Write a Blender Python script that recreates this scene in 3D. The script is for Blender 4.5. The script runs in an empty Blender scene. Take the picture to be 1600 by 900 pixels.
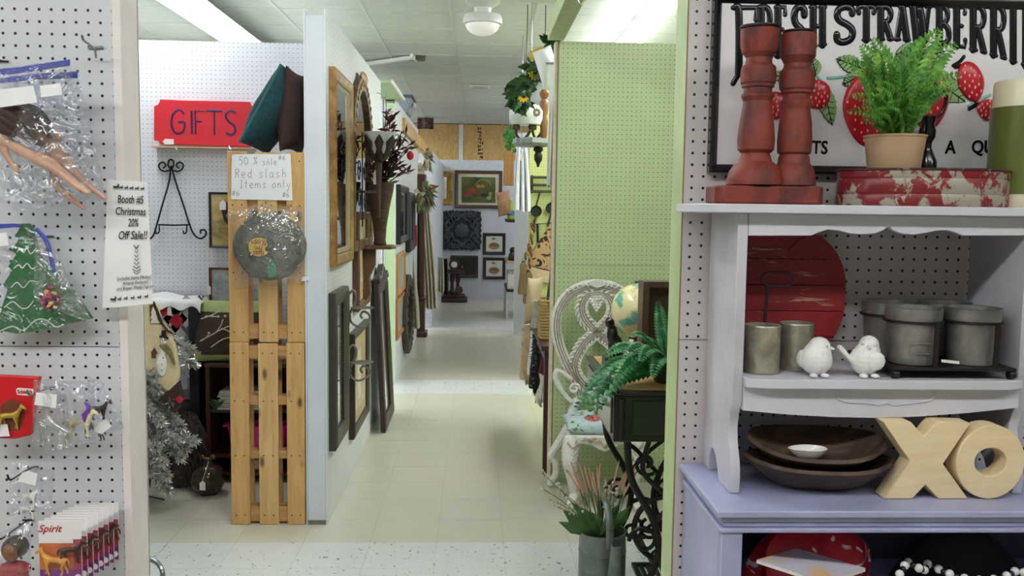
import bpy, bmesh, math, random
from mathutils import Vector, Matrix, noise
V = Vector
PI = math.pi
random.seed(7)
S = bpy.context.scene
COL = S.collection
# ---------------------------------------------------------------- camera
F = 1420.0                       # focal length in pixels of a 1600x900 frame
CAM = V((0, 0, 1.535))
_a = V(((745 - 800) / F, (450 - 325) / F, -1)).normalized()      # the aisle direction (+Y) in camera axes
_u = V((0.010, 1, 0)); _u = (_u - _a * _u.dot(_a)).normalized()  # up (+Z) in camera axes
_x = _a.cross(_u)
R = Matrix((_x, _a, _u))         # camera axes -> world axes
cam = bpy.data.cameras.new('camera'); cam.sensor_width = 36.0; cam.lens = F / 1600 * 36.0
cam.clip_start = 0.05
camo = bpy.data.objects.new('camera', cam); COL.objects.link(camo)
camo.matrix_world = Matrix.Translation(CAM) @ R.to_4x4()
S.camera = camo
# ---------------------------------------------------------------- world, exposure, light
W = bpy.data.worlds.new('world'); S.world = W; W.use_nodes = True
W.node_tree.nodes['Background'].inputs[0].default_value = (0.9, 0.95, 1.0, 1)
W.node_tree.nodes['Background'].inputs[1].default_value = 0.25
S.view_settings.view_transform = 'Standard'; S.view_settings.look = 'None'
S.view_settings.gamma = 1.0; S.view_settings.use_curve_mapping = False
S.view_settings.exposure = 0.22
try:
    S.cycles.max_bounces = 8; S.cycles.transparent_max_bounces = 24; S.cycles.caustics_reflective = False; S.cycles.caustics_refractive = False
except Exception: pass
LK = 1.0
def area(name, loc, sx, sy, power, color=(1, 0.98, 0.95), rot=(0, 0, 0)):
    l = bpy.data.lights.new(name, 'AREA'); l.shape = 'RECTANGLE'; l.size = sx; l.size_y = sy
    l.energy = power * LK; l.color = color
    o = bpy.data.objects.new(name, l); COL.objects.link(o); o.location = loc; o.rotation_euler = rot
    return o
COOL = (0.97, 1.0, 0.99); WARM = (1.0, 0.98, 0.985)
# (x, y centre, length along y) of the ceiling strip lights; a lamp under each housing
STRIPS = [(-1.86, 6.25, 3.6, 30, COOL), (1.12, 6.6, 3.0, 26, COOL), (-1.86, 11.0, 2.4, 26, COOL), (1.3, 11.0, 2.4, 20, COOL),
          (-1.9, 14.0, 1.2, 18, COOL), (1.9, 14.0, 1.2, 18, COOL), (-0.45, 3.1, 1.2, 14, COOL), (1.0, 3.75, 1.2, 6, COOL), (-3.6, 6.5, 2.4, 20, COOL), (3.4, 6.5, 2.4, 20, COOL)]  # back pair, crossing and chair strips are unseen, added for brightness
STRIPX = [(-0.6, 0.15, 2.4, 17, WARM), (-3.2, 0.15, 2.4, 16, WARM), (2.2, 0.15, 2.4, 6, WARM)]   # over the cross aisle the photo is taken from
for (x, y, L, p, c) in STRIPS: area('strip_lamp_light', (x, y, 2.765), 0.12, L, p, c)
for (x, y, L, p, c) in STRIPX: area('aisle_lamp_light', (x, y, 2.765), L, 0.12, p, c)
# ---------------------------------------------------------------- pixel -> place
def ray(px, py): return (R @ V(((px - 800) / F, (450 - py) / F, -1)))
def P(px, py, Y): d = ray(px, py); return CAM + d * (Y / d.y)
def PX(px, py, X): d = ray(px, py); return CAM + d * (X / d.x)
def PZ(px, py, Z): d = ray(px, py); return CAM + d * ((Z - CAM.z) / d.z)
def crop(x0, y0, s): return lambda x, y: (x0 + x / s, y0 + y / s)
# ---------------------------------------------------------------- materials
def srgb(r, g, b):
    f = lambda c: (c / 255 / 12.92) if c / 255 <= 0.04045 else ((c / 255 + 0.055) / 1.055) ** 2.4
    return (f(r), f(g), f(b), 1)
class NT:
    def __init__(s, name):
        s.m = bpy.data.materials.new(name); s.m.use_nodes = True; s.t = s.m.node_tree; s.N = s.t.nodes; s.L = s.t.links
        s.b = s.N['Principled BSDF']; s.out = s.N['Material Output']
    def n(s, kind, **kw):
        x = s.N.new(kind)
        for k, v in kw.items(): setattr(x, k, v)
        return x
    def link(s, a, b): s.L.new(a, b)
    def coord(s, scale=(1, 1, 1), world=False, rot=(0, 0, 0)):
        if world: g = s.n('ShaderNodeNewGeometry').outputs['Position']
        else: g = s.n('ShaderNodeTexCoord').outputs['Object']
        mp = s.n('ShaderNodeMapping'); mp.inputs['Scale'].default_value = scale; mp.inputs['Rotation'].default_value = rot
        s.link(g, mp.inputs['Vector']); return mp.outputs[0]
    def noise(s, vec, scale=5, detail=4, rough=0.55, dist=0.0):
        x = s.n('ShaderNodeTexNoise'); x.inputs['Scale'].default_value = scale; x.inputs['Detail'].default_value = detail
        x.inputs['Roughness'].default_value = rough; x.inputs['Distortion'].default_value = dist
        s.link(vec, x.inputs['Vector']); return x.outputs['Fac']
    def ramp(s, fac, stops, interp='LINEAR'):
        x = s.n('ShaderNodeValToRGB'); r = x.color_ramp; r.interpolation = interp
        while len(r.elements) < len(stops): r.elements.new(0.5)
        for e, (p, c) in zip(r.elements, stops): e.position = p; e.color = c
        s.link(fac, x.inputs[0]); return x.outputs[0]
    def math(s, op, a, b=0.0, clamp=False):
        x = s.n('ShaderNodeMath', operation=op, use_clamp=clamp)
        for i, v in enumerate((a, b)):
            if hasattr(v, 'links'): s.link(v, x.inputs[i])
            else: x.inputs[i].default_value = v
        return x.outputs[0]
    def mix(s, fac, a, b):
        x = s.n('ShaderNodeMix', data_type='RGBA')
        for i, v in ((0, fac), (6, a), (7, b)):
            if hasattr(v, 'links'): s.link(v, x.inputs[i])
            else: x.inputs[i].default_value = v
        return x.outputs[2]
    def bump(s, h, strength=0.3, dist=0.002):
        x = s.n('ShaderNodeBump'); x.inputs['Strength'].default_value = strength; x.inputs['Distance'].default_value = dist
        s.link(h, x.inputs['Height']); s.link(x.outputs[0], s.b.inputs['Normal'])
    def set(s, color=None, rough=0.5, metal=0.0, spec=None):
        if color is not None:
            if hasattr(color, 'links'): s.link(color, s.b.inputs['Base Color'])
            else: s.b.inputs['Base Color'].default_value = color
        s.b.inputs['Roughness'].default_value = rough; s.b.inputs['Metallic'].default_value = metal
        if spec is not None: s.b.inputs['Specular IOR Level'].default_value = spec
        return s.m
_MC = {}
def plain(rgb, rough=0.55, metal=0.0, var=0.12, scale=30, bump=0.0, spec=None):
    """paint / plastic / metal with faint mottling"""
    key = ('plain', tuple(rgb), rough, metal, var, scale, bump, spec)
    if key in _MC: return _MC[key]
    t = NT('paint'); c = srgb(*rgb)
    if var:
        v = t.coord(); f = t.noise(v, scale, 3)
        lo = tuple(x * (1 - var) for x in c[:3]) + (1,); hi = tuple(min(1, x * (1 + var)) for x in c[:3]) + (1,)
        col = t.ramp(f, [(0.3, lo), (0.7, hi)])
        if bump: t.bump(f, bump)
    else: col = c
    _MC[key] = t.set(col, rough, metal, spec); return _MC[key]
def wood(a, b, axis='z', scale=9, rough=0.5, stretch=10, knots=0.0, world=False, bump=0.15):
    key = ('wood', tuple(a), tuple(b), axis, scale, rough, stretch, knots, world)
    if key in _MC: return _MC[key]
    t = NT('wood'); st = {'x': (1, stretch, stretch), 'y': (stretch, 1, stretch), 'z': (stretch, stretch, 1)}[axis]
    v = t.coord(st, world); f = t.noise(v, scale, 6, 0.65, 0.6)
    col = t.ramp(f, [(0.28, srgb(*a)), (0.5, srgb(*[(p + q) / 2 for p, q in zip(a, b)])), (0.72, srgb(*b))])
    if knots:
        v2 = t.coord({'x': (7, 22, 22), 'y': (22, 7, 22), 'z': (22, 22, 9)}[axis], world)
        vo = t.n('ShaderNodeTexVoronoi'); vo.inputs['Scale'].default_value = 0.55; t.link(v2, vo.inputs['Vector'])
        m = t.ramp(vo.outputs['Distance'], [(0.09, (1, 1, 1, 1)), (0.19, (0, 0, 0, 1))])
        col = t.mix(t.math('MULTIPLY', m, knots), col, srgb(86, 50, 24))
    t.bump(f, bump); _MC[key] = t.set(col, rough); return _MC[key]
def chippy(base, under, amount=0.5, scale=14, stretch=(1, 1, 1), rough=0.6, soft=0.03, metal=0.0):
    """paint worn through to what lies under it"""
    key = ('chip', tuple(base), tuple(under), amount, scale, stretch, rough)
    if key in _MC: return _MC[key]
    t = NT('worn_paint'); f = t.noise(t.coord(stretch), scale, 8, 0.68, 0.4)
    g = t.noise(t.coord(), 6, 3)
    bb = srgb(*base); lo = tuple(x * 0.8 for x in bb[:3]) + (1,)
    c0 = t.ramp(g, [(0.35, lo), (0.65, bb)])
    m = t.ramp(f, [(amount - soft, (0, 0, 0, 1)), (amount + soft, (1, 1, 1, 1))])
    col = t.mix(m, c0, srgb(*under)); t.bump(f, 0.25); _MC[key] = t.set(col, rough, metal); return _MC[key]
def pegboard(rgb, plane, phase, rough=0.45, r=0.125, hole=(22, 18, 18), s=0.0254):
    t = NT('pegboard'); g = t.n('ShaderNodeNewGeometry').outputs['Position']
    sep = t.n('ShaderNodeSeparateXYZ'); t.link(g, sep.inputs[0])
    h = sep.outputs['X'] if plane == 'xz' else sep.outputs['Y']
    a = t.math('FRACT', t.math('ADD', t.math('DIVIDE', t.math('SUBTRACT', h, phase[0]), s), 1000.5))
    b = t.math('FRACT', t.math('ADD', t.math('DIVIDE', t.math('SUBTRACT', sep.outputs['Z'], phase[1]), s), 1000.5))
    a = t.math('SUBTRACT', a, 0.5); b = t.math('SUBTRACT', b, 0.5)
    d = t.math('SQRT', t.math('ADD', t.math('MULTIPLY', a, a), t.math('MULTIPLY', b, b)))
    m = t.math('LESS_THAN', d, r)  # hole mask; the shade inside the holes is put into the colour
    f = t.noise(t.coord(world=True), 3, 3); c = srgb(*rgb); lo = tuple(x * 0.94 for x in c[:3]) + (1,)
    col = t.mix(m, t.ramp(f, [(0.35, lo), (0.65, c)]), srgb(*hole))
    return t.set(col, rough)
def clear_bag(tint=(0.96, 0.97, 1.0), gloss=0.15, scale=15):
    key = ('bag', tint, gloss, scale)
    if key in _MC: return _MC[key]
    t = NT('clear_plastic'); v = t.coord((1, 1, 1)); f = t.noise(v, scale, 2, 0.5, 1.6)
    bp = t.n('ShaderNodeBump'); bp.inputs['Strength'].default_value = 1.0; bp.inputs['Distance'].default_value = 0.035; t.link(f, bp.inputs['Height'])
    tr = t.n('ShaderNodeBsdfTransparent'); tr.inputs[0].default_value = tint + (1,)
    gl = t.n('ShaderNodeBsdfGlossy'); gl.inputs['Roughness'].default_value = 0.16; t.link(bp.outputs[0], gl.inputs['Normal'])
    df = t.n('ShaderNodeBsdfDiffuse'); df.inputs[0].default_value = (0.85, 0.85, 0.87, 1)
    m0 = t.n('ShaderNodeMixShader'); m0.inputs[0].default_value = 0.14; t.link(gl.outputs[0], m0.inputs[1]); t.link(df.outputs[0], m0.inputs[2])
    mx = t.n('ShaderNodeMixShader'); mx.inputs[0].default_value = gloss
    t.link(tr.outputs[0], mx.inputs[1]); t.link(m0.outputs[0], mx.inputs[2]); t.link(mx.outputs[0], t.out.inputs[0])
    _MC[key] = t.m; return t.m
def emit(rgb, strength):
    t = NT('lamp_glow'); t.b.inputs['Base Color'].default_value = (0.9, 0.9, 0.9, 1)
    t.b.inputs['Emission Color'].default_value = srgb(*rgb); t.b.inputs['Emission Strength'].default_value = strength
    return t.m
def glassy(rgb=(220, 228, 226), rough=0.03):
    key = ('glassy', rgb, rough)
    if key not in _MC: _MC[key] = plain(rgb, rough, 1.0, 0.0)
    return _MC[key]
def blotch(stops, scale=8, rough=0.6, stretch=(1, 1, 1), dist=0.5, detail=5, metal=0.0, world=False, bump=0.0):
    """colours by noise: stops = [(pos, rgb), ...]"""
    key = ('blotch', tuple((p, tuple(c)) for p, c in stops), scale, rough, stretch, dist, detail, metal, world)
    if key in _MC: return _MC[key]
    t = NT('mottled'); f = t.noise(t.coord(stretch, world), scale, detail, 0.6, dist)
    if bump: t.bump(f, bump, 0.004)
    _MC[key] = t.set(t.ramp(f, [(p, srgb(*c)) for p, c in stops]), rough, metal); return _MC[key]
# ---------------------------------------------------------------- mesh building
WM = {}
class MB:
    def __init__(s): s.v = []; s.f = []
    def add(s, vs, fs):
        k = len(s.v); s.v += [V(p) for p in vs]; s.f += [tuple(i + k for i in f) for f in fs]; return s
    def box(s, x0, x1, y0, y1, z0, z1):
        return s.hexa([(x0, y0, z0), (x1, y0, z0), (x1, y1, z0), (x0, y1, z0), (x0, y0, z1), (x1, y0, z1), (x1, y1, z1), (x0, y1, z1)])
    def hexa(s, p): return s.add(p, [(0, 3, 2, 1), (4, 5, 6, 7), (0, 1, 5, 4), (1, 2, 6, 5), (2, 3, 7, 6), (3, 0, 4, 7)])
    def bar(s, a, b, w, h, up=(0, 0, 1)):
        a, b = V(a), V(b); d = (b - a).normalized(); upv = V(up)
        if abs(d.dot(upv)) > 0.98: upv = V((1, 0, 0))
        x = d.cross(upv).normalized(); y = x.cross(d); x *= w / 2; y *= h / 2
        return s.hexa([a - x - y, a + x - y, b + x - y, b - x - y, a - x + y, a + x + y, b + x + y, b - x + y])
    def ext(s, pts, d):
        """polygon (list of 3D points) pushed along d"""
        pts = [V(p) for p in pts]; d = V(d); n = len(pts); k = len(s.v)
        s.v += pts + [p + d for p in pts]
        s.f.append(tuple(k + i for i in range(n - 1, -1, -1))); s.f.append(tuple(k + n + i for i in range(n)))
        for i in range(n): j = (i + 1) % n; s.f.append((k + i, k + j, k + n + j, k + n + i))
        return s
    def lathe(s, prof, c=(0, 0, 0), n=24, axis=(0, 0, 1), sx=1.0, sy=1.0, flute=None):
        c = V(c); ax = V(axis).normalized(); q = V((0, 0, 1)).rotation_difference(ax); k = len(s.v); m = len(prof)
        for (r, z) in prof:
            for i in range(n):
                t = 2 * PI * i / n; rr = r * (1 + (flute[0] * math.cos(flute[1] * t) if flute else 0))
                s.v.append(c + q @ V((rr * math.cos(t) * sx, rr * math.sin(t) * sy, z)))
        for j in range(m - 1):
            for i in range(n):
                a = k + j * n + i; b = k + j * n + (i + 1) % n; s.f.append((a, b, b + n, a + n))
        if prof[0][0] > 1e-6: s.f.append(tuple(k + i for i in range(n - 1, -1, -1)))
        if prof[-1][0] > 1e-6: s.f.append(tuple(k + (m - 1) * n + i for i in range(n)))
        return s
    def ell(s, c, rx, ry, rz, nu=14, nv=9):
        c = V(c); k = len(s.v)
        for j in range(nv + 1):
            ph = -PI / 2 + PI * j / nv; rr = max(math.cos(ph), 0.02)
            for i in range(nu):
                t = 2 * PI * i / nu; s.v.append(c + V((rx * rr * math.cos(t), ry * rr * math.sin(t), rz * math.sin(ph))))
        for j in range(nv):
            for i in range(nu):
                a = k + j * nu + i; b = k + j * nu + (i + 1) % nu; s.f.append((a, b, b + nu, a + nu))
        s.f.append(tuple(k + i for i in range(nu - 1, -1, -1))); s.f.append(tuple(k + nv * nu + i for i in range(nu)))
        return s
    def tube(s, path, r, n=6, closed=False, flat=1.0, up=None):
        path = [V(p) for p in path]; m = len(path); k = len(s.v)
        rr = r if isinstance(r, (list, tuple)) else [r] * m
        prev = None
        for i, p in enumerate(path):
            if closed: d = path[(i + 1) % m] - path[i - 1]
            else: d = path[min(i + 1, m - 1)] - path[max(i - 1, 0)]
            d = d.normalized() if d.length > 1e-9 else V((0, 0, 1))
            if prev is None:
                u = V(up) if up else (V((0, 0, 1)) if abs(d.z) < 0.9 else V((1, 0, 0)))
            else: u = prev
            u = (u - d * u.dot(d)); u = u.normalized() if u.length > 1e-6 else d.orthogonal().normalized()
            w = d.cross(u); prev = u
            for j in range(n):
                t = 2 * PI * j / n; s.v.append(p + u * math.cos(t) * rr[i] + w * math.sin(t) * rr[i] * flat)
        for i in range(m if closed else m - 1):
            for j in range(n):
                a = k + i * n + j; b = k + i * n + (j + 1) % n; i2 = (i + 1) % m
                s.f.append((a, b, k + i2 * n + (j + 1) % n, k + i2 * n + j))
        if not closed:
            s.f.append(tuple(k + j for j in range(n - 1, -1, -1))); s.f.append(tuple(k + (m - 1) * n + j for j in range(n)))
        return s
    def sheet(s, fn, nu, nv, th=0.0):
        """surface fn(u,v), u,v in 0..1; th = thickness vector length along local normal"""
        g = [[V(fn(i / nu, j / nv)) for i in range(nu + 1)] for j in range(nv + 1)]
        def idx(k, i, j): return k + j * (nu + 1) + i
        k = len(s.v)
        for row in g: s.v += row
        for j in range(nv):
            for i in range(nu): s.f.append((idx(k, i, j), idx(k, i + 1, j), idx(k, i + 1, j + 1), idx(k, i, j + 1)))
        if th:
            k2 = len(s.v)
            for j in range(nv + 1):
                for i in range(nu + 1):
                    a = g[j][min(i + 1, nu)] - g[j][max(i - 1, 0)]; b = g[min(j + 1, nv)][i] - g[max(j - 1, 0)][i]
                    nn = a.cross(b); nn = nn.normalized() if nn.length > 1e-12 else V((0, 1, 0)); s.v.append(g[j][i] - nn * th)
            for j in range(nv):
                for i in range(nu): s.f.append((idx(k2, i, j + 1), idx(k2, i + 1, j + 1), idx(k2, i + 1, j), idx(k2, i, j)))
            for i in range(nu):
                s.f.append((idx(k, i + 1, 0), idx(k, i, 0), idx(k2, i, 0), idx(k2, i + 1, 0)))
                s.f.append((idx(k, i, nv), idx(k, i + 1, nv), idx(k2, i + 1, nv), idx(k2, i, nv)))
            for j in range(nv):
                s.f.append((idx(k, 0, j), idx(k, 0, j + 1), idx(k2, 0, j + 1), idx(k2, 0, j)))
                s.f.append((idx(k, nu, j + 1), idx(k, nu, j), idx(k2, nu, j), idx(k2, nu, j + 1)))
        return s
    def pillow(s, c, U, Vv, N, n=14, pinch=0.10, sag=0.0, e=0.5):
        """cushion: half axes U, Vv, N"""
        c, U, Vv, N = V(c), V(U), V(Vv), V(N)
        def pt(u, v, sgn):
            k = (max(0, 1 - u * u) * max(0, 1 - v * v)) ** e
            a = u * (1 - pinch * (1 - v * v)); b = v * (1 - pinch * (1 - u * u))
            w = 1 + 0.10 * math.sin(5.1 * u + 3.3 * v + sgn) * 0.8
            return c + U * a + Vv * b + N * (sgn * k * w) - V((0, 0, sag * k))
        for sgn in (1, -1):
            k = len(s.v)
            for j in range(n + 1):
                for i in range(n + 1):
                    uu = math.sin((i / n - 0.5) * PI) ; vv = math.sin((j / n - 0.5) * PI)
                    s.v.append(pt(uu, vv, sgn))
            for j in range(n):
                for i in range(n):
                    q = (k + j * (n + 1) + i, k + j * (n + 1) + i + 1, k + (j + 1) * (n + 1) + i + 1, k + (j + 1) * (n + 1) + i)
                    s.f.append(q if sgn > 0 else q[::-1])
        return s
    def tf(s, M):
        s.v = [M @ p for p in s.v]; return s
    def build(s, name, mat, parent=None, world=True, smooth=35, bevel=0.0, origin=None, seg=1):
        me = bpy.data.meshes.new(name)
        if parent is not None:
            if world: inv = WM[parent].inverted(); vs = [inv @ p for p in s.v]
            else: vs = s.v
            wm = WM[parent]; loc = None
        else:
            if origin is None:
                zs = min(p.z for p in s.v); xs = [p.x for p in s.v]; ys = [p.y for p in s.v]
                origin = V(((min(xs) + max(xs)) / 2, (min(ys) + max(ys)) / 2, zs))
            origin = V(origin); vs = [p - origin for p in s.v] if world else s.v; wm = Matrix.Translation(origin); loc = origin
        me.from_pydata([tuple(p) for p in vs], [], s.f); me.update()
        if mat: me.materials.append(mat)
        if smooth:
            me.shade_smooth()
            try: me.set_sharp_from_angle(angle=math.radians(smooth))
            except Exception: pass
        o = bpy.data.objects.new(name, me); COL.objects.link(o)
        if loc is not None: o.location = loc
        if parent is not None: o.parent = parent
        WM[o] = wm
        if bevel:
            b = o.modifiers.new('bevel', 'BEVEL'); b.width = bevel; b.segments = seg; b.limit_method = 'ANGLE'; b.angle_limit = math.radians(40)
        return o
def thing(name, label, cat, loc, rz=0.0, group=None):
    o = bpy.data.objects.new(name, None); COL.objects.link(o); o.empty_display_size = 0.05
    o.location = V(loc); o.rotation_euler = (0, 0, rz); o['label'] = label; o['category'] = cat
    if group: o['group'] = group
    WM[o] = Matrix.Translation(V(loc)) @ Matrix.Rotation(rz, 4, 'Z'); return o
def tag(o, label, cat, group=None, kind=None):
    o['label'] = label; o['category'] = cat
    if group: o['group'] = group
    if kind: o['kind'] = kind
    return o
def struct(o, label, cat='wall'):
    o['kind'] = 'structure'; o['label'] = label; o['category'] = cat; return o
def copy_part(src, parent, M=None):
    c = src.copy(); COL.objects.link(c); c.parent = parent
    c.matrix_parent_inverse = Matrix.Identity(4)
    if M is not None: c.matrix_local = M
    WM[c] = WM[parent]; return c
def copy_tree(src, loc, rz=None, label=None, group=None):
    o = src.copy(); COL.objects.link(o); o.location = V(loc)
    if rz is not None: o.rotation_euler = (0, 0, rz)
    if label: o['label'] = label
    if group: o['group'] = group
    WM[o] = Matrix.Translation(V(loc)) @ Matrix.Rotation(o.rotation_euler[2], 4, 'Z')
    for ch in src.children:
        d = copy_part(ch, o)
        for g in ch.children: copy_part(g, d)
    return o
def skin(name, pts, edges, radii, mat, parent, sub=1, root=0):
    """one continuous body grown over a skeleton (points in world space)"""
    inv = WM[parent].inverted() if parent is not None else Matrix.Translation(-V(pts[root]))
    me = bpy.data.meshes.new(name); me.from_pydata([tuple(inv @ V(p)) for p in pts], edges, []); me.update(); me.materials.append(mat)
    o = bpy.data.objects.new(name, me); COL.objects.link(o)
    if parent is not None: o.parent = parent; WM[o] = WM[parent]
    else: o.location = V(pts[root]); WM[o] = Matrix.Translation(V(pts[root]))
    m = o.modifiers.new('skin', 'SKIN'); m.use_smooth_shade = True
    sv = me.skin_vertices[0].data
    for i, r in enumerate(radii):
        sv[i].radius = (r, r) if not isinstance(r, tuple) else r
        sv[i].use_root = (i == root)
    if sub: q = o.modifiers.new('sub', 'SUBSURF'); q.levels = sub; q.render_levels = sub
    return o
def text(name, body, mat, parent, origin, U, Vv, size, depth=0.0006, align='CENTER', sx=1.0, shear=0.0, weight=0.0):
    """lettering laid in the plane of the vectors U (reading direction) and Vv (up), as a mesh part"""
    cu = bpy.data.curves.new(name, 'FONT'); cu.body = body; cu.size = size; cu.align_x = align; cu.align_y = 'CENTER'
    cu.extrude = depth / 2; cu.shear = shear; cu.offset = weight; cu.resolution_u = 3
    tmp = bpy.data.objects.new(name, cu); COL.objects.link(tmp)
    dg = bpy.context.evaluated_depsgraph_get(); me = bpy.data.meshes.new_from_object(tmp.evaluated_get(dg))
    bpy.data.objects.remove(tmp); bpy.data.curves.remove(cu)
    U = V(U).normalized(); Vv = V(Vv).normalized(); N = U.cross(Vv); O = V(origin)
    M = Matrix(((U.x * sx, Vv.x, N.x, O.x), (U.y * sx, Vv.y, N.y, O.y), (U.z * sx, Vv.z, N.z, O.z), (0, 0, 0, 1)))
    me.transform(WM[parent].inverted() @ M); me.materials.clear(); me.materials.append(mat); me.name = name
    o = bpy.data.objects.new(name, me); COL.objects.link(o); o.parent = parent; WM[o] = WM[parent]; return o
def pol(f, pts, Y, push=None):
    """pixel outline -> points at depth Y (optionally through a crop mapping)"""
    return [P(*(f(x, y) if f else (x, y)), Y) for x, y in pts]
def spiral(c, U, Vv, r0, r1, a0, a1, n=18):
    c, U, Vv = V(c), V(U), V(Vv); out = []
    for i in range(n + 1):
        t = i / n; a = a0 + (a1 - a0) * t; r = r0 + (r1 - r0) * t
        out.append(c + U * (r * math.cos(a)) + Vv * (r * math.sin(a)))
    return out
def bez(p, n=10):
    """Catmull-Rom through the points"""
    p = [V(q) for q in p]; out = []
    for i in range(len(p) - 1):
        a = p[max(i - 1, 0)]; b = p[i]; c = p[i + 1]; d = p[min(i + 2, len(p) - 1)]
        for k in range(n):
            t = k / n; out.append(0.5 * ((2 * b) + (c - a) * t + (2 * a - 5 * b + 4 * c - d) * t * t + (3 * b - a - 3 * c + d) * t ** 3))
    out.append(p[-1]); return out
def frame_rect(m, c, U, Vv, N, hu, hv, w, d, lip=0.0):
    """mitred frame: centre c, half sizes hu hv (outer), bar width w, depth d along N, inner lip lower"""
    c, U, Vv, N = V(c), V(U), V(Vv), V(N); k = len(m.v)
    ring = []
    for (a, b, e) in ((hu, hv, 0), (hu, hv, d * 0.8), (hu - w * 0.25, hv - w * 0.25, d), (hu - w * 0.75, hv - w * 0.75, d * 0.75), (hu - w, hv - w, d * 0.55), (hu - w, hv - w, 0)):
        ring.append([c + U * (sx * a) + Vv * (sy * b) + N * e for sx, sy in ((-1, -1), (1, -1), (1, 1), (-1, 1))])
    for r in ring: m.v += r
    n = len(ring)
    for j in range(n):
        j2 = (j + 1) % n
        for i in range(4): i2 = (i + 1) % 4; m.f.append((k + j * 4 + i, k + j * 4 + i2, k + j2 * 4 + i2, k + j2 * 4 + i))
    return m
def panel(m, c, U, Vv, N, hu, hv, e0, e1):
    c, U, Vv, N = V(c), V(U), V(Vv), V(N)
    return m.hexa([c - U * hu - Vv * hv + N * e0, c + U * hu - Vv * hv + N * e0, c + U * hu - Vv * hv + N * e1, c - U * hu - Vv * hv + N * e1,
                   c - U * hu + Vv * hv + N * e0, c + U * hu + Vv * hv + N * e0, c + U * hu + Vv * hv + N * e1, c - U * hu + Vv * hv + N * e1])
EX, EY, EZ = V((1, 0, 0)), V((0, 1, 0)), V((0, 0, 1))
WHITE = (226, 226, 230)
# ================================================================ the setting
CEIL = 2.917; TOP = 2.44; YN = 2.0
# ---- floor: vinyl tiles
TS = 0.3048
fx0 = PZ(687, 811, 0).x; fy0 = PZ(687, 847, 0).y
def tile_mat(base, dark, speck=None):
    t = NT('vinyl_tile'); v = t.coord((1, 1, 1), True); f = t.noise(v, 7.0, 5, 0.6, 0.3)
    col = t.ramp(f, [(0.3, srgb(*dark)), (0.7, srgb(*base))])
    if speck:
        m = t.ramp(t.noise(t.coord((1, 0.6, 1), True), 55, 2, 0.5, 0.8), [(0.66, (0, 0, 0, 1)), (0.70, (1, 1, 1, 1))])
        col = t.mix(m, col, srgb(*speck))
    t.b.inputs['Roughness'].default_value = 0.27
    t.link(col, t.b.inputs['Base Color']); t.b.inputs['Specular IOR Level'].default_value = 0.5; return t.m
M_TILE = tile_mat((206, 203, 188), (202, 199, 183)); M_TILEW = tile_mat((216, 219, 219), (211, 214, 214), (130, 132, 132))
fl = struct(MB().box(-6, 6, -3, 15.6, -0.08, -0.002).build('floor', tile_mat((196, 192, 175), (186, 182, 165))), 'cream vinyl tile floor with pale speckled bands', 'floor')
m = MB(); h = TS / 2 - 0.0007
m.box(-h, h, -h, h, -0.0025, 0.0)
tile_me = {}
for k, mt in ((0, M_TILE), (1, M_TILEW)):
    me = bpy.data.meshes.new('floor_tile'); me.from_pydata([tuple(p) for p in m.v], [], m.f); me.materials.append(mt); tile_me[k] = me
for j in range(-4, 38):
    yc = fy0 + (j + 0.5) * TS
    for i in range(-9, 7):
        xc = fx0 + (i + 0.5) * TS
        if yc < 5.3: ok = -1.95 < xc < 0.95
        else: ok = -0.95 < xc < 0.66
        if not ok: continue
        w = 1 if (j in (-4, -3, -2, -1) or j in (11, 12) or j in (24, 25, 26)) else 0
        o = bpy.data.objects.new('floor_tile', tile_me[w]); COL.objects.link(o); o.parent = fl
        o.location = V((xc, yc, 0)) - fl.location
# ---- ceiling: lay-in panels in a T-bar grid
M_CT = blotch([(0.3, (198, 204, 198)), (0.7, (212, 216, 210))], 14, 0.9, world=True, bump=0.05)
M_BAR = plain((206, 210, 204), 0.5, 0, 0.0)
ce = struct(MB().box(-6, 6, -3, 15.6, CEIL + 0.012, CEIL + 0.09).build('ceiling', plain((150, 150, 146), 0.9, 0, 0.05)), 'pale lay-in panel ceiling on a metal grid', 'ceiling')
CS = 0.6096
cx0 = PZ(560, 0, CEIL).x; cy0 = PZ(690, 19, CEIL).y
h = CS / 2 - 0.013
m = MB(); m.hexa([(-h, -h, 0), (h, -h, 0), (h, h, 0), (-h, h, 0), (-h - 0.006, -h - 0.006, 0.011), (h + 0.006, -h - 0.006, 0.011), (h + 0.006, h + 0.006, 0.011), (-h - 0.006, h + 0.006, 0.011)])
cme = bpy.data.meshes.new('ceiling_panel'); cme.from_pydata([tuple(p) for p in m.v], [], m.f); cme.materials.append(M_CT)
for j in range(-2, 18):
    for i in range(-6, 7):
        xc = cx0 + (i + 0.5) * CS; yc = cy0 + (j + 0.5) * CS
        if yc > 15.3: continue
        o = bpy.data.objects.new('ceiling_panel', cme); COL.objects.link(o); o.parent = ce
        o.location = V((xc, yc, CEIL + 0.001 * random.random())) - ce.location
        o.rotation_euler = (random.uniform(-0.002, 0.002), random.uniform(-0.002, 0.002), 0)
for i in range(-6, 8):
    x = cx0 + i * CS; MB().box(x - 0.012, x + 0.012, -3, 15.55, CEIL - 0.004, CEIL + 0.011).build('grid_bar', M_BAR, ce)
for j in range(-12, 19):
    y = cy0 + j * CS
    if y < 15.5: MB().box(-6, 6, y - 0.012, y + 0.012, CEIL - 0.003, CEIL + 0.0108).build('grid_bar', M_BAR, ce)
MB().box(-6, 6, -3, cy0 - 2 * CS - 0.013, CEIL - 0.0005, CEIL + 0.0105).build('ceiling_field', M_CT, ce)
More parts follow.
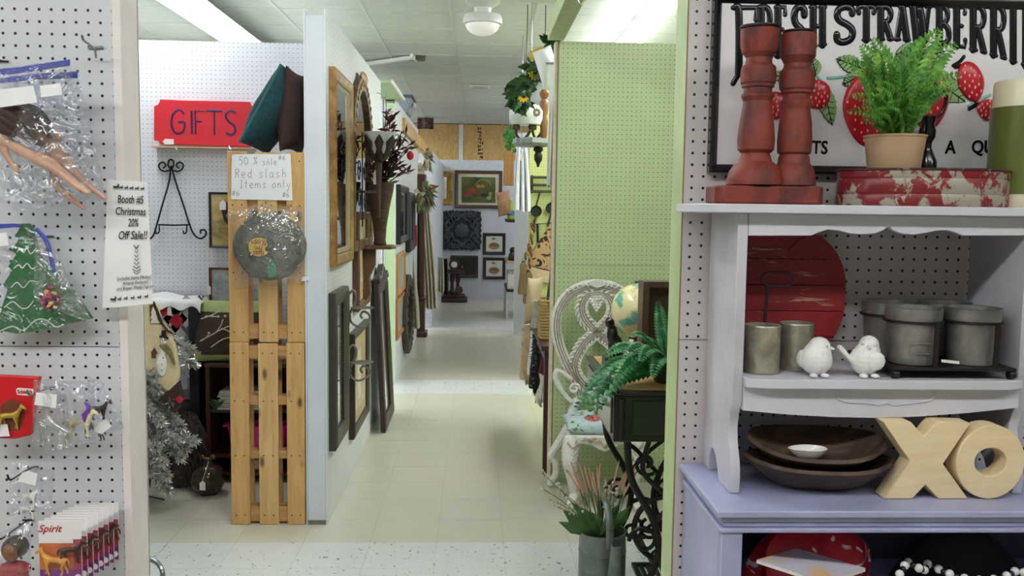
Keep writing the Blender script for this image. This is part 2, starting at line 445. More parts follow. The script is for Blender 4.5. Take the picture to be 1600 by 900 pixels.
# ---- shell of the store
M_SHELL = plain((205, 205, 200), 0.8)
for nm, b in (('wall_left', (-6.1, -6, -3, 15.6, 0, CEIL)), ('wall_right', (6, 6.1, -3, 15.6, 0, CEIL)), ('wall_rear', (-6, 6, -3.1, -3, 0, CEIL))):
    struct(MB().box(*b).build(nm, M_SHELL), {'wall_left': 'outer left wall of the store', 'wall_right': 'outer right wall of the store', 'wall_rear': 'wall of the store behind the viewer'}[nm])
# ---- back wall: pegboard below, strand board panels above
YB = 15.33
def phs(px, py, Y): p = P(px, py, Y); return (p.x, p.z)
wb = struct(MB().box(-6, 6, YB + 0.03, YB + 0.13, 0, CEIL).build('wall_back', plain((214, 218, 226), 0.6)), 'far wall of white pegboard under strand board panels')
zo = P(745, 250, YB).z
M_OSB = blotch([(0.2, (176, 138, 80)), (0.42, (200, 162, 102)), (0.58, (214, 178, 120)), (0.8, (228, 200, 150))], 16, 0.7, (1.0, 1, 0.35), 2.0, 6, world=True)
xo = [-6, P(674, 225, YB).x, P(717, 225, YB).x, P(723.5, 225, YB).x, P(787, 225, YB).x + 0.5, 6]
for a, b in ((xo[1] - 1.2, xo[1] - 0.012), (xo[1] - 0.01, xo[2]), (xo[3], xo[3] + 1.22), (xo[3] + 1.23, xo[3] + 2.4)):
    MB().box(a, b, YB, YB + 0.03, zo, CEIL).build('strand_board_panel', M_OSB, wb)
MB().box(xo[2] + 0.001, xo[3] - 0.001, YB - 0.02, YB + 0.03, zo, CEIL).build('white_batten', plain((228, 230, 236), 0.5), wb)
M_PEGB = pegboard((206, 210, 222), 'xz', phs(745, 400, YB), r=0.10, hole=(120, 120, 130))
MB().box(-6, 6, YB, YB + 0.03, 0.06, P(745, 266, YB).z - 0.05).build('pegboard_panel', M_PEGB, wb)
MB().box(-6, 6, YB - 0.008, YB + 0.03, P(745, 266, YB).z - 0.05, zo - 0.002).build('header_board', plain((216, 221, 232), 0.5), wb)
MB().box(-6, 6, YB - 0.015, YB + 0.03, 0, 0.06).build('base_strip', plain((200, 203, 208), 0.5), wb)
# stencilled print running up a strand board panel
m = MB()
for i in range(9):
    y0 = 199 + i * 5.6
    for k in range(3):
        if random.random() < 0.75:
            p = P(746 + k * 3 + random.random(), y0, YB - 0.001); m.box(p.x, p.x + 0.025, YB - 0.0015, YB, p.z - 0.045 * random.uniform(0.5, 1), p.z)
m.build('stencil_print', plain((60, 44, 24), 0.7), wb)
# ---- near walls either side of the opening
xl = P(194, 200, YN).x; xr = P(1067, 300, YN).x
M_PEGL = pegboard((212, 212, 218), 'xz', phs(3.3, 13.3, YN))
M_PEGR = pegboard((206, 198, 199), 'xz', phs(1070.7, 17.3, YN))
wl = struct(MB().box(-4.5, xl - 0.02, YN + 0.012, YN + 0.088, 0, 2.6).build('wall_front_left', plain((214, 212, 214))), 'near left wall of white pegboard hung with packaged toys')
zs = P(90, 541.5, YN).z
MB().box(-4.5, xl - 0.002, YN, YN + 0.006, zs + 0.001, 2.6).build('pegboard_panel', M_PEGL, wl)
MB().box(-4.5, xl - 0.002, YN, YN + 0.006, 0, zs - 0.001).build('pegboard_panel', M_PEGL, wl)
MB().box(-4.5, xl, YN + 0.09, YN + 0.096, 0, 2.6).build('back_panel', plain((220, 220, 224)), wl)
M_POST = plain((238, 228, 228), 0.45, 0, 0.05, 8)
MB().box(xl - 0.02, xl, YN - 0.004, YN + 0.095, 0, 2.6).build('end_post', M_POST, wl, bevel=0.002)
wr = struct(MB().box(xr + 0.024, 4.5, YN + 0.012, YN + 0.10, 0, 2.6).build('wall_front_right', plain((206, 198, 199))), 'near right wall of white pegboard behind the hutch shelf')
zs2 = P(1090, 531, YN).z
MB().box(xr + 0.002, 4.5, YN, YN + 0.006, zs2 + 0.001, 2.6).build('pegboard_panel', M_PEGR, wr)
MB().box(xr + 0.002, 4.5, YN, YN + 0.006, 0, zs2 - 0.001).build('pegboard_panel', M_PEGR, wr)
MB().box(xr + 0.03, 4.5, YN + 0.102, YN + 0.108, 0, 2.6).build('back_panel', plain((176, 196, 140)), wr)
M_GRN = chippy((188, 206, 152), (150, 140, 96), 0.72, 22, (1, 1, 0.4), 0.45)
MB().box(xr, xr + 0.022, YN + 0.0065, YN + 0.118, 0, 2.6).build('end_post', M_GRN, wr, bevel=0.002)
MB().box(xr, xr + 0.0018, YN + 0.0, YN + 0.0062, 0, 2.6).build('raw_edge', plain((140, 112, 78), 0.8), wr)
# ---- booth walls facing the camera
YG = 5.23; YGR = 5.0; YL = 8.1; YW = 11.0
M_PEGG = pegboard((232, 234, 244), 'xz', phs(227.3 + 2, 60 + 688 / 9, YG), r=0.10, hole=(96, 96, 110))
wg = struct(MB().box(-6, -0.82, YG + 0.006, YG + 0.09, 0, TOP).build('wall_gift_booth', plain((226, 228, 234))), 'white pegboard wall behind the red gifts sign')
MB().box(-6, -0.82, YG, YG + 0.006, 0, TOP).build('pegboard_panel', M_PEGG, wg)
xg = P(870, 300, YGR).x
M_PEGGR = pegboard((184, 200, 152), 'xz', phs(860 + 150 / 7.5, 60 + 228 / 7.5, YGR), r=0.105, hole=(44, 50, 30))
wgr = struct(MB().box(xg, 6, YGR + 0.006, YGR + 0.09, 0, TOP).build('wall_green_booth', plain((180, 200, 140))), 'light green pegboard wall behind the carved chair')
zg = P(960, 415, YGR).z
MB().box(xg, 6, YGR, YGR + 0.006, zg + 0.001, TOP).build('pegboard_panel', M_PEGGR, wgr)
MB().box(xg, 6, YGR, YGR + 0.006, 0, zg - 0.001).build('pegboard_panel', M_PEGGR, wgr)
MB().box(xg - 0.022, xg - 0.001, YGR + 0.02, YGR + 0.09, 0, TOP).build('end_strip', plain((226, 214, 190), 0.6), wgr)
MB().box(xg - 0.006, xg - 0.0005, YGR - 0.001, YGR + 0.019, 0, TOP).build('edge_strip', plain((120, 112, 70), 0.6), wgr)
xlm = P(826, 320, YL).x
wlm = struct(MB().box(xlm + 0.02, 6, YL + 0.006, YL + 0.09, 0, TOP).build('wall_lime_booth', plain((198, 206, 130))), 'yellow green pegboard wall with black pans')
MB().box(xlm, 6, YL, YL + 0.006, 0, TOP).build('pegboard_panel', pegboard((196, 204, 130), 'xz', phs(840, 310, YL), r=0.11, hole=(90, 96, 50)), wlm)
MB().box(xlm, xlm + 0.019, YL + 0.0065, YL + 0.09, 0, TOP).build('end_strip', plain((226, 226, 222), 0.6), wlm)
xw = P(804, 400, YW).x
ww = struct(MB().box(xw, 6, YW + 0.006, YW + 0.09, 0, TOP).build('wall_white_booth', plain((224, 226, 232))), 'white pegboard wall further down the right side')
MB().box(xw, 6, YW, YW + 0.006, 0, TOP).build('pegboard_panel', pegboard((218, 222, 232), 'xz', phs(810, 420, YW), r=0.11, hole=(110, 112, 130)), ww)
# ---- left partitions along the aisle
def partition(name, x0, x1, y0, y1, mats, endmat, label, seam=None, h=TOP):
    w = struct(MB().box(x0 + 0.012, x1 - 0.012, y0 + 0.05, y1, 0, h - 0.02).build(name, plain((222, 224, 228))), label)
    ys = [y0] + (seam or []) + [y1]
    for a, b in zip(ys[:-1], ys[1:]):
        MB().box(x1 - 0.006, x1, a + 0.001, b - 0.001, 0, h).build('pegboard_panel', mats, w)
    MB().box(x0, x0 + 0.006, y0, y1, 0, h).build('pegboard_panel', mats, w)
    MB().box(x0 + 0.0065, x1 - 0.0065, y0 + 0.004, y0 + 0.045, 0.0, h - 0.03).build('end_post', endmat, w, bevel=0.002)
    return w
YA = PZ(494, 820, 0).y
XA0 = P(477, 500, YA).x; XA1 = P(510, 500, YA).x
M_PEGA = pegboard((230, 232, 238), 'yz', (YA + 0.0127, 1.535), r=0.09, hole=(120, 120, 130))
wa = partition('wall_partition_left', XA0, XA1, YA, YA + 2.44, M_PEGA, plain((214, 219, 229), 0.5, 0, 0.04, 6), 'white pegboard partition hung with frames beside the aisle', [YA + 1.22])
MB().box(XA0 + 0.007, XA1 - 0.007, YA + 0.002, YA + 0.012, 0, 0.022).build('base_strip', plain((120, 116, 108), 0.7), wa)
YB2 = PZ(609, 601, 0).y
XB0 = P(600.5, 400, YB2).x; XB1 = P(617, 400, YB2).x
wb2 = partition('wall_partition_middle', XB0, XB1, YB2, YB2 + 3.0, M_PEGA, plain((186, 212, 166), 0.5, 0, 0.05, 6), 'partition with a pale green end further down the aisle')
YC2 = 11.6; XC1 = P(676, 300, YC2).x
wc2 = partition('wall_partition_far', XC1 - 0.2, XC1, YC2, YB - 0.01, pegboard((216, 220, 232), 'yz', (YC2, 1.5), r=0.1, hole=(130, 132, 144)), plain((216, 220, 232)), 'far white pegboard partition near the back wall', h=P(665, 236, YC2).z)
wg2 = struct(MB().box(-3.5, XB0 - 0.02, YB2 + 0.03, YB2 + 0.1, 0, TOP).build('wall_booth_divider', plain((222, 224, 230))), 'white divider wall behind the first partition')
# green header shelf between the two left partitions
hs = struct(MB().box(XB0 - 0.02, XB1 + 0.06, YA + 2.46, YB2 + 0.12, TOP - 0.004, TOP + 0.016).build('trim_1', plain((170, 196, 150), 0.5)), 'green header board bridging the gap between partitions', 'trim')
MB().box(XB1 + 0.0605, XB1 + 0.075, YA + 2.46, YB2 + 0.12, TOP - 0.006, TOP + 0.02).build('edge_strip', plain((232, 232, 228), 0.5), hs)
# timber header along the middle partition
a = P(633, 184, 8.55); b = P(681, 243, 13.6)
hb = struct(MB().hexa([(a.x - 0.04, a.y, a.z - 0.13), (a.x, a.y, a.z - 0.13), (b.x, b.y, b.z - 0.11), (b.x - 0.04, b.y, b.z - 0.11),
                       (a.x - 0.04, a.y, a.z), (a.x, a.y, a.z), (b.x, b.y, b.z), (b.x - 0.04, b.y, b.z)]).build('trim_2', wood((190, 140, 84), (222, 176, 118), 'y', 5)), 'bare timber header running along the left partitions', 'trim')
for px, py in ((650, 203), (672, 233)):
    q = V((0, 0, 0)); t = (px - 633) / 48; c = a + (b - a) * t
    MB().box(c.x - 0.044, c.x + 0.004, c.y - 0.05, c.y + 0.05, c.z - 0.14, c.z + 0.004).build('yellow_strap', plain((236, 206, 60), 0.5), hb)
# green beam at the upper right
p0 = P(872, 96, YGR - 0.06)
gbx = p0.x
m = MB().box(gbx - 0.055, gbx + 0.035, 2.118, YGR - 0.02, TOP - 0.0, TOP + 0.09)
gb = struct(m.build('trim_3', plain((192, 206, 160), 0.5), bevel=0.003), 'pale green beam running overhead to the green booth wall', 'trim')
MB().box(gbx - 0.054, gbx + 0.034, YGR - 0.0195, YGR - 0.015, TOP + 0.001, TOP + 0.089).build('raw_end', plain((214, 178, 138), 0.7), gb)
mm = MB().tube(bez([(gbx - 0.01, 3.9, TOP), (gbx - 0.01, 3.9, TOP - 0.03), (gbx + 0.005, 3.9, TOP - 0.045), (gbx + 0.015, 3.9, TOP - 0.03)]), 0.002, 5); mm.build('cup_hook', plain((230, 230, 230), 0.3, 0.8, 0), gb)
# ---- strip lights
M_GLOW = emit((250, 255, 252), 26.0); M_HOUS = plain((232, 234, 232), 0.4, 0, 0.0)
def strip_light(x, y, L, along, label, grp=None, chain=True, refl=False):
    t = thing('strip_light', label, 'light', (x, y, 2.76), PI / 2 if along == 'x' else 0, grp)
    h = L / 2
    MB().box(-0.05, 0.05, -h, h, 0.03, 0.075).build('housing', M_HOUS, t, world=False, bevel=0.003)
    if refl: MB().hexa([(-0.16, -h, 0.046), (0.16, -h, 0.046), (0.16, h, 0.046), (-0.16, h, 0.046), (-0.05, -h, 0.0745), (0.05, -h, 0.0745), (0.05, h, 0.0745), (-0.05, h, 0.0745)]).build('added_reflector', M_HOUS, t, world=False)  # added to keep tube light off the ceiling above
    for dx in (-0.075, 0.075):
        n = max(1, int(round(L / 1.2)))
        for k in range(n):
            a = -h + k * L / n + 0.02; b = -h + (k + 1) * L / n - 0.02
            MB().tube([(dx, a, 0.012), (dx, b, 0.012)], 0.013, 8).build('tube', M_GLOW, t, world=False)
    if chain:
        for yy in (-h * 0.6, h * 0.6):
            MB().tube([(-0.06, yy, 0.075), (0, yy, CEIL - 2.762), (0.06, yy, 0.075)], 0.0015, 4).build('hanger_wire', plain((90, 90, 90), 0.4, 0.8, 0), t, world=False)
    return t
names = ['twin tube strip light above the gifts booth', 'bright strip light over the green booth wall', 'strip light deep in the left booths', 'strip light deep in the right booths', 'added unseen short strip light at the back on the left',
         'added unseen short strip light at the back on the right', 'added unseen short strip light where the two aisles cross', 'added unseen short strip light above the carved chair', 'strip light at the far left', 'strip light at the far right']
for i, ((x, y, L, p, c), nm) in enumerate(zip(STRIPS, names)): strip_light(x, y, L, 'y', nm, 'ceiling strip lights', refl=i in (0, 7))
for (x, y, L, p, c), nm in zip(STRIPX, ('strip light over the front aisle', 'strip light over the left of the front aisle', 'strip light over the right of the front aisle')): strip_light(x, y, L, 'x', nm, 'ceiling strip lights')
# ---- ceiling fan with a globe lamp
c = P(754, 38, 5.3); M_FAN = plain((236, 236, 232), 0.35, 0, 0.0)
t = thing('ceiling_fan', 'white ceiling fan with frosted globe lamp above the aisle', 'ceiling fan', (c.x, c.y, CEIL), 0.12)
dz = c.z - CEIL
MB().lathe([(0.06, 0), (0.065, -0.03), (0.03, -0.05)], n=20).build('canopy', M_FAN, t, world=False)
MB().tube([(0, 0, -0.02), (0, 0, dz + 0.2)], 0.012, 10).build('downrod', M_FAN, t, world=False)
MB().lathe([(0.03, dz + 0.21), (0.09, dz + 0.19), (0.10, dz + 0.12), (0.05, dz + 0.09), (0.045, dz + 0.05)], n=28).build('motor_housing', M_FAN, t, world=False)
MB().lathe([(0.045, dz + 0.055), (0.105, dz + 0.05), (0.112, dz + 0.03), (0.112, dz + 0.0), (0.098, dz - 0.004)], n=32).build('lamp_ring', M_FAN, t, world=False)
tm = NT('frosted_glass'); tm.b.inputs['Base Color'].default_value = (0.9, 0.9, 0.86, 1); tm.b.inputs['Roughness'].default_value = 0.25
tm.b.inputs['Emission Color'].default_value = (1, 0.98, 0.93, 1); tm.b.inputs['Emission Strength'].default_value = 0.25
MB().lathe([(0.097, dz - 0.003)] + [(0.095 * math.cos(a), dz - 0.004 - 0.062 * math.sin(a)) for a in [i * PI / 18 for i in range(1, 9)]] + [(0.004, dz - 0.066)], n=32).build('globe', tm.m, t, world=False)
for k in range(4):
    a = k * PI / 2; ca, sa = math.cos(a), math.sin(a); u = V((ca, sa, 0)); w = V((-sa, ca, 0)); zc = dz + 0.155
    br = MB().ext([u * 0.09 + w * 0.012 + V((0, 0, zc)), u * 0.2 + w * 0.035 + V((0, 0, zc)), u * 0.2 - w * 0.035 + V((0, 0, zc)), u * 0.09 - w * 0.012 + V((0, 0, zc))], (0, 0, 0.004)).build('blade_arm', M_FAN, t, world=False)
    MB().ext([u * 0.19 + w * 0.05 + V((0, 0, zc - 0.004)), u * 0.55 + w * 0.065 + V((0, 0, zc - 0.012)), u * 0.6 + w * 0.03 + V((0, 0, zc - 0.008)), u * 0.6 - w * 0.03 + V((0, 0, zc + 0.002)), u * 0.55 - w * 0.065 + V((0, 0, zc + 0.008)), u * 0.19 - w * 0.05 + V((0, 0, zc + 0.004))], (0, 0, 0.006)).build('blade', M_FAN, t, world=False)
# ---- small ceiling fittings
c = PZ(750, 134, CEIL)
t = thing('ceiling_vent', 'small square white vent in the ceiling above the aisle', 'vent', (c.x, c.y, CEIL - 0.02))
MB().box(-0.12, 0.12, -0.12, 0.12, 0, 0.0155).build('vent_frame', M_FAN, t, world=False, bevel=0.004)
for k in range(5): MB().box(-0.09, 0.09, -0.08 + k * 0.035, -0.06 + k * 0.035, -0.006, 0.0).build('louvre', plain((190, 192, 190)), t, world=False)
a = PZ(560, 102, CEIL - 0.03); b = PZ(646, 90, CEIL - 0.03)
t = thing('ceiling_rail', 'thin white rail fixed across the ceiling beyond the first partition', 'rail', (a.x, a.y, a.z))
MB().bar(a, b, 0.05, 0.03).build('rail', M_FAN, t)
c = PZ(640, 91, CEIL - 0.02); d = PZ(664, 92, CEIL - 0.02)
MB().bar(c, d, 0.12, 0.03).build('bracket', plain((90, 90, 84), 0.5), t)
MB().bar(PZ(644, 90, CEIL - 0.02), PZ(649, 90, CEIL - 0.02), 0.22, 0.035).build('end_cap', M_FAN, t)
# ================================================================ right: hutch, table and what stands on them
def blob(name, ells, mat, parent, voxel=0.004, deci=0.0, smooth=True, extra=None):
    """several ellipsoids fused into one continuous surface"""
    m = MB()
    for (c, r) in ells: m.ell(c, r[0], r[1], r[2], 16, 10)
    if extra: extra(m)
    o = m.build(name, mat, parent, smooth=180 if smooth else 0)
    q = o.modifiers.new('fuse', 'REMESH'); q.mode = 'VOXEL'; q.voxel_size = voxel; q.use_smooth_shade = smooth
    if deci: d = o.modifiers.new('facet', 'DECIMATE'); d.ratio = deci
    elif smooth: z = o.modifiers.new('soft', 'SMOOTH'); z.factor = 0.5; z.iterations = 4
    return o
def ring_ext(m, outer, inner, d):
    """ring between two loops of equal count, pushed along d"""
    n = len(outer); k = len(m.v); d = V(d)
    m.v += [V(p) for p in outer] + [V(p) for p in inner] + [V(p) + d for p in outer] + [V(p) + d for p in inner]
    for i in range(n):
        j = (i + 1) % n
        m.f += [(k + i, k + j, k + n + j, k + n + i), (k + 2 * n + j, k + 2 * n + i, k + 3 * n + i, k + 3 * n + j),
                (k + j, k + i, k + 2 * n + i, k + 2 * n + j), (k + n + i, k + n + j, k + 3 * n + j, k + 3 * n + i)]
    return m
c3 = crop(1080, 300, 2.8115); c4 = crop(1080, 580, 2.8115)
M_HUT = plain((206, 204, 214), 0.45, 0, 0.05, 7)
M_CHIP = chippy((206, 204, 214), (130, 104, 84), 0.80, 26, (1, 1, 1), 0.45)
YHb, YHf = 1.985, 1.775
HX0 = P(1106, 500, YHb).x; HX1 = HX0 + 0.020; HX3 = P(1600, 450, YHf).x; HX2 = HX3
HX3 = HX2 + 0.020
ZT = P(1200, 319, 1.745).z; ZTb = P(1200, 333.5, 1.745).z
ZM = P(1350, 594, 1.745).z; ZMb = P(1350, 608.5, 1.745).z
ZTAB = P(1143, 771, 1.772).z
hut = thing('hutch_shelf', 'white painted hutch shelf with scalloped apron standing on the lavender cabinet', 'shelf', ((HX0 + HX3) / 2, YHf, ZTAB))
def side(x0, x1):
    zb = ZTAB + 0.0005; o = [(YHb, zb), (1.94, zb), (1.938, zb + 0.03), (1.925, zb + 0.052), (1.905, zb + 0.056), (1.885, zb + 0.046), (1.868, zb + 0.022), (1.855, zb)]
    o += [(1.772, zb), (1.768, zb + 0.03), (1.772, zb + 0.06), (1.792, zb + 0.10), (1.798, zb + 0.13), (1.790, zb + 0.16), (YHf, zb + 0.185), (YHf, ZTb - 0.0005), (YHb, ZTb - 0.0005)]
    return MB().ext([(x0, y, z) for y, z in o], (x1 - x0, 0, 0))
side(HX0, HX1).build('side_panel', M_CHIP, hut, bevel=0.0012)
side(HX2, HX3).build('side_panel', M_CHIP, hut, bevel=0.0012)
xa = P(1088, 326, 1.80).x
o = [(xa, YHb), (xa, 1.80), (xa + 0.004, 1.775), (xa + 0.014, 1.757), (xa + 0.03, 1.747), (xa + 0.05, 1.743)]
xb2 = HX3 + (HX0 - xa); o += [(xb2 - 0.05, 1.743), (xb2 - 0.03, 1.747), (xb2 - 0.014, 1.757), (xb2, 1.8), (xb2, YHb)]
MB().ext([(x, y, ZTb) for x, y in o], (0, 0, ZT - ZTb)).build('top_board', M_HUT, hut, bevel=0.002)
ap = [(240, 192), (530, 192), (560, 178), (600, 165), (650, 170), (700, 183), (755, 187), (810, 182), (845, 168), (868, 150), (890, 170), (925, 183), (975, 188), (1030, 180), (1080, 170), (1125, 168), (1160, 178), (1195, 192), (1462, 192)]
pts = [P(*c3(x, y), YHf) for x, y in ap]; pts[0].x = HX1 + 0.0006; pts[-1].x = HX2 - 0.0006
pts += [V((HX2 - 0.0006, YHf, ZTb - 0.0006)), V((HX1 + 0.0006, YHf, ZTb - 0.0006))]
MB().ext(pts, (0, 0.016, 0)).build('apron', M_HUT, hut, bevel=0.001)
o = [(HX1 + 0.0006, 1.984), (HX1 + 0.0006, 1.755), (HX1 + 0.045, 1.742), (HX2 - 0.035, 1.742), (HX2 - 0.0006, 1.757), (HX2 - 0.0006, 1.984)]
MB().ext([(x, y, ZMb) for x, y in o], (0, 0, ZM - ZMb)).build('shelf_board', M_HUT, hut, bevel=0.0015)
pts = [P(*c4(x, y), 1.768) for x, y in ((220, 172), (420, 190), (620, 201), (800, 205), (1000, 199), (1220, 183), (1440, 160))]
pts[0].x = HX1 + 0.0006; pts[-1].x = HX2 - 0.0006
pts += [V((HX2 - 0.0006, 1.768, ZMb - 0.0006)), V((HX1 + 0.0006, 1.768, ZMb - 0.0006))]
MB().ext(pts, (0, 0.016, 0)).build('lower_apron', M_HUT, hut)
cart = bez([P(*c4(x, y), 1.7675) for x, y in ((640, 88), (645, 120), (690, 135), (780, 140), (830, 148), (860, 138), (890, 148), (950, 142), (1040, 130), (1070, 110), (1078, 88))], 5)
MB().tube(cart, 0.0022, 6).build('carved_moulding', M_HUT, hut)
MB().box(HX1 + 0.0006, HX2 - 0.0006, 1.966, 1.984, ZTb - 0.032, ZTb - 0.0006).build('back_rail', M_HUT, hut)
# ---- lavender cabinet under the hutch
M_LAV = chippy((172, 174, 210), (124, 92, 74), 0.765, 20, (1, 1, 1), 0.4)
TX0 = P(1060, 728, YN).x; TYf = PZ(1112, 799, ZTAB).y; TX1 = TX0 + 0.98
cab = thing('lavender_cabinet', 'chipped lavender painted cabinet holding up the hutch shelf', 'cabinet', ((TX0 + TX1) / 2, TYf, 0))
MB().box(TX0, TX1, TYf, 1.992, ZTAB - 0.014, ZTAB).build('top_board', M_LAV, cab, bevel=0.003, seg=2)
for k, (dy, z0, z1) in enumerate(((0.008, 0.024, 0.0145), (0.014, 0.036, 0.0245), (0.006, 0.045, 0.0365))):
    MB().box(TX0 + dy, TX1 - dy, TYf + dy, 1.992, ZTAB - z0, ZTAB - z1).build('moulding', M_LAV, cab, bevel=0.002)
zb = ZTAB - 0.0455
MB().box(TX0 + 0.012, TX0 + 0.030, TYf + 0.03, 1.992, 0, zb).build('side_panel', M_LAV, cab)
MB().box(TX1 - 0.030, TX1 - 0.012, TYf + 0.03, 1.992, 0, zb).build('side_panel', M_LAV, cab)
xs = P(1160, 850, TYf + 0.012).x
MB().box(TX0 + 0.012, xs, TYf + 0.012, TYf + 0.0295, 0, zb).build('stile', M_LAV, cab, bevel=0.0015)
MB().box(TX1 - 0.06, TX1 - 0.012, TYf + 0.012, TYf + 0.0295, 0, zb).build('stile', M_LAV, cab)
MB().box(TX0 + 0.0305, TX1 - 0.0305, 1.975, 1.991, 0.03, zb).build('back_board', plain((70, 72, 92), 0.7), cab)
ZSH = ZTAB - 0.215
MB().box(TX0 + 0.0305, TX1 - 0.0305, TYf + 0.03, 1.974, ZSH - 0.018, ZSH).build('shelf_board', M_LAV, cab)
MB().box(TX0 + 0.0305, TX1 - 0.0305, TYf + 0.03, 1.974, 0.05, 0.068).build('bottom_board', M_LAV, cab)
# contents of the cabinet
c = P(1270, 880, 1.80)
def bagf(u, v):
    a = u * 2 * PI; r = 1 + 0.10 * math.sin(3 * a + 4 * v) + 0.06 * math.sin(7 * a)
    h = 0.135 * (v ** 0.7) * (1 + 0.12 * math.sin(2 * a + 0.6)); w = (1 - v ** 3) * 0.9 + 0.1
    return (c.x + 0.125 * r * w * math.cos(a), 1.825 + 0.062 * r * w * math.sin(a), ZSH + 0.002 + h)
M_REDBAG = blotch([(0.0, (150, 18, 30)), (0.60, (188, 26, 40)), (0.615, (240, 226, 222)), (0.645, (240, 226, 222)), (0.66, (60, 20, 24)), (0.70, (178, 24, 36))], 13, 0.3, detail=1, dist=1.4)
tag(MB().sheet(bagf, 30, 12).build('red_bag', M_REDBAG), 'crumpled shiny red bag inside the lavender cabinet', 'bag')
t = thing('picture_book', 'thin picture book lying on the red bag', 'book', P(1280, 872, 1.70))
a0, a1, a2, a3 = P(1182, 880, 1.70), P(1245, 862, 1.78), P(1352, 893, 1.74), P(1290, 915, 1.66)
MB().ext([a0, a3, a2, a1], (0, 0, 0.006)).build('pages', plain((226, 222, 214)), t)
MB().ext([p + V((0, 0, 0.0062)) for p in (a0, a3, a2, a1)], (0, 0, 0.001)).build('cover', blotch([(0.35, (214, 206, 214)), (0.55, (196, 190, 206)), (0.66, (222, 180, 120)), (0.75, (150, 160, 190))], 7, 0.35, detail=2), t)
t = thing('bead_garland', 'black and white bead garland inside the lavender cabinet', 'garland', (P(1480, 890, 1.75).x, 1.75, ZSH))
path = bez([P(x, y, Y) for x, y, Y in ((1400, 905, 1.72), (1412, 888, 1.73), (1416, 878, 1.76), (1432, 886, 1.74), (1445, 890, 1.76), (1452, 880, 1.78), (1468, 890, 1.76), (1482, 896, 1.74), (1510, 904, 1.73), (1545, 906, 1.73), (1575, 899, 1.74), (1592, 890, 1.76), (1606, 899, 1.74), (1625, 905, 1.75))], 12)
mb_w = MB().ell((0, 0, 0), 0.0088, 0.0088, 0.0088, 10, 7); mb_b = MB().ell((0, 0, 0), 0.0060, 0.0060, 0.0060, 8, 6)
acc = 0; last = path[0]; k = 0; wo = bo = None
MW = plain((236, 234, 230), 0.25, 0, 0.0); MK = plain((16, 16, 18), 0.25, 0, 0.0)
for p in path[1:]:
    acc += (p - last).length; last = p
    if acc > 0.0125:
        acc = 0; k += 1; src = wo if k % 2 else bo
        if src is None:
            o = (mb_w if k % 2 else mb_b).build('white_bead' if k % 2 else 'black_bead', MW if k % 2 else MK, t, world=False); o.location = p - t.location
            if k % 2: wo = o
            else: bo = o
        else: copy_part(src, t, Matrix.Translation(p - t.location))
def ridge(u, v):
    a = u * 2 * PI; rr = 1 - v
    return (P(1510, 890, 1.83).x + 0.15 * (rr ** 0.5) * math.cos(a), 1.86 + 0.07 * (rr ** 0.5) * math.sin(a), ZSH + 0.001 + 0.115 * v * (1 + 0.06 * math.sin(3 * a)))
tag(MB().sheet(ridge, 24, 8).build('dark_hat', plain((22, 22, 28), 0.9)), 'soft black hat lying behind the bead garland', 'hat')
# ---- embossed strawberry sign
YS = 1.972
sx0 = P(1112, 150, YS).x; sx1 = P(1702, 150, YS).x; sz0 = P(1300, 272, YS).z; sz1 = P(1300, -6, YS).z
sg = thing('tin_sign', 'embossed tin sign with strawberries behind the fern on the hutch', 'sign', ((sx0 + sx1) / 2, YS, sz0))
MKG = plain((14, 14, 20), 0.18, 0, 0.0); MSG = plain((232, 228, 232), 0.3, 0, 0.03, 4)
cx, cz = (sx0 + sx1) / 2, (sz0 + sz1) / 2
frame_rect(MB(), (cx, YS + 0.024, cz), EX, EZ, -EY, (sx1 - sx0) / 2, (sz1 - sz0) / 2, 0.018, 0.03).build('black_border', MKG, sg)
panel(MB(), (cx, YS + 0.02, cz), EX, EZ, -EY, (sx1 - sx0) / 2 - 0.016, (sz1 - sz0) / 2 - 0.016, 0.0, 0.012).build('field', MSG, sg)
YF = YS + 0.008           # face of the field
PXM = 1.0 * YS / F        # metres per pixel here
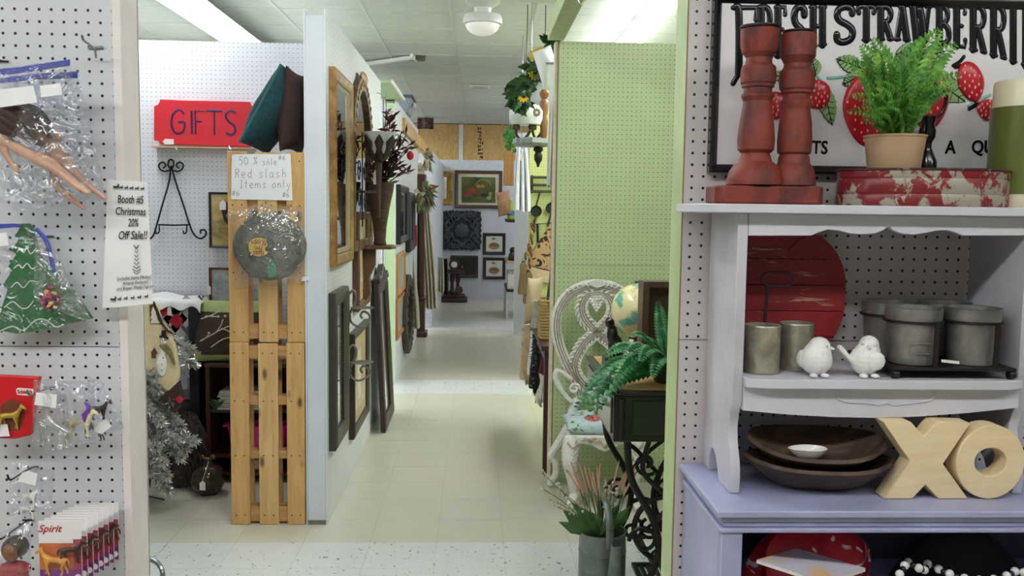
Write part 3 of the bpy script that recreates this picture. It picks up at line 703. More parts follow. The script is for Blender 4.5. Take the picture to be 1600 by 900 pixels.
GL = {
 'F': [([(.15, 1), (.25, .96), (.28, .5), (.25, .02)], 1), ([(.0, .98), (1, .98), (1, .8)], .7), ([(.28, .52), (.72, .52)], .6), ([(.25, .02), (.0, -.12)], .7)],
 'R': [([(.22, 0), (.22, .97)], 1), ([(.05, .98), (.6, .98), (.85, .88), (.88, .7), (.7, .55), (.25, .53)], .8), ([(.5, .53), (.72, .25), (.88, .03)], .9), ([(.05, .01), (.42, .01)], .55), ([(.75, .01), (1, .01)], .55)],
 'E': [([(.25, 0), (.25, .98)], 1), ([(.05, .98), (.9, .98), (.92, .82)], .65), ([(.25, .52), (.7, .52)], .6), ([(.05, .02), (.9, .02), (.95, .2)], .65)],
 'S': [([(.88, .78), (.84, .93), (.55, .99), (.2, .92), (.1, .75), (.25, .6), (.65, .47), (.9, .3), (.82, .08), (.45, 0), (.12, .07), (.08, .24)], .95)],
 'H': [([(.22, 0), (.22, .98)], 1), ([(.8, 0), (.8, .98)], 1), ([(.22, .5), (.8, .5)], .6), ([(.02, .98), (.4, .98)], .5), ([(.62, .98), (1, .98)], .5), ([(.02, .01), (.4, .01)], .5), ([(.62, .01), (1, .01)], .5)],
 'T': [([(.5, 0), (.5, .97)], 1), ([(0, .8), (.03, .98), (.97, .98), (1, .8)], .7), ([(.28, .01), (.72, .01)], .5)],
 'A': [([(.12, .02), (.5, .98)], .8), ([(.5, .98), (.85, .02)], 1), ([(.25, .35), (.75, .35)], .55), ([(-.05, .01), (.32, .01)], .5), ([(.65, .01), (1.05, .01)], .5), ([(.3, .99), (.55, .99)], .5)],
 'W': [([(.08, .98), (.28, .02)], 1), ([(.28, .02), (.5, .7)], .7), ([(.48, .9), (.72, .02)], 1), ([(.72, .02), (.93, .98)], .7), ([(-.05, .98), (.25, .98)], .5), ([(.78, .98), (1.05, .98)], .5)],
 'B': [([(.22, 0), (.22, .98)], 1), ([(.05, .98), (.55, .98), (.8, .87), (.8, .68), (.55, .54), (.22, .53)], .75), ([(.55, .54), (.88, .4), (.9, .15), (.6, .02), (.05, .02)], .8)],
 'I': [([(.5, 0), (.5, .98)], 1), ([(.1, .98), (.9, .98)], .5), ([(.1, .01), (.9, .01)], .5)],
}
def sign_letter(ch, x0, x1, ytop=10, ext=None):
    m = MB()
    for pl, w in GL[ch]:
        q = []
        for (u, v) in pl:
            px = x0 + 3 + (x1 - x0 - 6) * u; yb = (62 + 0.00088 * (px - 1385) ** 2) if ext is None else ext
            q.append(P(px, yb + (ytop - yb) * v, YF))
        q = bez(q, 4) if len(q) > 3 else q
        m.tube(q, 0.0084 * w, 10, flat=0.42, up=(0, 0, 1))
        for e in (q[0], q[-1]): m.ell(e, 0.0078 * w, 0.0034, 0.0078 * w, 8, 5)
    return m.build('letter', MKG, sg, smooth=60)
for ch, x0, x1 in (('F', 1142, 1184), ('R', 1182, 1208), ('E', 1208, 1231), ('S', 1236, 1262), ('H', 1262, 1293), ('S', 1302, 1338), ('T', 1339, 1368), ('R', 1368, 1397), ('A', 1396, 1423), ('W', 1421, 1456), ('B', 1460, 1487), ('E', 1487, 1512), ('R', 1512, 1543), ('R', 1544, 1574), ('I', 1575, 1591), ('E', 1594, 1622), ('S', 1626, 1658)):
    sign_letter(ch, x0, x1, 10, 118 if ch == 'F' else None)
for body, px in (('CENTS', 1257), ('A', 1485), ('QUART', 1558)):
    text('small_lettering', body, MKG, sg, P(px, 231, YF - 0.0008), EX, EZ, 0.040, 0.002, sx=0.85, weight=0.0008)
M_BERRY = plain((196, 24, 44), 0.3, 0, 0.1, 10); M_SEED = plain((238, 176, 160), 0.4, 0, 0)
M_LEAF1 = plain((142, 174, 118), 0.35, 0, 0.05, 10); M_TEAL = plain((138, 196, 188), 0.35, 0, 0)
def berry(cx, cy, rx, ry, tilt, seeds=26):
    out = []; ca, sa = math.cos(tilt), math.sin(tilt)
    for i in range(36):
        a = 2 * PI * i / 36; u = math.cos(a); v = math.sin(a); k = 1 - 0.28 * max(0, v) ** 1.5
        out.append((cx + (rx * u * k) * ca - ry * v * sa, cy + (rx * u * k) * sa + ry * v * ca))
    m = MB(); n = len(out); ctr = P(cx, cy, YF - 0.010)
    rings = [[P(cx + (x - cx) * s, cy + (y - cy) * s, YF - d) for x, y in out] for s, d in ((1.0, 0.0), (0.96, 0.005), (0.8, 0.0085), (0.45, 0.010))]
    for r in rings: m.v += r
    for j in range(3):
        for i in range(n): m.f.append((j * n + i, j * n + (i + 1) % n, (j + 1) * n + (i + 1) % n, (j + 1) * n + i))
    m.f.append(tuple(3 * n + i for i in range(n)))
    b = m.build('strawberry', M_BERRY, sg, smooth=60)
    sm = MB(); k = 0
    for i in range(seeds):
        rr = math.sqrt((i + 0.5) / seeds) * 0.86; a = i * 2.399
        x, y = rr * math.cos(a), rr * math.sin(a); kk = 1 - 0.28 * max(0, y) ** 1.5
        px = cx + rx * x * kk * ca - ry * y * sa; py = cy + rx * x * kk * sa + ry * y * ca
        sm.ell(P(px, py, YF - 0.0105 + 0.0055 * rr ** 3), 0.0022, 0.0014, 0.0036, 6, 4)
    sm.build('seeds', M_SEED, b)['kind'] = 'stuff'
for a in ((1362, 168, 46, 62, 0.15), (1447, 150, 37, 54, -0.1), (1517, 128, 21, 33, -0.25), (1545, 172, 20, 17, 0.3), (1276, 148, 24, 24, -0.6), (1212, 165, 24, 22, 0.2)): berry(*a, seeds=int(a[2] * 0.9))
def sign_leaf(x0, y0, x1, y1, w, n=7):
    dx, dy = x1 - x0, y1 - y0; L = math.hypot(dx, dy); ux, uy = dx / L, dy / L; px_, py_ = -uy, ux
    def outline(k):
        L1, L2 = [], []
        for i in range(2 * n + 1):
            t = i / (2 * n); ww = w * (math.sin(PI * min(1, t * 0.98 + 0.02)) ** 0.75) * k * (1.0 if i % 2 else 0.88)
            L1.append((x0 + dx * t + px_ * ww, y0 + dy * t + py_ * ww)); L2.append((x0 + dx * t - px_ * ww, y0 + dy * t - py_ * ww))
        return L1 + [(x1 + ux * 2, y1 + uy * 2)] + L2[::-1]
    b = MB().ext([P(x, y, YF) for x, y in outline(1.0)], (0, -0.003, 0)).build('leaf', M_LEAF1, sg)
    m = MB().tube([P(x0, y0, YF - 0.003), P(x1, y1, YF - 0.003)], 0.0013, 5)
    for i in range(1, n):
        t = i / n; ww = w * math.sin(PI * t) * 0.7
        for s in (1, -1): m.tube([P(x0 + dx * t, y0 + dy * t, YF - 0.003), P(x0 + dx * t + px_ * ww * s + ux * 5, y0 + dy * t + py_ * ww * s + uy * 5, YF - 0.003)], 0.0008, 4)
    pl = outline(1.0); m.tube([P(x, y, YF - 0.002) for x, y in pl], 0.0009, 4, closed=True)
    m.build('leaf_vein', MKG, b)
for a in ((1350, 108, 1308, 92, 14), (1345, 118, 1318, 132, 12), (1352, 104, 1385, 82, 15), (1275, 118, 1268, 90, 12), (1285, 130, 1300, 194, 14), (1430, 96, 1475, 80, 13), (1440, 110, 1507, 158, 22), (1400, 85, 1440, 72, 12), (1250, 120, 1200, 118, 9)): sign_leaf(*a)
for pl in (((1268, 112), (1285, 128), (1292, 150)), ((1292, 122), (1310, 121), (1330, 118)), ((1420, 118), (1432, 105), (1440, 98)), ((1512, 166), (1530, 156), (1548, 148)), ((1516, 160), (1532, 158), (1550, 160))):
    MB().tube(bez([P(x, y, YF - 0.001) for x, y in pl], 5), 0.0035, 6, flat=0.6).build("stem", M_TEAL, sg)
for pl in (((1487, 104), (1500, 96), (1508, 86)), ((1490, 106), (1504, 102), (1512, 100)), ((1520, 168), (1528, 150), (1532, 135)), ((1512, 172), (1526, 164), (1540, 158))):
    MB().tube(bez([P(x, y, YF - 0.001) for x, y in pl], 5), [0.001] + [0.004] * 9 + [0.001], 6, flat=0.6).build('sepal', MKG, sg)
# ---- pair of red turned candlesticks on one block
YCd = 1.845; k1 = 1 / 2.728 * YCd / F
ca = crop(1100, 0, 2.728)
cst = thing('double_candlestick', 'two worn red turned wood candlesticks joined on one block', 'candlestick', (P(1206, 300, YCd).x, YCd, ZT))
M_RED = chippy((138, 54, 42), (84, 36, 30), 0.52, 16, (1, 1, 0.5), 0.6, 0.09)
x0 = P(1121, 300, 1.79).x; x1 = P(1292, 300, 1.79).x; zb0 = ZT + 0.0005; zb1 = P(1200, 290, 1.79).z
ol = [(x0 + 0.014, 1.795), (x1 - 0.012, 1.795), (x1, 1.81), (x1, 1.885), (x1 - 0.012, 1.9), (x0 + 0.014, 1.9), (x0, 1.885), (x0, 1.81)]
MB().ext([(x, y, zb0) for x, y in ol], (0, 0, zb1 - zb0)).build('base_block', M_RED, cst, bevel=0.004, seg=2)
profA = [(105, 790), (105, 770), (98, 735), (84, 705), (70, 690), (66, 672), (62, 655), (66, 652), (74, 640), (76, 600), (72, 540), (66, 480), (62, 435), (68, 415), (68, 405), (62, 398), (62, 378), (68, 374), (68, 362), (72, 356), (73, 320), (71, 288), (60, 274), (58, 250), (62, 240), (70, 228), (76, 200), (77, 130), (74, 127)]
profB = [(88, 790), (84, 740), (78, 715), (68, 695), (66, 670), (62, 658), (70, 650), (72, 600), (68, 520), (62, 465), (66, 445), (66, 432), (58, 420), (58, 402), (66, 396), (66, 385), (71, 378), (73, 345), (71, 305), (62, 288), (60, 272), (66, 255), (72, 240), (73, 160), (70, 143)]
for prof, xt, xbm, plate in ((profA, 240, 214, 85), (profB, 392, 392, 68)):
    ctr = P(*ca((xt + xbm) / 2, 450), YCd); zz = lambda y: P(*ca(300, y), YCd).z
    o = MB().lathe([((69 + (r - 69) * 1.4) * k1, max(zz(y), zb1 + 0.0003)) for r, y in prof], (ctr.x, YCd, 0), 28).build('turned_stem', M_RED, cst, smooth=22)
    zt = zz(prof[-1][1])
    MB().lathe([(plate * k1 * 0.9, zt + 0.0003), (plate * k1, zt + 0.004), (plate * k1, zt + 0.006), (plate * k1 * 0.85, zt + 0.0045), (0.002, zt + 0.0045)], (ctr.x, YCd, 0), 28).build('drip_plate', plain((70, 66, 62), 0.35, 0.8, 0.2), o)
# ---- red and bare metal round tin
tc = V((P(1441, 290, 1.86).x, 1.862, ZT + 0.0005)); trx = (P(1573, 290, 1.86).x - P(1310, 290, 1.86).x) / 2; ztin = P(1441, 266, 1.86).z
tin = thing('round_tin', 'round red tin with worn bare metal bands under the fern', 'tin', tc)
M_TIN = chippy((132, 32, 38), (160, 153, 140), 0.51, 24, (1, 1, 0.8), 0.4, 0.02)
hh = ztin - tc.z
MB().lathe([(0.99, 0), (1.0, 0.003), (1.0, hh * 0.28), (0.985, hh * 0.32), (1.0, hh * 0.36), (1.0, hh * 0.7), (0.985, hh * 0.74), (1.0, hh * 0.78), (1.0, hh * 0.94)] and
           [(trx * r, z) for r, z in ((0.98, 0), (0.99, 0.003), (0.99, hh * 0.28), (0.975, hh * 0.32), (0.99, hh * 0.36), (0.99, hh * 0.7), (0.975, hh * 0.74), (0.99, hh * 0.78), (0.99, hh * 0.93))], (0, 0, 0), 56, sy=0.62).build('body', M_TIN, tin, world=False)
MB().lathe([(trx * 0.991, hh * 0.931), (trx * 1.01, hh * 0.95), (trx * 1.01, hh * 0.99), (trx * 0.99, hh), (0.002, hh)], (0, 0, 0), 56, sy=0.62).build('lid', chippy((74, 34, 36), (140, 130, 120), 0.62, 18, (1, 1, 1), 0.4), tin, world=False)
# ---- fern in a paper pot
pc = P(1396, 268, 1.84); pc.z = ztin + 0.0006
fern = thing('potted_fern', 'bright green fern in a brown paper pot on the round red tin', 'plant', pc)
rp = 46 * 1.84 / F; hp = (P(1396, 212, 1.84).z - pc.z)
MB().lathe([(rp * 0.84, 0), (rp * 0.86, 0.003), (rp * 0.99, hp * 0.93), (rp * 1.02, hp * 0.94), (rp * 1.03, hp), (rp * 0.98, hp), (rp * 0.94, hp * 0.8), (0.003, hp * 0.8)], (0, 0, 0), 28).build('pot', plain((182, 152, 120), 0.8, 0, 0.08, 20), fern, world=False)
def frond(m, base, tip, bow, n=13, lw=0.2, ll=None, up=(0, 0, 1), curl=0.0, leafw=0.34):
    """arched leaf with paired leaflets"""
    base, tip = V(base), V(tip); d = tip - base; L = d.length
    ctrl = [base, base + d * 0.35 + V(bow) * 0.8, base + d * 0.7 + V(bow), tip]
    path = bez(ctrl, 8); m.tube(path, [0.0016 * (1 - 0.7 * i / (len(path) - 1)) * (L / 0.15) ** 0.5 for i in range(len(path))], 4)
    for i in range(n):
        t = 0.12 + 0.88 * i / n; idx = t * (len(path) - 1); k = min(int(idx), len(path) - 2); p = path[k].lerp(path[k + 1], idx - k)
        tan = (path[k + 1] - path[k]).normalized(); sd = tan.cross(V(up)); sd = sd.normalized() if sd.length > 1e-3 else V((1, 0, 0))
        nrm = sd.cross(tan).normalized(); l = L * lw * (math.sin(PI * min(1, 0.18 + t * 0.80)) ** 0.8)
        for s in (-1, 1):
            a = (sd * s * 0.86 + tan * 0.5 + nrm * (0.15 + curl)).normalized(); w = a.cross(nrm).normalized() * l * leafw * 0.5
            e = p + a * l - nrm * l * 0.15
            q = p + a * l * 0.5 + nrm * l * 0.05
            m.add([p, q - w, e, q + w, q + nrm * l * 0.06], [(0, 1, 4), (1, 2, 4), (2, 3, 4), (3, 0, 4)])
M_FERN = blotch([(0.3, (36, 78, 26)), (0.5, (80, 140, 46)), (0.7, (138, 190, 76))], 26, 0.5)
fp = lambda x, y, Y: P(x, y, Y) - pc
rnd = random.Random(3)
tips = [(1318, 92, 1.82), (1330, 150, 1.78), (1322, 175, 1.82), (1345, 70, 1.85), (1362, 60, 1.80), (1380, 82, 1.76), (1400, 88, 1.74), (1425, 95, 1.78), (1440, 62, 1.84), (1470, 46, 1.83), (1495, 68, 1.85), (1503, 115, 1.80), (1492, 140, 1.76), (1460, 130, 1.74), (1370, 130, 1.73), (1345, 190, 1.76), (1415, 150, 1.72), (1455, 175, 1.75), (1385, 165, 1.72), (1350, 120, 1.88), (1420, 78, 1.9), (1475, 100, 1.88), (1362, 178, 1.74), (1430, 185, 1.74)]
for i, (x, y, Y) in enumerate(tips):
    m = MB(); b = V((rnd.uniform(-0.02, 0.02), rnd.uniform(-0.015, 0.015), hp * 0.82)); tp = fp(x, y, Y)
    frond(m, b, tp, V((0, 0, 0.018)) + V((tp.x, 0, 0)) * -0.15, 17, 0.165, leafw=0.5, up=(0, -0.9, 0.4)); m.build('frond', M_FERN, fern, world=False, smooth=0)
# ---- black iron ewer behind the fern
ec = P(1446, 262, 1.925); ec.z = ZT + 0.0006
ew = thing('black_ewer', 'black metal ewer with a loop handle behind the fern', 'pitcher', (ec.x, 1.925, ztin + 0.0006)); kk = 1.925 / F
ez = lambda y: max(0.0, P(1446, y, 1.925).z - ztin - 0.0006)
MB().lathe([(17 * kk, 0), (16 * kk, ez(252)), (10 * kk, ez(238)), (7 * kk, ez(230)), (8 * kk, ez(222)), (12 * kk, ez(215)), (13 * kk, ez(205)), (10 * kk, ez(195)), (12 * kk, ez(188)), (12 * kk, ez(182)), (6 * kk, ez(180))], n=24).build('body', MKG, ew, world=False)
w = lambda x, y: P(x, y, 1.925) - V((ec.x, 1.925, ztin + 0.0006))
MB().tube(bez([w(1452, 190), (w(1470, 178)), w(1478, 155), w(1472, 135), w(1455, 130), w(1442, 138)], 6), 0.0035, 8).build('handle', MKG, ew, world=False)
# ---- green flask
fc = P(1594, 315, 1.86); fr = 51 * 1.86 / F
th = thing('vacuum_flask', 'olive green vacuum flask with a cream cap at the right', 'flask', (fc.x, 1.86, ZT + 0.0006))
fz = lambda y: P(1580, y, 1.86).z - ZT - 0.0006
M_CREAM = plain((226, 216, 190), 0.3, 0, 0.03)
fr2 = min(fr, 0.066)
MB().lathe([(fr2 * 0.93, 0), (fr2 * 0.95, 0.002), (fr2 * 0.95, fz(303))], n=40).build('base', M_CREAM, th, world=False)
MB().lathe([(fr2, fz(303) + 0.0003), (fr2, fz(169))], n=40).build('body', plain((98, 106, 46), 0.28, 0, 0.06, 6), th, world=False)
MB().lathe([(fr2 * 0.96, fz(169) + 0.0003), (fr2 * 0.94, fz(132)), (fr2 * 0.9, fz(127)), (0.002, fz(126))], n=40).build('cap', M_CREAM, th, world=False)
# ---- middle shelf: apple board, cup caddy, birds, planter
ac = V((P(1222, 455, 1.955).x, 1.955, 0)); rA = 0.142
ap_ = thing('apple_board', 'red painted plank apple cut-out standing at the back of the hutch', 'decoration', (ac.x, 1.96, ZM))
zc = ZM + 0.0005 + 0.148
out = []
for i in range(56):
    a = 2 * PI * i / 56 - PI / 2; r = 1 - 0.10 * math.exp(-((a - PI / 2) / 0.35) ** 2) + 0.04 * math.sin(2 * a) ** 2
    out.append((ac.x + rA * r * math.cos(a), zc + 0.148 * r * math.sin(a)))
zmin = min(z for _, z in out); out = [(min(x, ac.x + 0.14), z - zmin + ZM + 0.0005) for x, z in out]
M_APL = chippy((142, 26, 34), (168, 132, 112), 0.60, 7, (1, 1, 9), 0.5, 0.02)
rows = 5; zlo = ZM; zhi = max(z for _, z in out)
def clip(poly, z0, z1):
    def half(pl, z, up):
        r = []
        for i in range(len(pl)):
            a, b = pl[i], pl[(i + 1) % len(pl)]; ia = (a[1] >= z) == up; ib = (b[1] >= z) == up
            if ia: r.append(a)
            if ia != ib: t = (z - a[1]) / (b[1] - a[1]); r.append((a[0] + (b[0] - a[0]) * t, z))
        return r
    return half(half(poly, z0, True), z1, False)
for k in range(rows):
    z0 = zlo + (zhi - zlo) * k / rows - (0.001 if k == 0 else 0); z1 = zlo + (zhi - zlo) * (k + 1) / rows + (0.001 if k == rows - 1 else -0.0012)
    pl = clip(out, z0, z1)
    if len(pl) > 2: MB().ext([(x, 1.952, z) for x, z in pl], (0, 0.012, 0)).build('plank', M_APL, ap_, bevel=0.0008)
lf = [P(x, y, 1.948) for x, y in ((1232, 392), (1245, 378), (1265, 368), (1285, 368), (1290, 380), (1280, 392), (1258, 398))]
MB().ext(lf, (0, 0.008, 0)).build('leaf', plain((128, 36, 40), 0.6), ap_)
M_GALV = blotch([(0.25, (128, 122, 106)), (0.45, (160, 154, 136)), (0.6, (182, 176, 158)), (0.8, (206, 200, 184))], 20, 0.36, metal=0.5, detail=3, dist=1.0)
kc = P(1210, 580, 1.845)
cd = thing('cup_caddy', 'pair of galvanised cups on a carrier with an upright iron handle', 'caddy', (kc.x, 1.85, ZM))
def cup(px, pyt, pyb, Y, r):
    c = P(px, pyb, Y); zt = P(px, pyt, Y).z; z0 = ZM + 0.001
    return MB().lathe([(r * 0.98, z0), (r, z0 + 0.003), (r, zt - 0.004), (r * 1.02, zt - 0.002), (r * 1.0, zt), (r * 0.95, zt - 0.002), (r * 0.94, z0 + 0.006), (0.002, z0 + 0.006)], (c.x, Y, 0), 32).build('cup', M_GALV, cd)
cup(1189, 507, 580, 1.828, 0.0365); cup(1243, 504, 574, 1.865, 0.0345)
ph = lambda x, y: P(x, y, 1.868)
pp_ = P(1214, 520, 1.875)
MB().bar((P(1211, 505, 1.815).x, 1.885, ZM + 0.08), (P(1215, 505, 1.815).x, 1.885, P(1213, 447, 1.885).z), 0.006, 0.003, (0, 1, 0)).build('handle_rod', plain((52, 40, 42), 0.5, 0.6), cd)
lp = [P(1215, 436, 1.885) + V((0.034 * math.cos(a) * (abs(math.cos(a)) ** -0.35 if abs(math.cos(a)) > 0.05 else 1), 0, 0.015 * math.sin(a))) for a in [2 * PI * i / 28 for i in range(28)]]
MB().tube(lp, 0.0028, 6, closed=True).build('handle_loop', plain((60, 44, 46), 0.5, 0.6), cd)
MB().box(P(1211, 505, 1.885).x - 0.02, P(1211, 505, 1.885).x + 0.02, 1.886, 1.889, ZM + 0.078, ZM + 0.088).build('carrier_band', plain((52, 40, 42), 0.5, 0.6), cd)
M_BIRD = plain((236, 234, 232), 0.35, 0, 0.02)
def bird(px, py, Y, s, facing, label):
    b = P(px, py, Y); b.z = ZM + 0.0005
    t = thing('ceramic_bird', label, 'figurine', (b.x, Y, ZM), 0, 'white faceted ceramic birds')
    g = lambda x, y, z: (b.x + x * s * facing, Y + y * s, ZM + 0.0005 + z * s)
    def ex(m):
        if facing < 0:   # long upright tail
            m.hexa([g(0.022, -0.010, 0.018), g(0.022, 0.010, 0.018), g(0.062, 0.008, 0.060), g(0.062, -0.008, 0.060), g(0.026, -0.010, 0.034), g(0.026, 0.010, 0.034), g(0.056, 0.008, 0.068), g(0.056, -0.008, 0.068)])
    if facing < 0: el = [(g(0, 0, 0.036), (0.033 * s, 0.03 * s, 0.034 * s)), (g(-0.006, 0, 0.066), (0.021 * s, 0.021 * s, 0.021 * s)), (g(-0.004, 0, 0.052), (0.026 * s, 0.025 * s, 0.024 * s))]
    else: el = [(g(0, 0, 0.036), (0.035 * s, 0.032 * s, 0.034 * s)), (g(0.006, 0, 0.064), (0.024 * s, 0.023 * s, 0.022 * s)), (g(0.002, 0, 0.050), (0.030 * s, 0.028 * s, 0.026 * s))]
    blob('body', el, M_BIRD, t, 0.0035, 0.16, False, ex)
    hx = el[1][0]; fd = V((-0.35 if facing < 0 else 0.86, -0.9 if facing < 0 else -0.5, -0.08)).normalized(); hr = 0.022 * s
    p = V(hx) + fd * hr * 0.85; e = p + fd * 0.013 * s
    MB().lathe([(0.0065 * s, 0), (0.004 * s, 0.007 * s), (0.0005, 0.014 * s)], p, 8, fd).build('beak', M_BIRD, t, smooth=0)
    for sg_ in (-1, 1):
        sdv = fd.cross(EZ).normalized() * sg_
        q = V(hx) + (fd * 0.75 + sdv * 0.55 + EZ * 0.22).normalized() * hr * 0.97
        MB().ell(q, 0.0036 * s, 0.0030 * s, 0.0024 * s, 8, 5).build('eye', plain((196, 194, 192), 0.4, 0, 0), t)
        fq = V(g(0.012 * sg_, -0.022, 0.005)); MB().ell(fq, 0.009 * s, 0.012 * s, 0.005 * s, 8, 5).build('foot', M_BIRD, t, smooth=0)
        wq = V(g(0.0, 0, 0.036)) + V((0.026 * sg_ * s if facing > 0 else 0.012 * s, 0.010 * s if facing > 0 else 0.024 * sg_ * s, 0)); MB().ell(wq, (0.012 if facing > 0 else 0.02) * s, (0.02 if facing > 0 else 0.010) * s, 0.02 * s, 10, 6).build('wing', M_BIRD, t, smooth=0)
bird(1274, 586, 1.785, 0.93, 1, 'white ceramic bird with a round body beside the galvanised cups')
bird(1351, 587, 1.785, 0.96, -1, 'white ceramic bird with its tail raised in front of the planter')
M_ZINC = blotch([(0.25, (104, 101, 101)), (0.5, (134, 131, 130)), (0.75, (166, 163, 160))], 16, 0.38, metal=0.6, detail=3)
M_IRON = plain((48, 42, 42), 0.5, 0.6, 0.15)
pX = [P(1428, 480, 1.812).x, P(1520, 480, 1.812).x]; pY = [1.812, 1.925]
pl_ = thing('pot_planter', 'set of four grey metal pots on a wheeled iron tray', 'planter', (sum(pX) / 2, 1.86, ZM))
zt0, zt1 = ZM + 0.018, ZM + 0.024
MB().box(pX[0] - 0.062, pX[1] + 0.064, 1.752, 1.982, zt0, zt1).build('tray', M_IRON, pl_, bevel=0.001)
for x in (pX[0] - 0.056, pX[1] + 0.058):
    for y in (1.762, 1.972): MB().lathe([(0.009, -0.006), (0.0095, 0), (0.009, 0.006)], (x, y, ZM + 0.0097), 14, (1, 0, 0)).build('wheel', plain((24, 22, 22), 0.5), pl_)
zr = P(1428, 503, 1.76).z; ztp = P(1428, 484, 1.76).z
for x in pX:
    for y in pY:
        o = MB().lathe([(0.043, zt1 + 0.0005), (0.045, zt1 + 0.002), (0.052, zr - 0.003), (0.0545, zr), (0.0555, ztp), (0.0565, ztp + 0.001), (0.053, ztp), (0.051, zr), (0.043, zt1 + 0.004), (0.001, zt1 + 0.004)], (x, y, 0), 36).build('pot', M_ZINC, pl_)
        lp = [(x + 0.0565 * math.cos(a), y + 0.0565 * math.sin(a), zr - 0.003) for a in [2 * PI * i / 32 for i in range(32)]]
        MB().tube(lp, 0.0026, 6, closed=True).build('holder_ring', M_IRON, o)
    MB().bar((x + 0.022, pY[0] - 0.0545, zt1), (x + 0.022, pY[0] - 0.0575, zr), 0.010, 0.003, (0, 1, 0)).build('upright', M_IRON, pl_)
    q = pY[0] - 0.0525
    if x == pX[0]:
        pts = [(x - 0.030, q + 0.006, zt1 + 0.026), (x - 0.030, q + 0.004, zt1 + 0.048), (x + 0.012, q - 0.002, zt1 + 0.048), (x + 0.012, q + 0.002, zt1 + 0.026)]
        MB().tube(pts, 0.0012, 5, closed=True).build('label_holder', M_ZINC, pl_)
MB().ext([P(1471, 566, 1.755), P(1499, 569, 1.755), P(1499, 564.5, 1.755), P(1471, 561.5, 1.755)], (0, 0.0008, 0)).build('price_sticker', plain((232, 230, 228), 0.6, 0, 0), pl_)
# ---- on the cabinet: dough bowls, shell dish, XO
def boat(m, c, L, Wd, H, ang, th=0.008, tipx=0.0, rise=0.012):
    c = V(c); M = Matrix.Translation(c) @ Matrix.Rotation(ang, 4, 'Z') @ Matrix.Rotation(tipx, 4, 'X')
    def fn(u, v):
        a = 2 * u - 1; b = 2 * v - 1
        w = Wd * max(0.0, 1 - abs(a) ** 2.6) ** 0.55 + 0.006
        h = H * (0.02 + 0.98 * min(1.0, (abs(b) ** 2.2) + abs(a) ** 5.0)) + rise * abs(a) ** 3 * (0.4 + 0.6 * abs(b))
        return M @ V((L * a * (0.80 + 0.20 * h / H), w * b * (0.62 + 0.38 * min(1, h / H)), h + th))
    m.sheet(fn, 28, 14, th); return m
M_DB = blotch([(0.25, (42, 30, 25)), (0.5, (72, 53, 42)), (0.68, (100, 78, 60)), (0.85, (142, 120, 98))], 9, 0.65, (1, 3, 3))
def bowlpos(px, py, Y): q = P(px, py, Y); return q
b1 = V((P(1266, 760, 1.79).x + 0.017, 1.80, ZTAB + 0.0012))
tag(boat(MB(), b1, 0.139, 0.076, 0.052, -0.13).build('dough_bowl', M_DB), 'dark carved wooden dough bowl, lower one of the stack', 'bowl', 'carved wooden dough bowls')
b2 = V((P(1262, 730, 1.80).x + 0.017, 1.812, ZTAB + 0.046))
tag(boat(MB(), b2, 0.129, 0.082, 0.046, -0.12, tipx=0.16).build('dough_bowl', M_DB), 'dark carved wooden dough bowl on top, holding a white shell dish', 'bowl', 'carved wooden dough bowls')
sc = P(1263, 718, 1.81); sc.z = b2.z + 0.018
def shell(u, v):
    a = 2 * PI * u; r = 0.030 * (v ** 0.8) * (1 + 0.25 * max(0, math.cos(a - PI)) ** 6)
    return (sc.x + r * math.cos(a) * 1.15, 1.806 + r * math.sin(a) * 0.8, sc.z + 0.022 * v ** 2.2)
tag(MB().sheet(shell, 26, 8, -0.0025).build('shell_dish', plain((232, 230, 224), 0.15, 0, 0.02)), 'small glossy white shell shaped dish in the upper dough bowl', 'dish')
YX = 1.735
xo_ = thing('xo_letters', 'joined X and O letters cut from thick pale pine', 'letters', (P(1490, 780, YX).x, YX, ZTAB))
M_PINE = wood((224, 198, 152), (242, 222, 184), 'x', 5, 0.5, 9)
zb_ = ZTAB + 0.001
def xp(x, y): q = P(*c4(x, y), YX); q.z = max(q.z, zb_); return q
Xp = [xp(*q) for q in ((845, 222), (965, 222), (1022, 288), (1078, 222), (1228, 228), (1108, 408), (1216, 590), (1085, 590), (1030, 500), (970, 590), (845, 590), (962, 395))]
MB().ext(Xp[::-1], (0, 0.045, 0)).build('letter_x', M_PINE, xo_, bevel=0.0015)
oc = xp(1316, 400); orx = abs(xp(1466, 400).x - oc.x); orz = oc.z - zb_
ring_ext(MB(), [oc + V((orx * math.cos(a), 0, orz * math.sin(a))) for a in [2 * PI * i / 64 for i in range(64)]][::-1],
         [oc + V((orx * 0.47 * math.cos(a), 0, orz * 0.38 * math.sin(a))) for a in [2 * PI * i / 64 for i in range(64)]][::-1], (0, 0.0455, 0)).build('letter_o', M_PINE, xo_, bevel=0.0015)
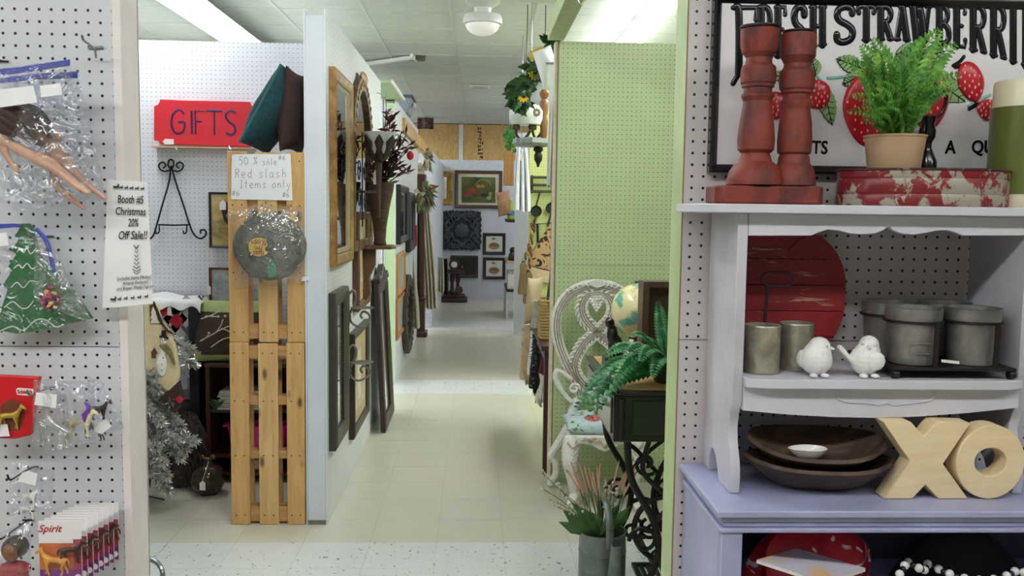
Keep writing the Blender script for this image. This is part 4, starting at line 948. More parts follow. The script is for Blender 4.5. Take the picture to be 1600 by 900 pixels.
# ================================================================ near left pegboard: packaged toys
M_BAG = clear_bag(); M_ZIP = plain((70, 80, 170), 0.35, 0, 0.05); M_WIRE = plain((150, 152, 156), 0.3, 0.9, 0.0); M_BLK = plain((28, 27, 30), 0.45, 0.2, 0.0)
M_LABEL = plain((236, 234, 236), 0.6, 0, 0.02); M_INK = plain((88, 84, 100), 0.7, 0, 0.0)
def bagmesh(f, pl, Y, bulge=0.012, mat=None, parent=None, name='bag', n=9, seed=1):
    """clear bag: pixel quad (tl, tr, br, bl), two bulged faces joined at the edges"""
    tl, tr, br, bl = [P(*(f(*q) if f else q), Y) for q in pl]; rn = random.Random(seed); ph = rn.random() * 6
    m = MB()
    for sgn in (-1, 1):
        def fn(u, v):
            p = (tl.lerp(tr, u)).lerp(bl.lerp(br, u), v); k = (u * (1 - u) * 4) ** 0.5 * (v * (1 - v) * 4) ** 0.5
            w = math.sin(9 * u + 5 * v + ph) * 0.3 + math.sin(4 * u - 11 * v + ph) * 0.3
            return p + V((0, sgn * (bulge * k * (1 + w) + 0.0006), 0))
        m.sheet(fn, n, n)
    return m.build(name, mat or M_BAG, parent, smooth=60)
def peg_hook(px, py, L, mat, label, droop=0.0, grp='peg hooks on the left wall'):
    p = P(px, py, YN - 0.001)
    t = thing('peg_hook', label, 'hook', p, 0, grp)
    MB().tube(bez([p + V((0, 0, 0)), p + V((0, -L * 0.5, -droop)), p + V((0, -L + 0.012, -droop)), p + V((0, -L, 0.014 - droop))], 5), 0.0022, 6).build('prong', mat, t)
    MB().tube([p + V((-0.012, -0.0025, 0.0)), p + V((0.012, -0.0025, 0.0))], 0.002, 6).build('cross_wire', mat, t)
    return t
def quad(t, o, U, s, mat, rear=0.0, head=1.0, tail=True, leg=1.0, thick=1.0, name='figure'):
    """four legged toy, one continuous body; o = point under the belly, U = forward"""
    o = V(o); U = V(U).normalized(); N = U.cross(EZ).normalized(); c, sn = math.cos(rear), math.sin(rear)
    def g(a, l, z):
        a2 = a * c - z * sn if z > 0.5 else a; z2 = z
        if z > 0.5: z2 = 0.7 + (z - 0.7) * c + (a + 0.35) * sn; a2 = -0.35 + (a + 0.35) * c - (z - 0.7) * sn
        return o + (U * a2 + N * l + EZ * z2) * s
    pts = [g(-0.35, 0, 0.74), g(0, 0, 0.70), g(0.33, 0, 0.74), g(0.50, 0, 0.98), g(0.60, 0, 1.16 * head), g(0.74, 0, 1.10 * head), g(0.84, 0, 1.0 * head)]
    rad = [0.155, 0.15, 0.16, 0.10, 0.085, 0.07, 0.05]; ed = [(0, 1), (1, 2), (2, 3), (3, 4), (4, 5), (5, 6)]
    for sgn, ph in ((-1, 0.06), (1, -0.05)):
        k = len(pts); pts += [g(-0.38, 0.09 * sgn, 0.55), g(-0.34 + ph, 0.09 * sgn, 0.38), g(-0.43 + ph, 0.09 * sgn, 0.22), g(-0.40 + ph * 2, 0.09 * sgn, 0.03)]
        rad += [0.085, 0.055, 0.04, 0.05]; ed += [(0, k), (k, k + 1), (k + 1, k + 2), (k + 2, k + 3)]
        k = len(pts); fz = 0.25 * sn * 2 if rear else 0
        pts += [g(0.33, 0.09 * sgn, 0.52 + 0.001), g(0.36 - ph + fz, 0.09 * sgn, 0.32 + fz), g(0.33 - ph * 2 + fz * 0.6, 0.09 * sgn, 0.03 + fz)]
        rad += [0.07, 0.045, 0.05]; ed += [(2, k), (k, k + 1), (k + 1, k + 2)]
    if tail:
        k = len(pts); pts += [g(-0.52, 0, 0.76), g(-0.62, 0, 0.6), g(-0.62, 0, 0.4)]; rad += [0.04, 0.06, 0.03]; ed += [(0, k), (k, k + 1), (k + 1, k + 2)]
    k = len(pts); pts += [g(0.56, 0.04, 1.27 * head), g(0.56, -0.04, 1.27 * head)]; rad += [0.025, 0.025]; ed += [(4, k), (4, k + 1)]
    return skin(name, pts, ed, [r * s * thick for r in rad], mat, t, 1)
# ---- dolls in a zip bag
b0 = lambda x, y: (x / 3, y / 3); b1_ = lambda x, y: (x / 3, 270 + y / 3); b2_ = crop(0, 560, 2.648); b3_ = crop(0, 680, 4.09)
M_SKIN = plain((222, 168, 138), 0.45, 0, 0.04); M_HAIR = blotch([(0.3, (38, 24, 22)), (0.7, (78, 50, 42))], 30, 0.5, (1, 1, 6))
peg_hook(5, 96, 0.14, M_BLK, 'dark peg hook carrying the zip bag of dolls')
t = thing('zip_bag', 'clear zip bag with blue closure holding dolls at the upper left', 'bag', P(60, 300, 1.87), 0, 'clear bags on the left wall')
bagmesh(None, ((-40, 112), (110, 92), (140, 300), (-30, 322)), 1.865, 0.022, None, t, seed=2, n=14)
bagmesh(None, ((0, 118), (121, 110), (168, 312), (20, 330)), 1.925, 0.02, None, t, seed=3, n=14)
for pl, Y in (([(-40, 112), (30, 105), (108, 93), (108, 102), (30, 114), (-40, 122)], 1.862), ([(0, 122), (60, 115), (120, 112), (120, 122), (60, 124), (0, 130)], 1.90)):
    MB().ext([P(x, y, Y) for x, y in pl], (0, 0.004, 0)).build('zip_strip', M_ZIP, t)
MB().ext(pol(None, [(62, 134), (94, 130), (97, 148), (64, 152)], 1.838), (0, 0.0006, 0)).build('price_label', M_LABEL, t)
MB().ext(pol(None, [(-2, 140), (52, 134), (58, 160), (0, 168)], 1.838), (0, 0.0006, 0)).build('paper_label', M_LABEL, t)
def doll(name, label, J, hair, mat):
    """fashion doll; J = list of joint pixels with depth: head, neck, chest, waist, hip, kneeL, ankleL, toeL, kneeR, ankleR, toeR, elbow, hand"""
    q = [P(*j) for j in J]; t = thing(name, label, 'doll', q[4])
    k = 1.87 / F
    pts = [q[0], q[1], q[2], q[3], q[4]] + q[5:]
    ed = [(0, 1), (1, 2), (2, 3), (3, 4), (4, 5), (5, 6), (6, 7), (4, 8), (8, 9), (9, 10), (2, 11), (11, 12)]
    rad = [15 * k, 5 * k, 13 * k, 9 * k, 12 * k, 7 * k, 4 * k, 3 * k, 7 * k, 4 * k, 3 * k, 5 * k, 4 * k]
    skin('body', pts, ed, rad, mat, t, 1, 4)
    m = MB()
    for h in hair:
        hp_ = bez([P(*z) for z in h], 5); m.tube(hp_, [0.010 * math.sin(PI * (0.2 + 0.7 * i / (len(hp_) - 1))) + 0.002 for i in range(len(hp_))], 7, flat=0.6)
    m.build('hair', M_HAIR, t)
    return t
doll('fashion_doll', 'doll with long brown hair and outstretched legs in the zip bag',
     [(-22, 182, 1.87), (-12, 196, 1.87), (2, 212, 1.868), (18, 226, 1.866), (34, 238, 1.865), (84, 262, 1.862), (122, 292, 1.862), (141, 303, 1.862), (80, 252, 1.872), (118, 286, 1.872), (136, 300, 1.872), (8, 240, 1.862), (30, 272, 1.862)],
     [[(-18, 172, 1.856), (10, 178, 1.852), (40, 200, 1.852), (66, 228, 1.854)], [(-18, 176, 1.852), (8, 190, 1.848), (34, 208, 1.848), (58, 224, 1.85)], [(-15, 168, 1.86), (20, 172, 1.858), (45, 188, 1.856), (74, 208, 1.858)], [(-20, 182, 1.85), (4, 200, 1.846), (24, 212, 1.846)]], M_SKIN)
doll('fashion_doll', 'doll behind the other one, its slim legs hanging below the bag',
     [(38, 178, 1.915), (46, 190, 1.915), (62, 205, 1.915), (76, 220, 1.913), (88, 236, 1.912), (118, 270, 1.912), (140, 292, 1.912), (166, 312, 1.912), (84, 285, 1.906), (112, 312, 1.904), (134, 327, 1.904), (80, 200, 1.906), (96, 222, 1.906)],
     [[(30, 168, 1.902), (52, 180, 1.90), (72, 200, 1.90), (78, 216, 1.90)], [(36, 166, 1.904), (62, 180, 1.902), (82, 206, 1.902)]], plain((206, 152, 126), 0.45, 0, 0.04))
# ---- empty wire hook
p = P(150, 76, YN - 0.001)
t = thing('peg_hook', 'empty steel peg hook above the dolls at the upper left', 'hook', p, 0, 'peg hooks on the left wall')
MB().tube(bez([P(150, 90, YN - 0.01), P(148, 78, 1.96), P(140, 70, 1.93), P(131, 63, 1.90), P(128, 55, 1.89)], 5), 0.0026, 6).build('prong', M_WIRE, t)
MB().tube([P(138, 75, YN - 0.004), P(161, 74, YN - 0.004)], 0.0028, 6).build('cross_wire', M_WIRE, t)
# ---- green wooden tree
ol = [(98, 238), (84, 272), (66, 296), (86, 312), (52, 366), (76, 380), (36, 440), (56, 458), (10, 528), (34, 548), (4, 640), (-2, 660), (-30, 735), (75, 754), (180, 742), (300, 714), (430, 684), (370, 600), (340, 570), (345, 558), (275, 520), (262, 480), (215, 430), (178, 380), (160, 310), (150, 262), (132, 238)]
t = thing('christmas_tree_cutout', 'green christmas tree cut-out with white wavy garlands in a bag', 'decoration', P(50, 520, 1.95))
MB().ext([P(*b1_(x, y), 1.945) for x, y in ol[::-1]], (0, 0.012, 0)).build('board', plain((24, 104, 46), 0.45, 0, 0.12, 12), t, bevel=0.0012)
MG = plain((226, 234, 226), 0.5, 0, 0)
for wv in ([(80, 372), (95, 358), (110, 374), (126, 354), (145, 380), (170, 352)], [(64, 448), (88, 432), (105, 446), (128, 425), (150, 450), (174, 438)], [(54, 536), (80, 514), (110, 538), (140, 508), (172, 512)], [(20, 632), (60, 604), (100, 634), (130, 632), (158, 600)], [(0, 742), (60, 720), (110, 738), (170, 690), (215, 690), (262, 722), (300, 710)]):
    MB().tube(bez([P(*b1_(x, y), 1.9445) for x, y in wv], 6), 0.0013, 5).build('wavy_garland', MG, t)
bagmesh(b1_, ((-60, 236), (160, 236), (440, 706), (-60, 770)), 1.938, 0.008, clear_bag((0.98, 0.98, 1.0), 0.08, 12), t, seed=5, n=14)
MB().ext([P(*b1_(x, y), 1.925) for x, y in ((-60, 240), (60, 238), (92, 240), (92, 256), (60, 256), (-60, 268))], (0, 0.003, 0)).build('zip_strip', M_ZIP, t)
MB().ext([P(*b1_(x, y), 1.925) for x, y in ((-20, 285), (30, 280), (42, 340), (-20, 348))], (0, 0.0006, 0)).build('price_label', M_LABEL, t)
peg_hook(76, 369, 0.09, M_WIRE, 'steel peg hook carrying the bag with the flower ornament')
t = thing('zip_bag', 'small clear zip bag with a bright flower ornament over the green tree', 'bag', P(90, 500, 1.92), 0, 'clear bags on the left wall')
bagmesh(b1_, ((165, 258), (215, 290), (445, 716), (155, 596)), 1.905, 0.012, None, t, seed=6, n=12)
zp = bez([P(*b1_(x, y), 1.90) for x, y in ((168, 262), (205, 300), (232, 360), (252, 466))], 6)
MB().tube(zp, 0.0048, 6, flat=0.35).build('zip_strip', M_ZIP, t)
t = thing('flower_ornament', 'small maroon and yellow flower ornament inside the little bag', 'ornament', P(*b1_(235, 620), 1.905))
rnd = random.Random(5)
cols = [(120, 30, 60), (224, 190, 90), (190, 60, 110), (70, 30, 50), (236, 210, 190), (150, 60, 130)]
pm = {}
for i in range(34):
    a = rnd.uniform(0, 2 * PI); r = rnd.uniform(0, 1) ** 0.5
    c = P(*b1_(236 + 42 * r * math.cos(a), 588 + 52 * r * math.sin(a)), 1.905 - 0.012 * (1 - r))
    m = MB().ell((0, 0, 0), 0.0065, 0.0022, 0.004, 7, 4).tf(Matrix.Translation(c) @ Matrix.Rotation(rnd.uniform(0, 3), 4, 'Y')); m.build('petal', plain(rnd.choice(cols), 0.4, 0, 0), t)
# ---- red pack and pony bags
t = thing('toy_packet', 'red toy packet with a golden horse at the left edge', 'packet', P(25, 685, 1.91))
q = [(-60, 66), (165, 78), (158, 100), (150, 160), (128, 318), (60, 334), (-60, 330)]
MB().ext([P(*b2_(x, y), 1.93) for x, y in q[::-1]], (0, 0.014, 0)).build('packet', plain((206, 24, 34), 0.28, 0, 0.12, 9), t, bevel=0.003, seg=2)
MB().ext([P(*b2_(x, y), 1.9295) for x, y in ((66, 128), (74, 122), (136, 126), (140, 134), (134, 156), (70, 150))][::-1], (0, 0.0005, 0)).build('logo_plate', M_LABEL, t)
text('logo', 'Schleich', plain((196, 24, 34), 0.4, 0, 0), t, P(*b2_(102, 139), 1.9288), EX, EZ, 0.012, sx=0.8, weight=0.0003)
MB().ext([P(*b2_(x, y), 1.925) for x, y in ((-40, 276), (30, 272), (40, 322), (-40, 326))][::-1], (0, 0.0006, 0)).build('price_label', M_LABEL, t)
MB().ext([P(*b2_(x, y), 1.9293) for x, y in ((4, 195), (40, 168), (86, 182), (104, 230), (80, 296), (20, 300), (0, 260))][::-1], (0, 0.0004, 0)).build('window', plain((116, 60, 40), 0.25, 0, 0.2, 12), t)
quad(t, P(*b2_(42, 296), 1.922), (1, -0.1, 0), 0.044, plain((186, 152, 64), 0.35, 0.4, 0.1), name='gold_horse')
peg_hook(78, 605, 0.10, M_WIRE, 'steel peg hook carrying the pony bags')
for lab, pl, Y, sd in (('front clear bag with a silver unicorn toy', ((138, 88), (268, 84), (300, 392), (132, 372)), 1.88, 7), ('clear bag with a purple maned pony behind the unicorn', ((240, 96), (392, 90), (392, 350), (260, 366)), 1.915, 8), ('rearmost clear bag with dark toy horses', ((360, 72), (432, 104), (515, 290), (372, 340)), 1.945, 9)):
    t = thing('toy_bag', lab, 'bag', P(*b2_(pl[2][0] - 60, pl[2][1]), Y), 0, 'clear bags on the left wall')
    bagmesh(b2_, pl, Y, 0.014, None, t, seed=sd, n=12)
    if sd == 7:
        quad(t, P(*b2_(232, 378), Y), (-1, -0.1, 0), 0.056, plain((206, 202, 196), 0.25, 0.55, 0.1), rear=0.5, name='silver_unicorn')
        MB().ext([P(*b2_(x, y), Y - 0.016) for x, y in ((150, 140), (236, 150), (230, 206), (142, 192))][::-1], (0, 0.0005, 0)).build('price_label', M_LABEL, t)
    elif sd == 8:
        quad(t, P(*b2_(330, 330), Y), (1, -0.1, 0), 0.050, plain((226, 214, 170), 0.4), name='cream_pony')
        m = MB()
        for i in range(6): m.tube(bez([P(*b2_(350 + 4 * i, 182 + 4 * i), Y - 0.004), P(*b2_(370 - 3 * i, 200 + 6 * i), Y - 0.008), P(*b2_(342 + 2 * i, 236 + 6 * i), Y - 0.006)], 4), 0.003, 5)
        m.build('purple_mane', plain((118, 72, 178), 0.4), t)
    else:
        quad(t, P(*b2_(405, 262), Y), (1, -0.2, 0), 0.040, plain((44, 34, 34), 0.4), name='dark_horse')
        quad(t, P(*b2_(395, 345), Y), (-1, -0.2, 0), 0.034, plain((52, 40, 40), 0.4), rear=0.4, name='dark_horse')
        MB().ext([P(*b2_(x, y), Y - 0.014) for x, y in ((384, 268), (440, 250), (462, 282), (420, 314), (390, 300))][::-1], (0, 0.0005, 0)).build('price_label', M_LABEL, t)
# ---- spotted dogs
peg_hook(52, 729, 0.11, M_BLK, 'black peg hook carrying the bag of spotted dogs')
t = thing('toy_bag', 'clear bag with two white spotted toy dogs', 'bag', P(50, 800, 1.91), 0, 'clear bags on the left wall')
bagmesh(b3_, ((70, 172), (352, 222), (330, 470), (50, 520)), 1.905, 0.012, None, t, seed=12, n=12)
M_DAL = blotch([(0.0, (240, 238, 236)), (0.66, (240, 238, 236)), (0.68, (30, 28, 30)), (1, (30, 28, 30))], 130, 0.4, detail=0, dist=0)
quad(t, P(*b3_(180, 540), 1.905), (1, -0.25, 0), 0.034, M_DAL, head=0.88, thick=0.95, name='spotted_dog')
quad(t, P(*b3_(195, 450), 1.905), (1, -0.35, 0), 0.031, plain((238, 236, 234), 0.4), head=0.92, thick=1.25, name='white_dog')
MB().ext([P(*b3_(x, y), 1.888) for x, y in ((140, 240), (180, 228), (238, 246), (226, 322), (110, 296))][::-1], (0, 0.0005, 0)).build('price_label', M_LABEL, t)
# ---- bagged doll with dark hair, bottom left
peg_hook(45, 812, 0.13, M_BLK, 'dark peg hook carrying the bagged figure at the bottom left')
t = thing('toy_bag', 'clear bag with a dark haired figure in a red dress at the bottom left', 'bag', P(20, 900, 1.90), 0, 'clear bags on the left wall')
bagmesh(b3_, ((-60, 640), (200, 548), (196, 960), (-60, 960)), 1.89, 0.02, None, t, seed=14, n=12)
blob('hair', [(P(*b3_(105, 710), 1.895), (0.026, 0.02, 0.024)), (P(*b3_(70, 730), 1.9), (0.02, 0.016, 0.024))], M_HAIR, t, 0.003)
blob('face', [(P(*b3_(72, 748), 1.884), (0.017, 0.016, 0.021))], plain((136, 84, 54), 0.5), t, 0.003)
blob('red_dress', [(P(*b3_(95, 850), 1.895), (0.034, 0.022, 0.016)), (P(*b3_(90, 900), 1.895), (0.03, 0.022, 0.024))], plain((176, 44, 62), 0.6), t, 0.003)
# ---- row of carded horses
peg_hook(164, 797, 0.20, M_BLK, 'dark peg hook carrying the row of carded horses')
cx0_, cx1_ = P(*b3_(248, 700), 1.79).x, P(*b3_(522, 700), 1.79).x
ztop = P(*b3_(330, 548), 1.79).z; zpic = P(*b3_(330, 690), 1.79).z; zbot = ztop - 0.128
M_CARD = blotch([(0.3, (190, 84, 36)), (0.5, (206, 110, 52)), (0.7, (176, 56, 70))], 14, 0.3); M_PURP = plain((124, 44, 130), 0.3, 0, 0.15, 30); M_ROSE = plain((170, 60, 84), 0.3, 0, 0.1, 20)
hm = [plain((214, 150, 60), 0.4), plain((66, 34, 26), 0.4), plain((98, 54, 34), 0.4)]
w_ = cx1_ - cx0_
ords = ['front', 'second', 'third', 'fourth', 'fifth', 'sixth', 'seventh', 'rearmost']
for k in range(8):
    Y = 1.79 + k * 0.0265; dz = -0.0035 * k
    t = thing('carded_horse', 'carded toy horse with white header, %s of the row on the hook' % ords[k], 'toy', (cx0_ + w_ / 2, Y, zbot + dz), 0, 'carded toy horses in a row')
    B = lambda x0, x1, z0, z1, y0, y1: MB().box(cx0_ + w_ * x0, cx0_ + w_ * x1, Y + y0, Y + y1, z0 + dz, z1 + dz)
    B(0, 1, zbot, ztop, 0.0, 0.0012).build('card', plain((234, 230, 232), 0.4, 0, 0.02), t, bevel=0.0005)
    B(0.01, 0.80, zbot + 0.03, zpic, -0.0008, -0.0001).build('picture', M_CARD, t)
    B(0.805, 0.99, zbot + 0.02, zpic + 0.008, -0.0008, -0.0001).build('side_print', M_ROSE, t)
    B(0.01, 0.99, zbot, zbot + 0.029, -0.0009, -0.0001).build('foot_print', M_PURP, t)
    if k == 0:
        text('lettering', 'Spirit', plain((178, 40, 50), 0.4, 0, 0), t, (cx0_ + w_ * 0.26, Y - 0.0008, ztop - 0.016), EX, EZ, 0.021, shear=0.35, weight=0.0002)
        quad(t, (cx0_ + w_ * 0.42, Y - 0.010, zbot + 0.020), (-1, 0, 0), 0.045, hm[0], name='tan_horse')
    quad(t, (cx0_ + w_ * 0.78, Y - 0.009, zbot + 0.044 + dz), (-1 if k % 2 else 1, 0, 0), 0.040, hm[1 + k % 2], name='brown_horse')
    if k == 0:
        def bl(u, v):
            kx = (u * (1 - u) * 4) ** 0.3 * (v * (1 - v) * 4) ** 0.3
            return (cx0_ + w_ * (0.06 + 0.9 * u), Y - 0.001 - 0.016 * kx, zbot + 0.005 + (zpic - zbot) * v)
        MB().sheet(bl, 10, 10).build('blister', clear_bag((1, 1, 1), 0.07, 6), t)
    for s_ in (0,):
        c = V((cx0_ + w_ * 0.9, Y - 0.001, zbot + 0.013 + dz)); MB().lathe([(0.0065, 0), (0.0065, 0.0006), (0.002, 0.0006)], c, 16, (0, -1, 0)).build('round_badge', M_LABEL, t)
# ---- paper notice on the wall end
t = thing('paper_notice', 'white printed christmas sale notice for booth 5 on the wall end', 'notice', P(200, 480, 1.965))
C4 = [P(*b1_(505, 30), 1.962), P(*b1_(690, 44), 1.958), P(*b1_(718, 612), 1.955), P(*b1_(480, 635), 1.962)]
def pn(u, v, e=0.0):
    p = (C4[0].lerp(C4[1], u)).lerp(C4[3].lerp(C4[2], u), v); return p + V((0, -0.008 * math.sin(PI * u) * (0.4 + 0.6 * v) - e, 0))
MB().sheet(lambda u, v: pn(u, v), 10, 12, 0.0004).build('sheet', plain((238, 236, 238), 0.6, 0, 0.015), t)
M_PR = plain((38, 36, 42), 0.6, 0, 0)
def pt(body, u, v, size, sx=0.62, shear=0.0, weight=0.0):
    c = pn(u, v, 0.0035); Ud = (pn(min(u + 0.2, 1), v, 0.003) - pn(max(u - 0.2, 0), v, 0.003)); Vd = (pn(u, v - 0.05) - pn(u, v + 0.05))
    text('print', body, M_PR, t, c, Ud, Vd, size, 0.0004, sx=sx, shear=shear, weight=weight)
pt('Booth #5', 0.60, 0.150, 0.0235, 0.60, 0.15, 0.0002); pt('Christmas', 0.60, 0.245, 0.0235, 0.66, 0.15, 0.0002); pt('20%', 0.66, 0.335, 0.0235, 0.55, 0.15, 0.0002); pt('Off Sale!!', 0.64, 0.435, 0.0245, 0.66, 0.25, 0.0003)
pt('Excludes Items Marked', 0.66, 0.775, 0.0105, 0.72, 0.3); pt('Already Reduced', 0.68, 0.815, 0.0105, 0.72, 0.3); pt('and Breyer Model Horses', 0.68, 0.855, 0.0105, 0.70, 0.3)
for v0 in (0.055, 0.935):   # sleigh and deer borders
    m = MB()
    for i in range(6):
        u = 0.24 + i * 0.13; p = pn(u, v0, 0.0035); s = 0.0036 if i else 0.0058
        Ud = EX; m.box(p.x - s, p.x + s, p.y - 0.0003, p.y, p.z - s * 0.25, p.z + s * 0.35)
        m.box(p.x + s * 0.6, p.x + s * 1.1, p.y - 0.0003, p.y, p.z + s * 0.2, p.z + s * 1.1)
        for lx in (-0.8, -0.3, 0.3, 0.8): m.box(p.x + s * lx - 0.0004, p.x + s * lx + 0.0004, p.y - 0.0003, p.y, p.z - s * 1.0, p.z)
    m.build('deer_border', M_PR, t)
m = MB()
for i, (v, w) in enumerate(((0.52, 0.006), (0.535, 0.004), (0.565, 0.003), (0.60, 0.0035), (0.63, 0.004), (0.66, 0.005), (0.69, 0.007), (0.715, 0.0085), (0.735, 0.007))):
    p = pn(0.72, v, 0.0035); m.tube([p + V((-w, 0, 0.002)), p + V((0, 0, -0.003)), p + V((w, 0, 0.002))], 0.0008, 4)
m.build('emblem', M_PR, t)
# ================================================================ left booth: pallet screen, gifts wall and floor goods
def nail(m, c): m.lathe([(0.0035, 0), (0.0035, 0.001), (0.001, 0.0014)], c, 6, (0, -1, 0))
YP = YA + 0.0
M_PAL = [wood((192, 146, 88), (222, 180, 122), 'z', 4, 0.6, 9, 0.85), wood((198, 154, 98), (228, 190, 134), 'z', 4, 0.6, 9, 0.85)]
M_PALD = wood((176, 132, 80), (206, 162, 108), 'x', 4, 0.65, 9, 0.6)
M_NAIL = plain((52, 40, 32), 0.5, 0.6, 0)
def pallet(label, Y, z0, z1, xs, cross, seed):
    x0, x1 = xs[0][0], xs[-1][1]; t = thing('wooden_pallet', label, 'pallet', ((x0 + x1) / 2, Y + 0.05, z0), 0, 'two stacked pallets')
    nm = MB()
    for i, (a, b) in enumerate(xs):
        MB().box(a, b, Y, Y + 0.017, z0 + 0.0005 * (i + 1), z1 - 0.003 * (i % 2)).build('slat', M_PAL[i % 2], t, bevel=0.002)
        for (c0, c1) in cross:
            for fx in (0.25, 0.72): nail(nm, (a + (b - a) * fx, Y, (c0 + c1) / 2))
    for (c0, c1) in cross: MB().box(x0 + 0.004, x1 - 0.004, Y + 0.0175, Y + 0.085, c0, c1).build('cross_rail', M_PALD, t, bevel=0.002)
    for i, (a, b) in enumerate(xs): MB().box(a, b, Y + 0.0855, Y + 0.10, z0 + 0.001, z1 - 0.002).build('rear_slat', M_PAL[(i + 1) % 2], t, bevel=0.002)
    nm.build('nail_heads', M_NAIL, t)['kind'] = 'stuff'
    return t
pz = lambda y, Y=YP: P(420, y, Y).z
g6 = crop(220, 560, 3.214); g5 = crop(220, 320, 3.214)
X_ = lambda x, f=g6, y=700: P(*f(x, y), YP).x
zs_ = pz(536)
pallet('lower pine pallet standing upright beside the white partition', YP, 0.0, zs_, [(X_(455), X_(549)), (X_(596), X_(693)), (X_(736), X_(826))], [(pz(817), pz(793)), (pz(718), pz(706)), (pz(634), pz(620)), (pz(562), pz(542))], 1)
xu = lambda x: P(*g5(x, 500), YP + 0.012).x
pallet('upper pine pallet carrying the sale sheet and the bagged cap', YP + 0.012, zs_ + 0.0008, pz(237, YP + 0.012), [(xu(443), xu(541)), (xu(591), xu(688)), (xu(735), xu(826))], [(pz(531), pz(509)), (pz(434), pz(420)), (pz(330), pz(312)), (pz(262), pz(240))], 2)
ztp_ = pz(237, YP + 0.012)
# ---- cushions on top
def pt_(px, py, Y): return P(px, py, Y)
t = thing('teal_cushion', 'quilted teal cushion leaning on top of the pallet', 'cushion', (P(412, 236, YP + 0.07).x, YP + 0.07, ztp_))
c = P(408, 176, YP + 0.07); U = V((0.115, 0.05, 0.10)); Vv = V((-0.035, 0.12, 0.13)); Nn = V((-0.045, -0.05, 0.03))
c = P(413, 186, YP + 0.10)
M_TEAL2 = blotch([(0.3, (8, 40, 48)), (0.7, (22, 72, 80))], 50, 0.9, bump=0.6)
mm_ = MB().pillow(c, P(402, 110, YP + 0.2) - P(402, 175, YP + 0.2), V((0.05, 0.17, 0.0)), V((0.062, -0.02, 0.02)), 16, 0.06)
lowz = min(p.z for p in mm_.v)
# outline like the photo: a leaning square seen on edge
A0 = P(372, 233, YP + 0.05); A1 = P(436, 113, YP + 0.09); A2 = P(444, 232, YP + 0.16)
ctr = (A0 + A1) * 0.5; U = (A1 - A0) * 0.5; W2 = V((0.03, 0.15, -0.02)); N2 = U.cross(W2).normalized()
if N2.x < 0: N2 = -N2
m = MB().pillow(ctr + N2 * 0.052 + W2 * 0.45, U * 0.98, W2, N2 * 0.07, 18, 0.04)
dz_ = ztp_ + 0.001 - min(p.z for p in m.v)
for p in m.v: p.z += dz_
m.build('cover', M_TEAL2, t, smooth=70)
edge = [ctr + N2 * 0.052 + W2 * 0.45 + U * 0.98 * a * (1 - 0.04 * (1 - b * b)) + W2 * b * (1 - 0.04 * (1 - a * a)) + V((0, 0, dz_)) for a, b in [(math.cos(q) * (1 / max(abs(math.cos(q)), abs(math.sin(q)))), math.sin(q) * (1 / max(abs(math.cos(q)), abs(math.sin(q))))) for q in [2 * PI * i / 48 for i in range(48)]]]
MB().tube(edge, 0.006, 6, closed=True).build('piping', plain((34, 96, 104), 0.8), t)
B0 = P(440, 238, YP + 0.06); B1 = P(450, 107, YP + 0.06); 
ctr = (B0 + B1) * 0.5; U = (B1 - B0) * 0.5; W2 = V((0.02, 0.16, 0)); N2 = V((0.062, -0.012, 0.0))
t = thing('brown_cushion', 'dark brown cushion standing between the teal cushion and the partition', 'cushion', (B0.x + 0.03, YP + 0.1, ztp_))
m = MB().pillow(ctr + V((0.022, 0.11, 0)), U * 1.02, W2, N2, 18, 0.10)
dz_ = ztp_ + 0.001 - min(p.z for p in m.v)
for p in m.v: p.z += dz_; p.x = min(p.x, XA0 - 0.003)
m.build('cover', blotch([(0.3, (44, 28, 28)), (0.7, (66, 44, 42))], 14, 0.95, bump=0.5), t, smooth=70)
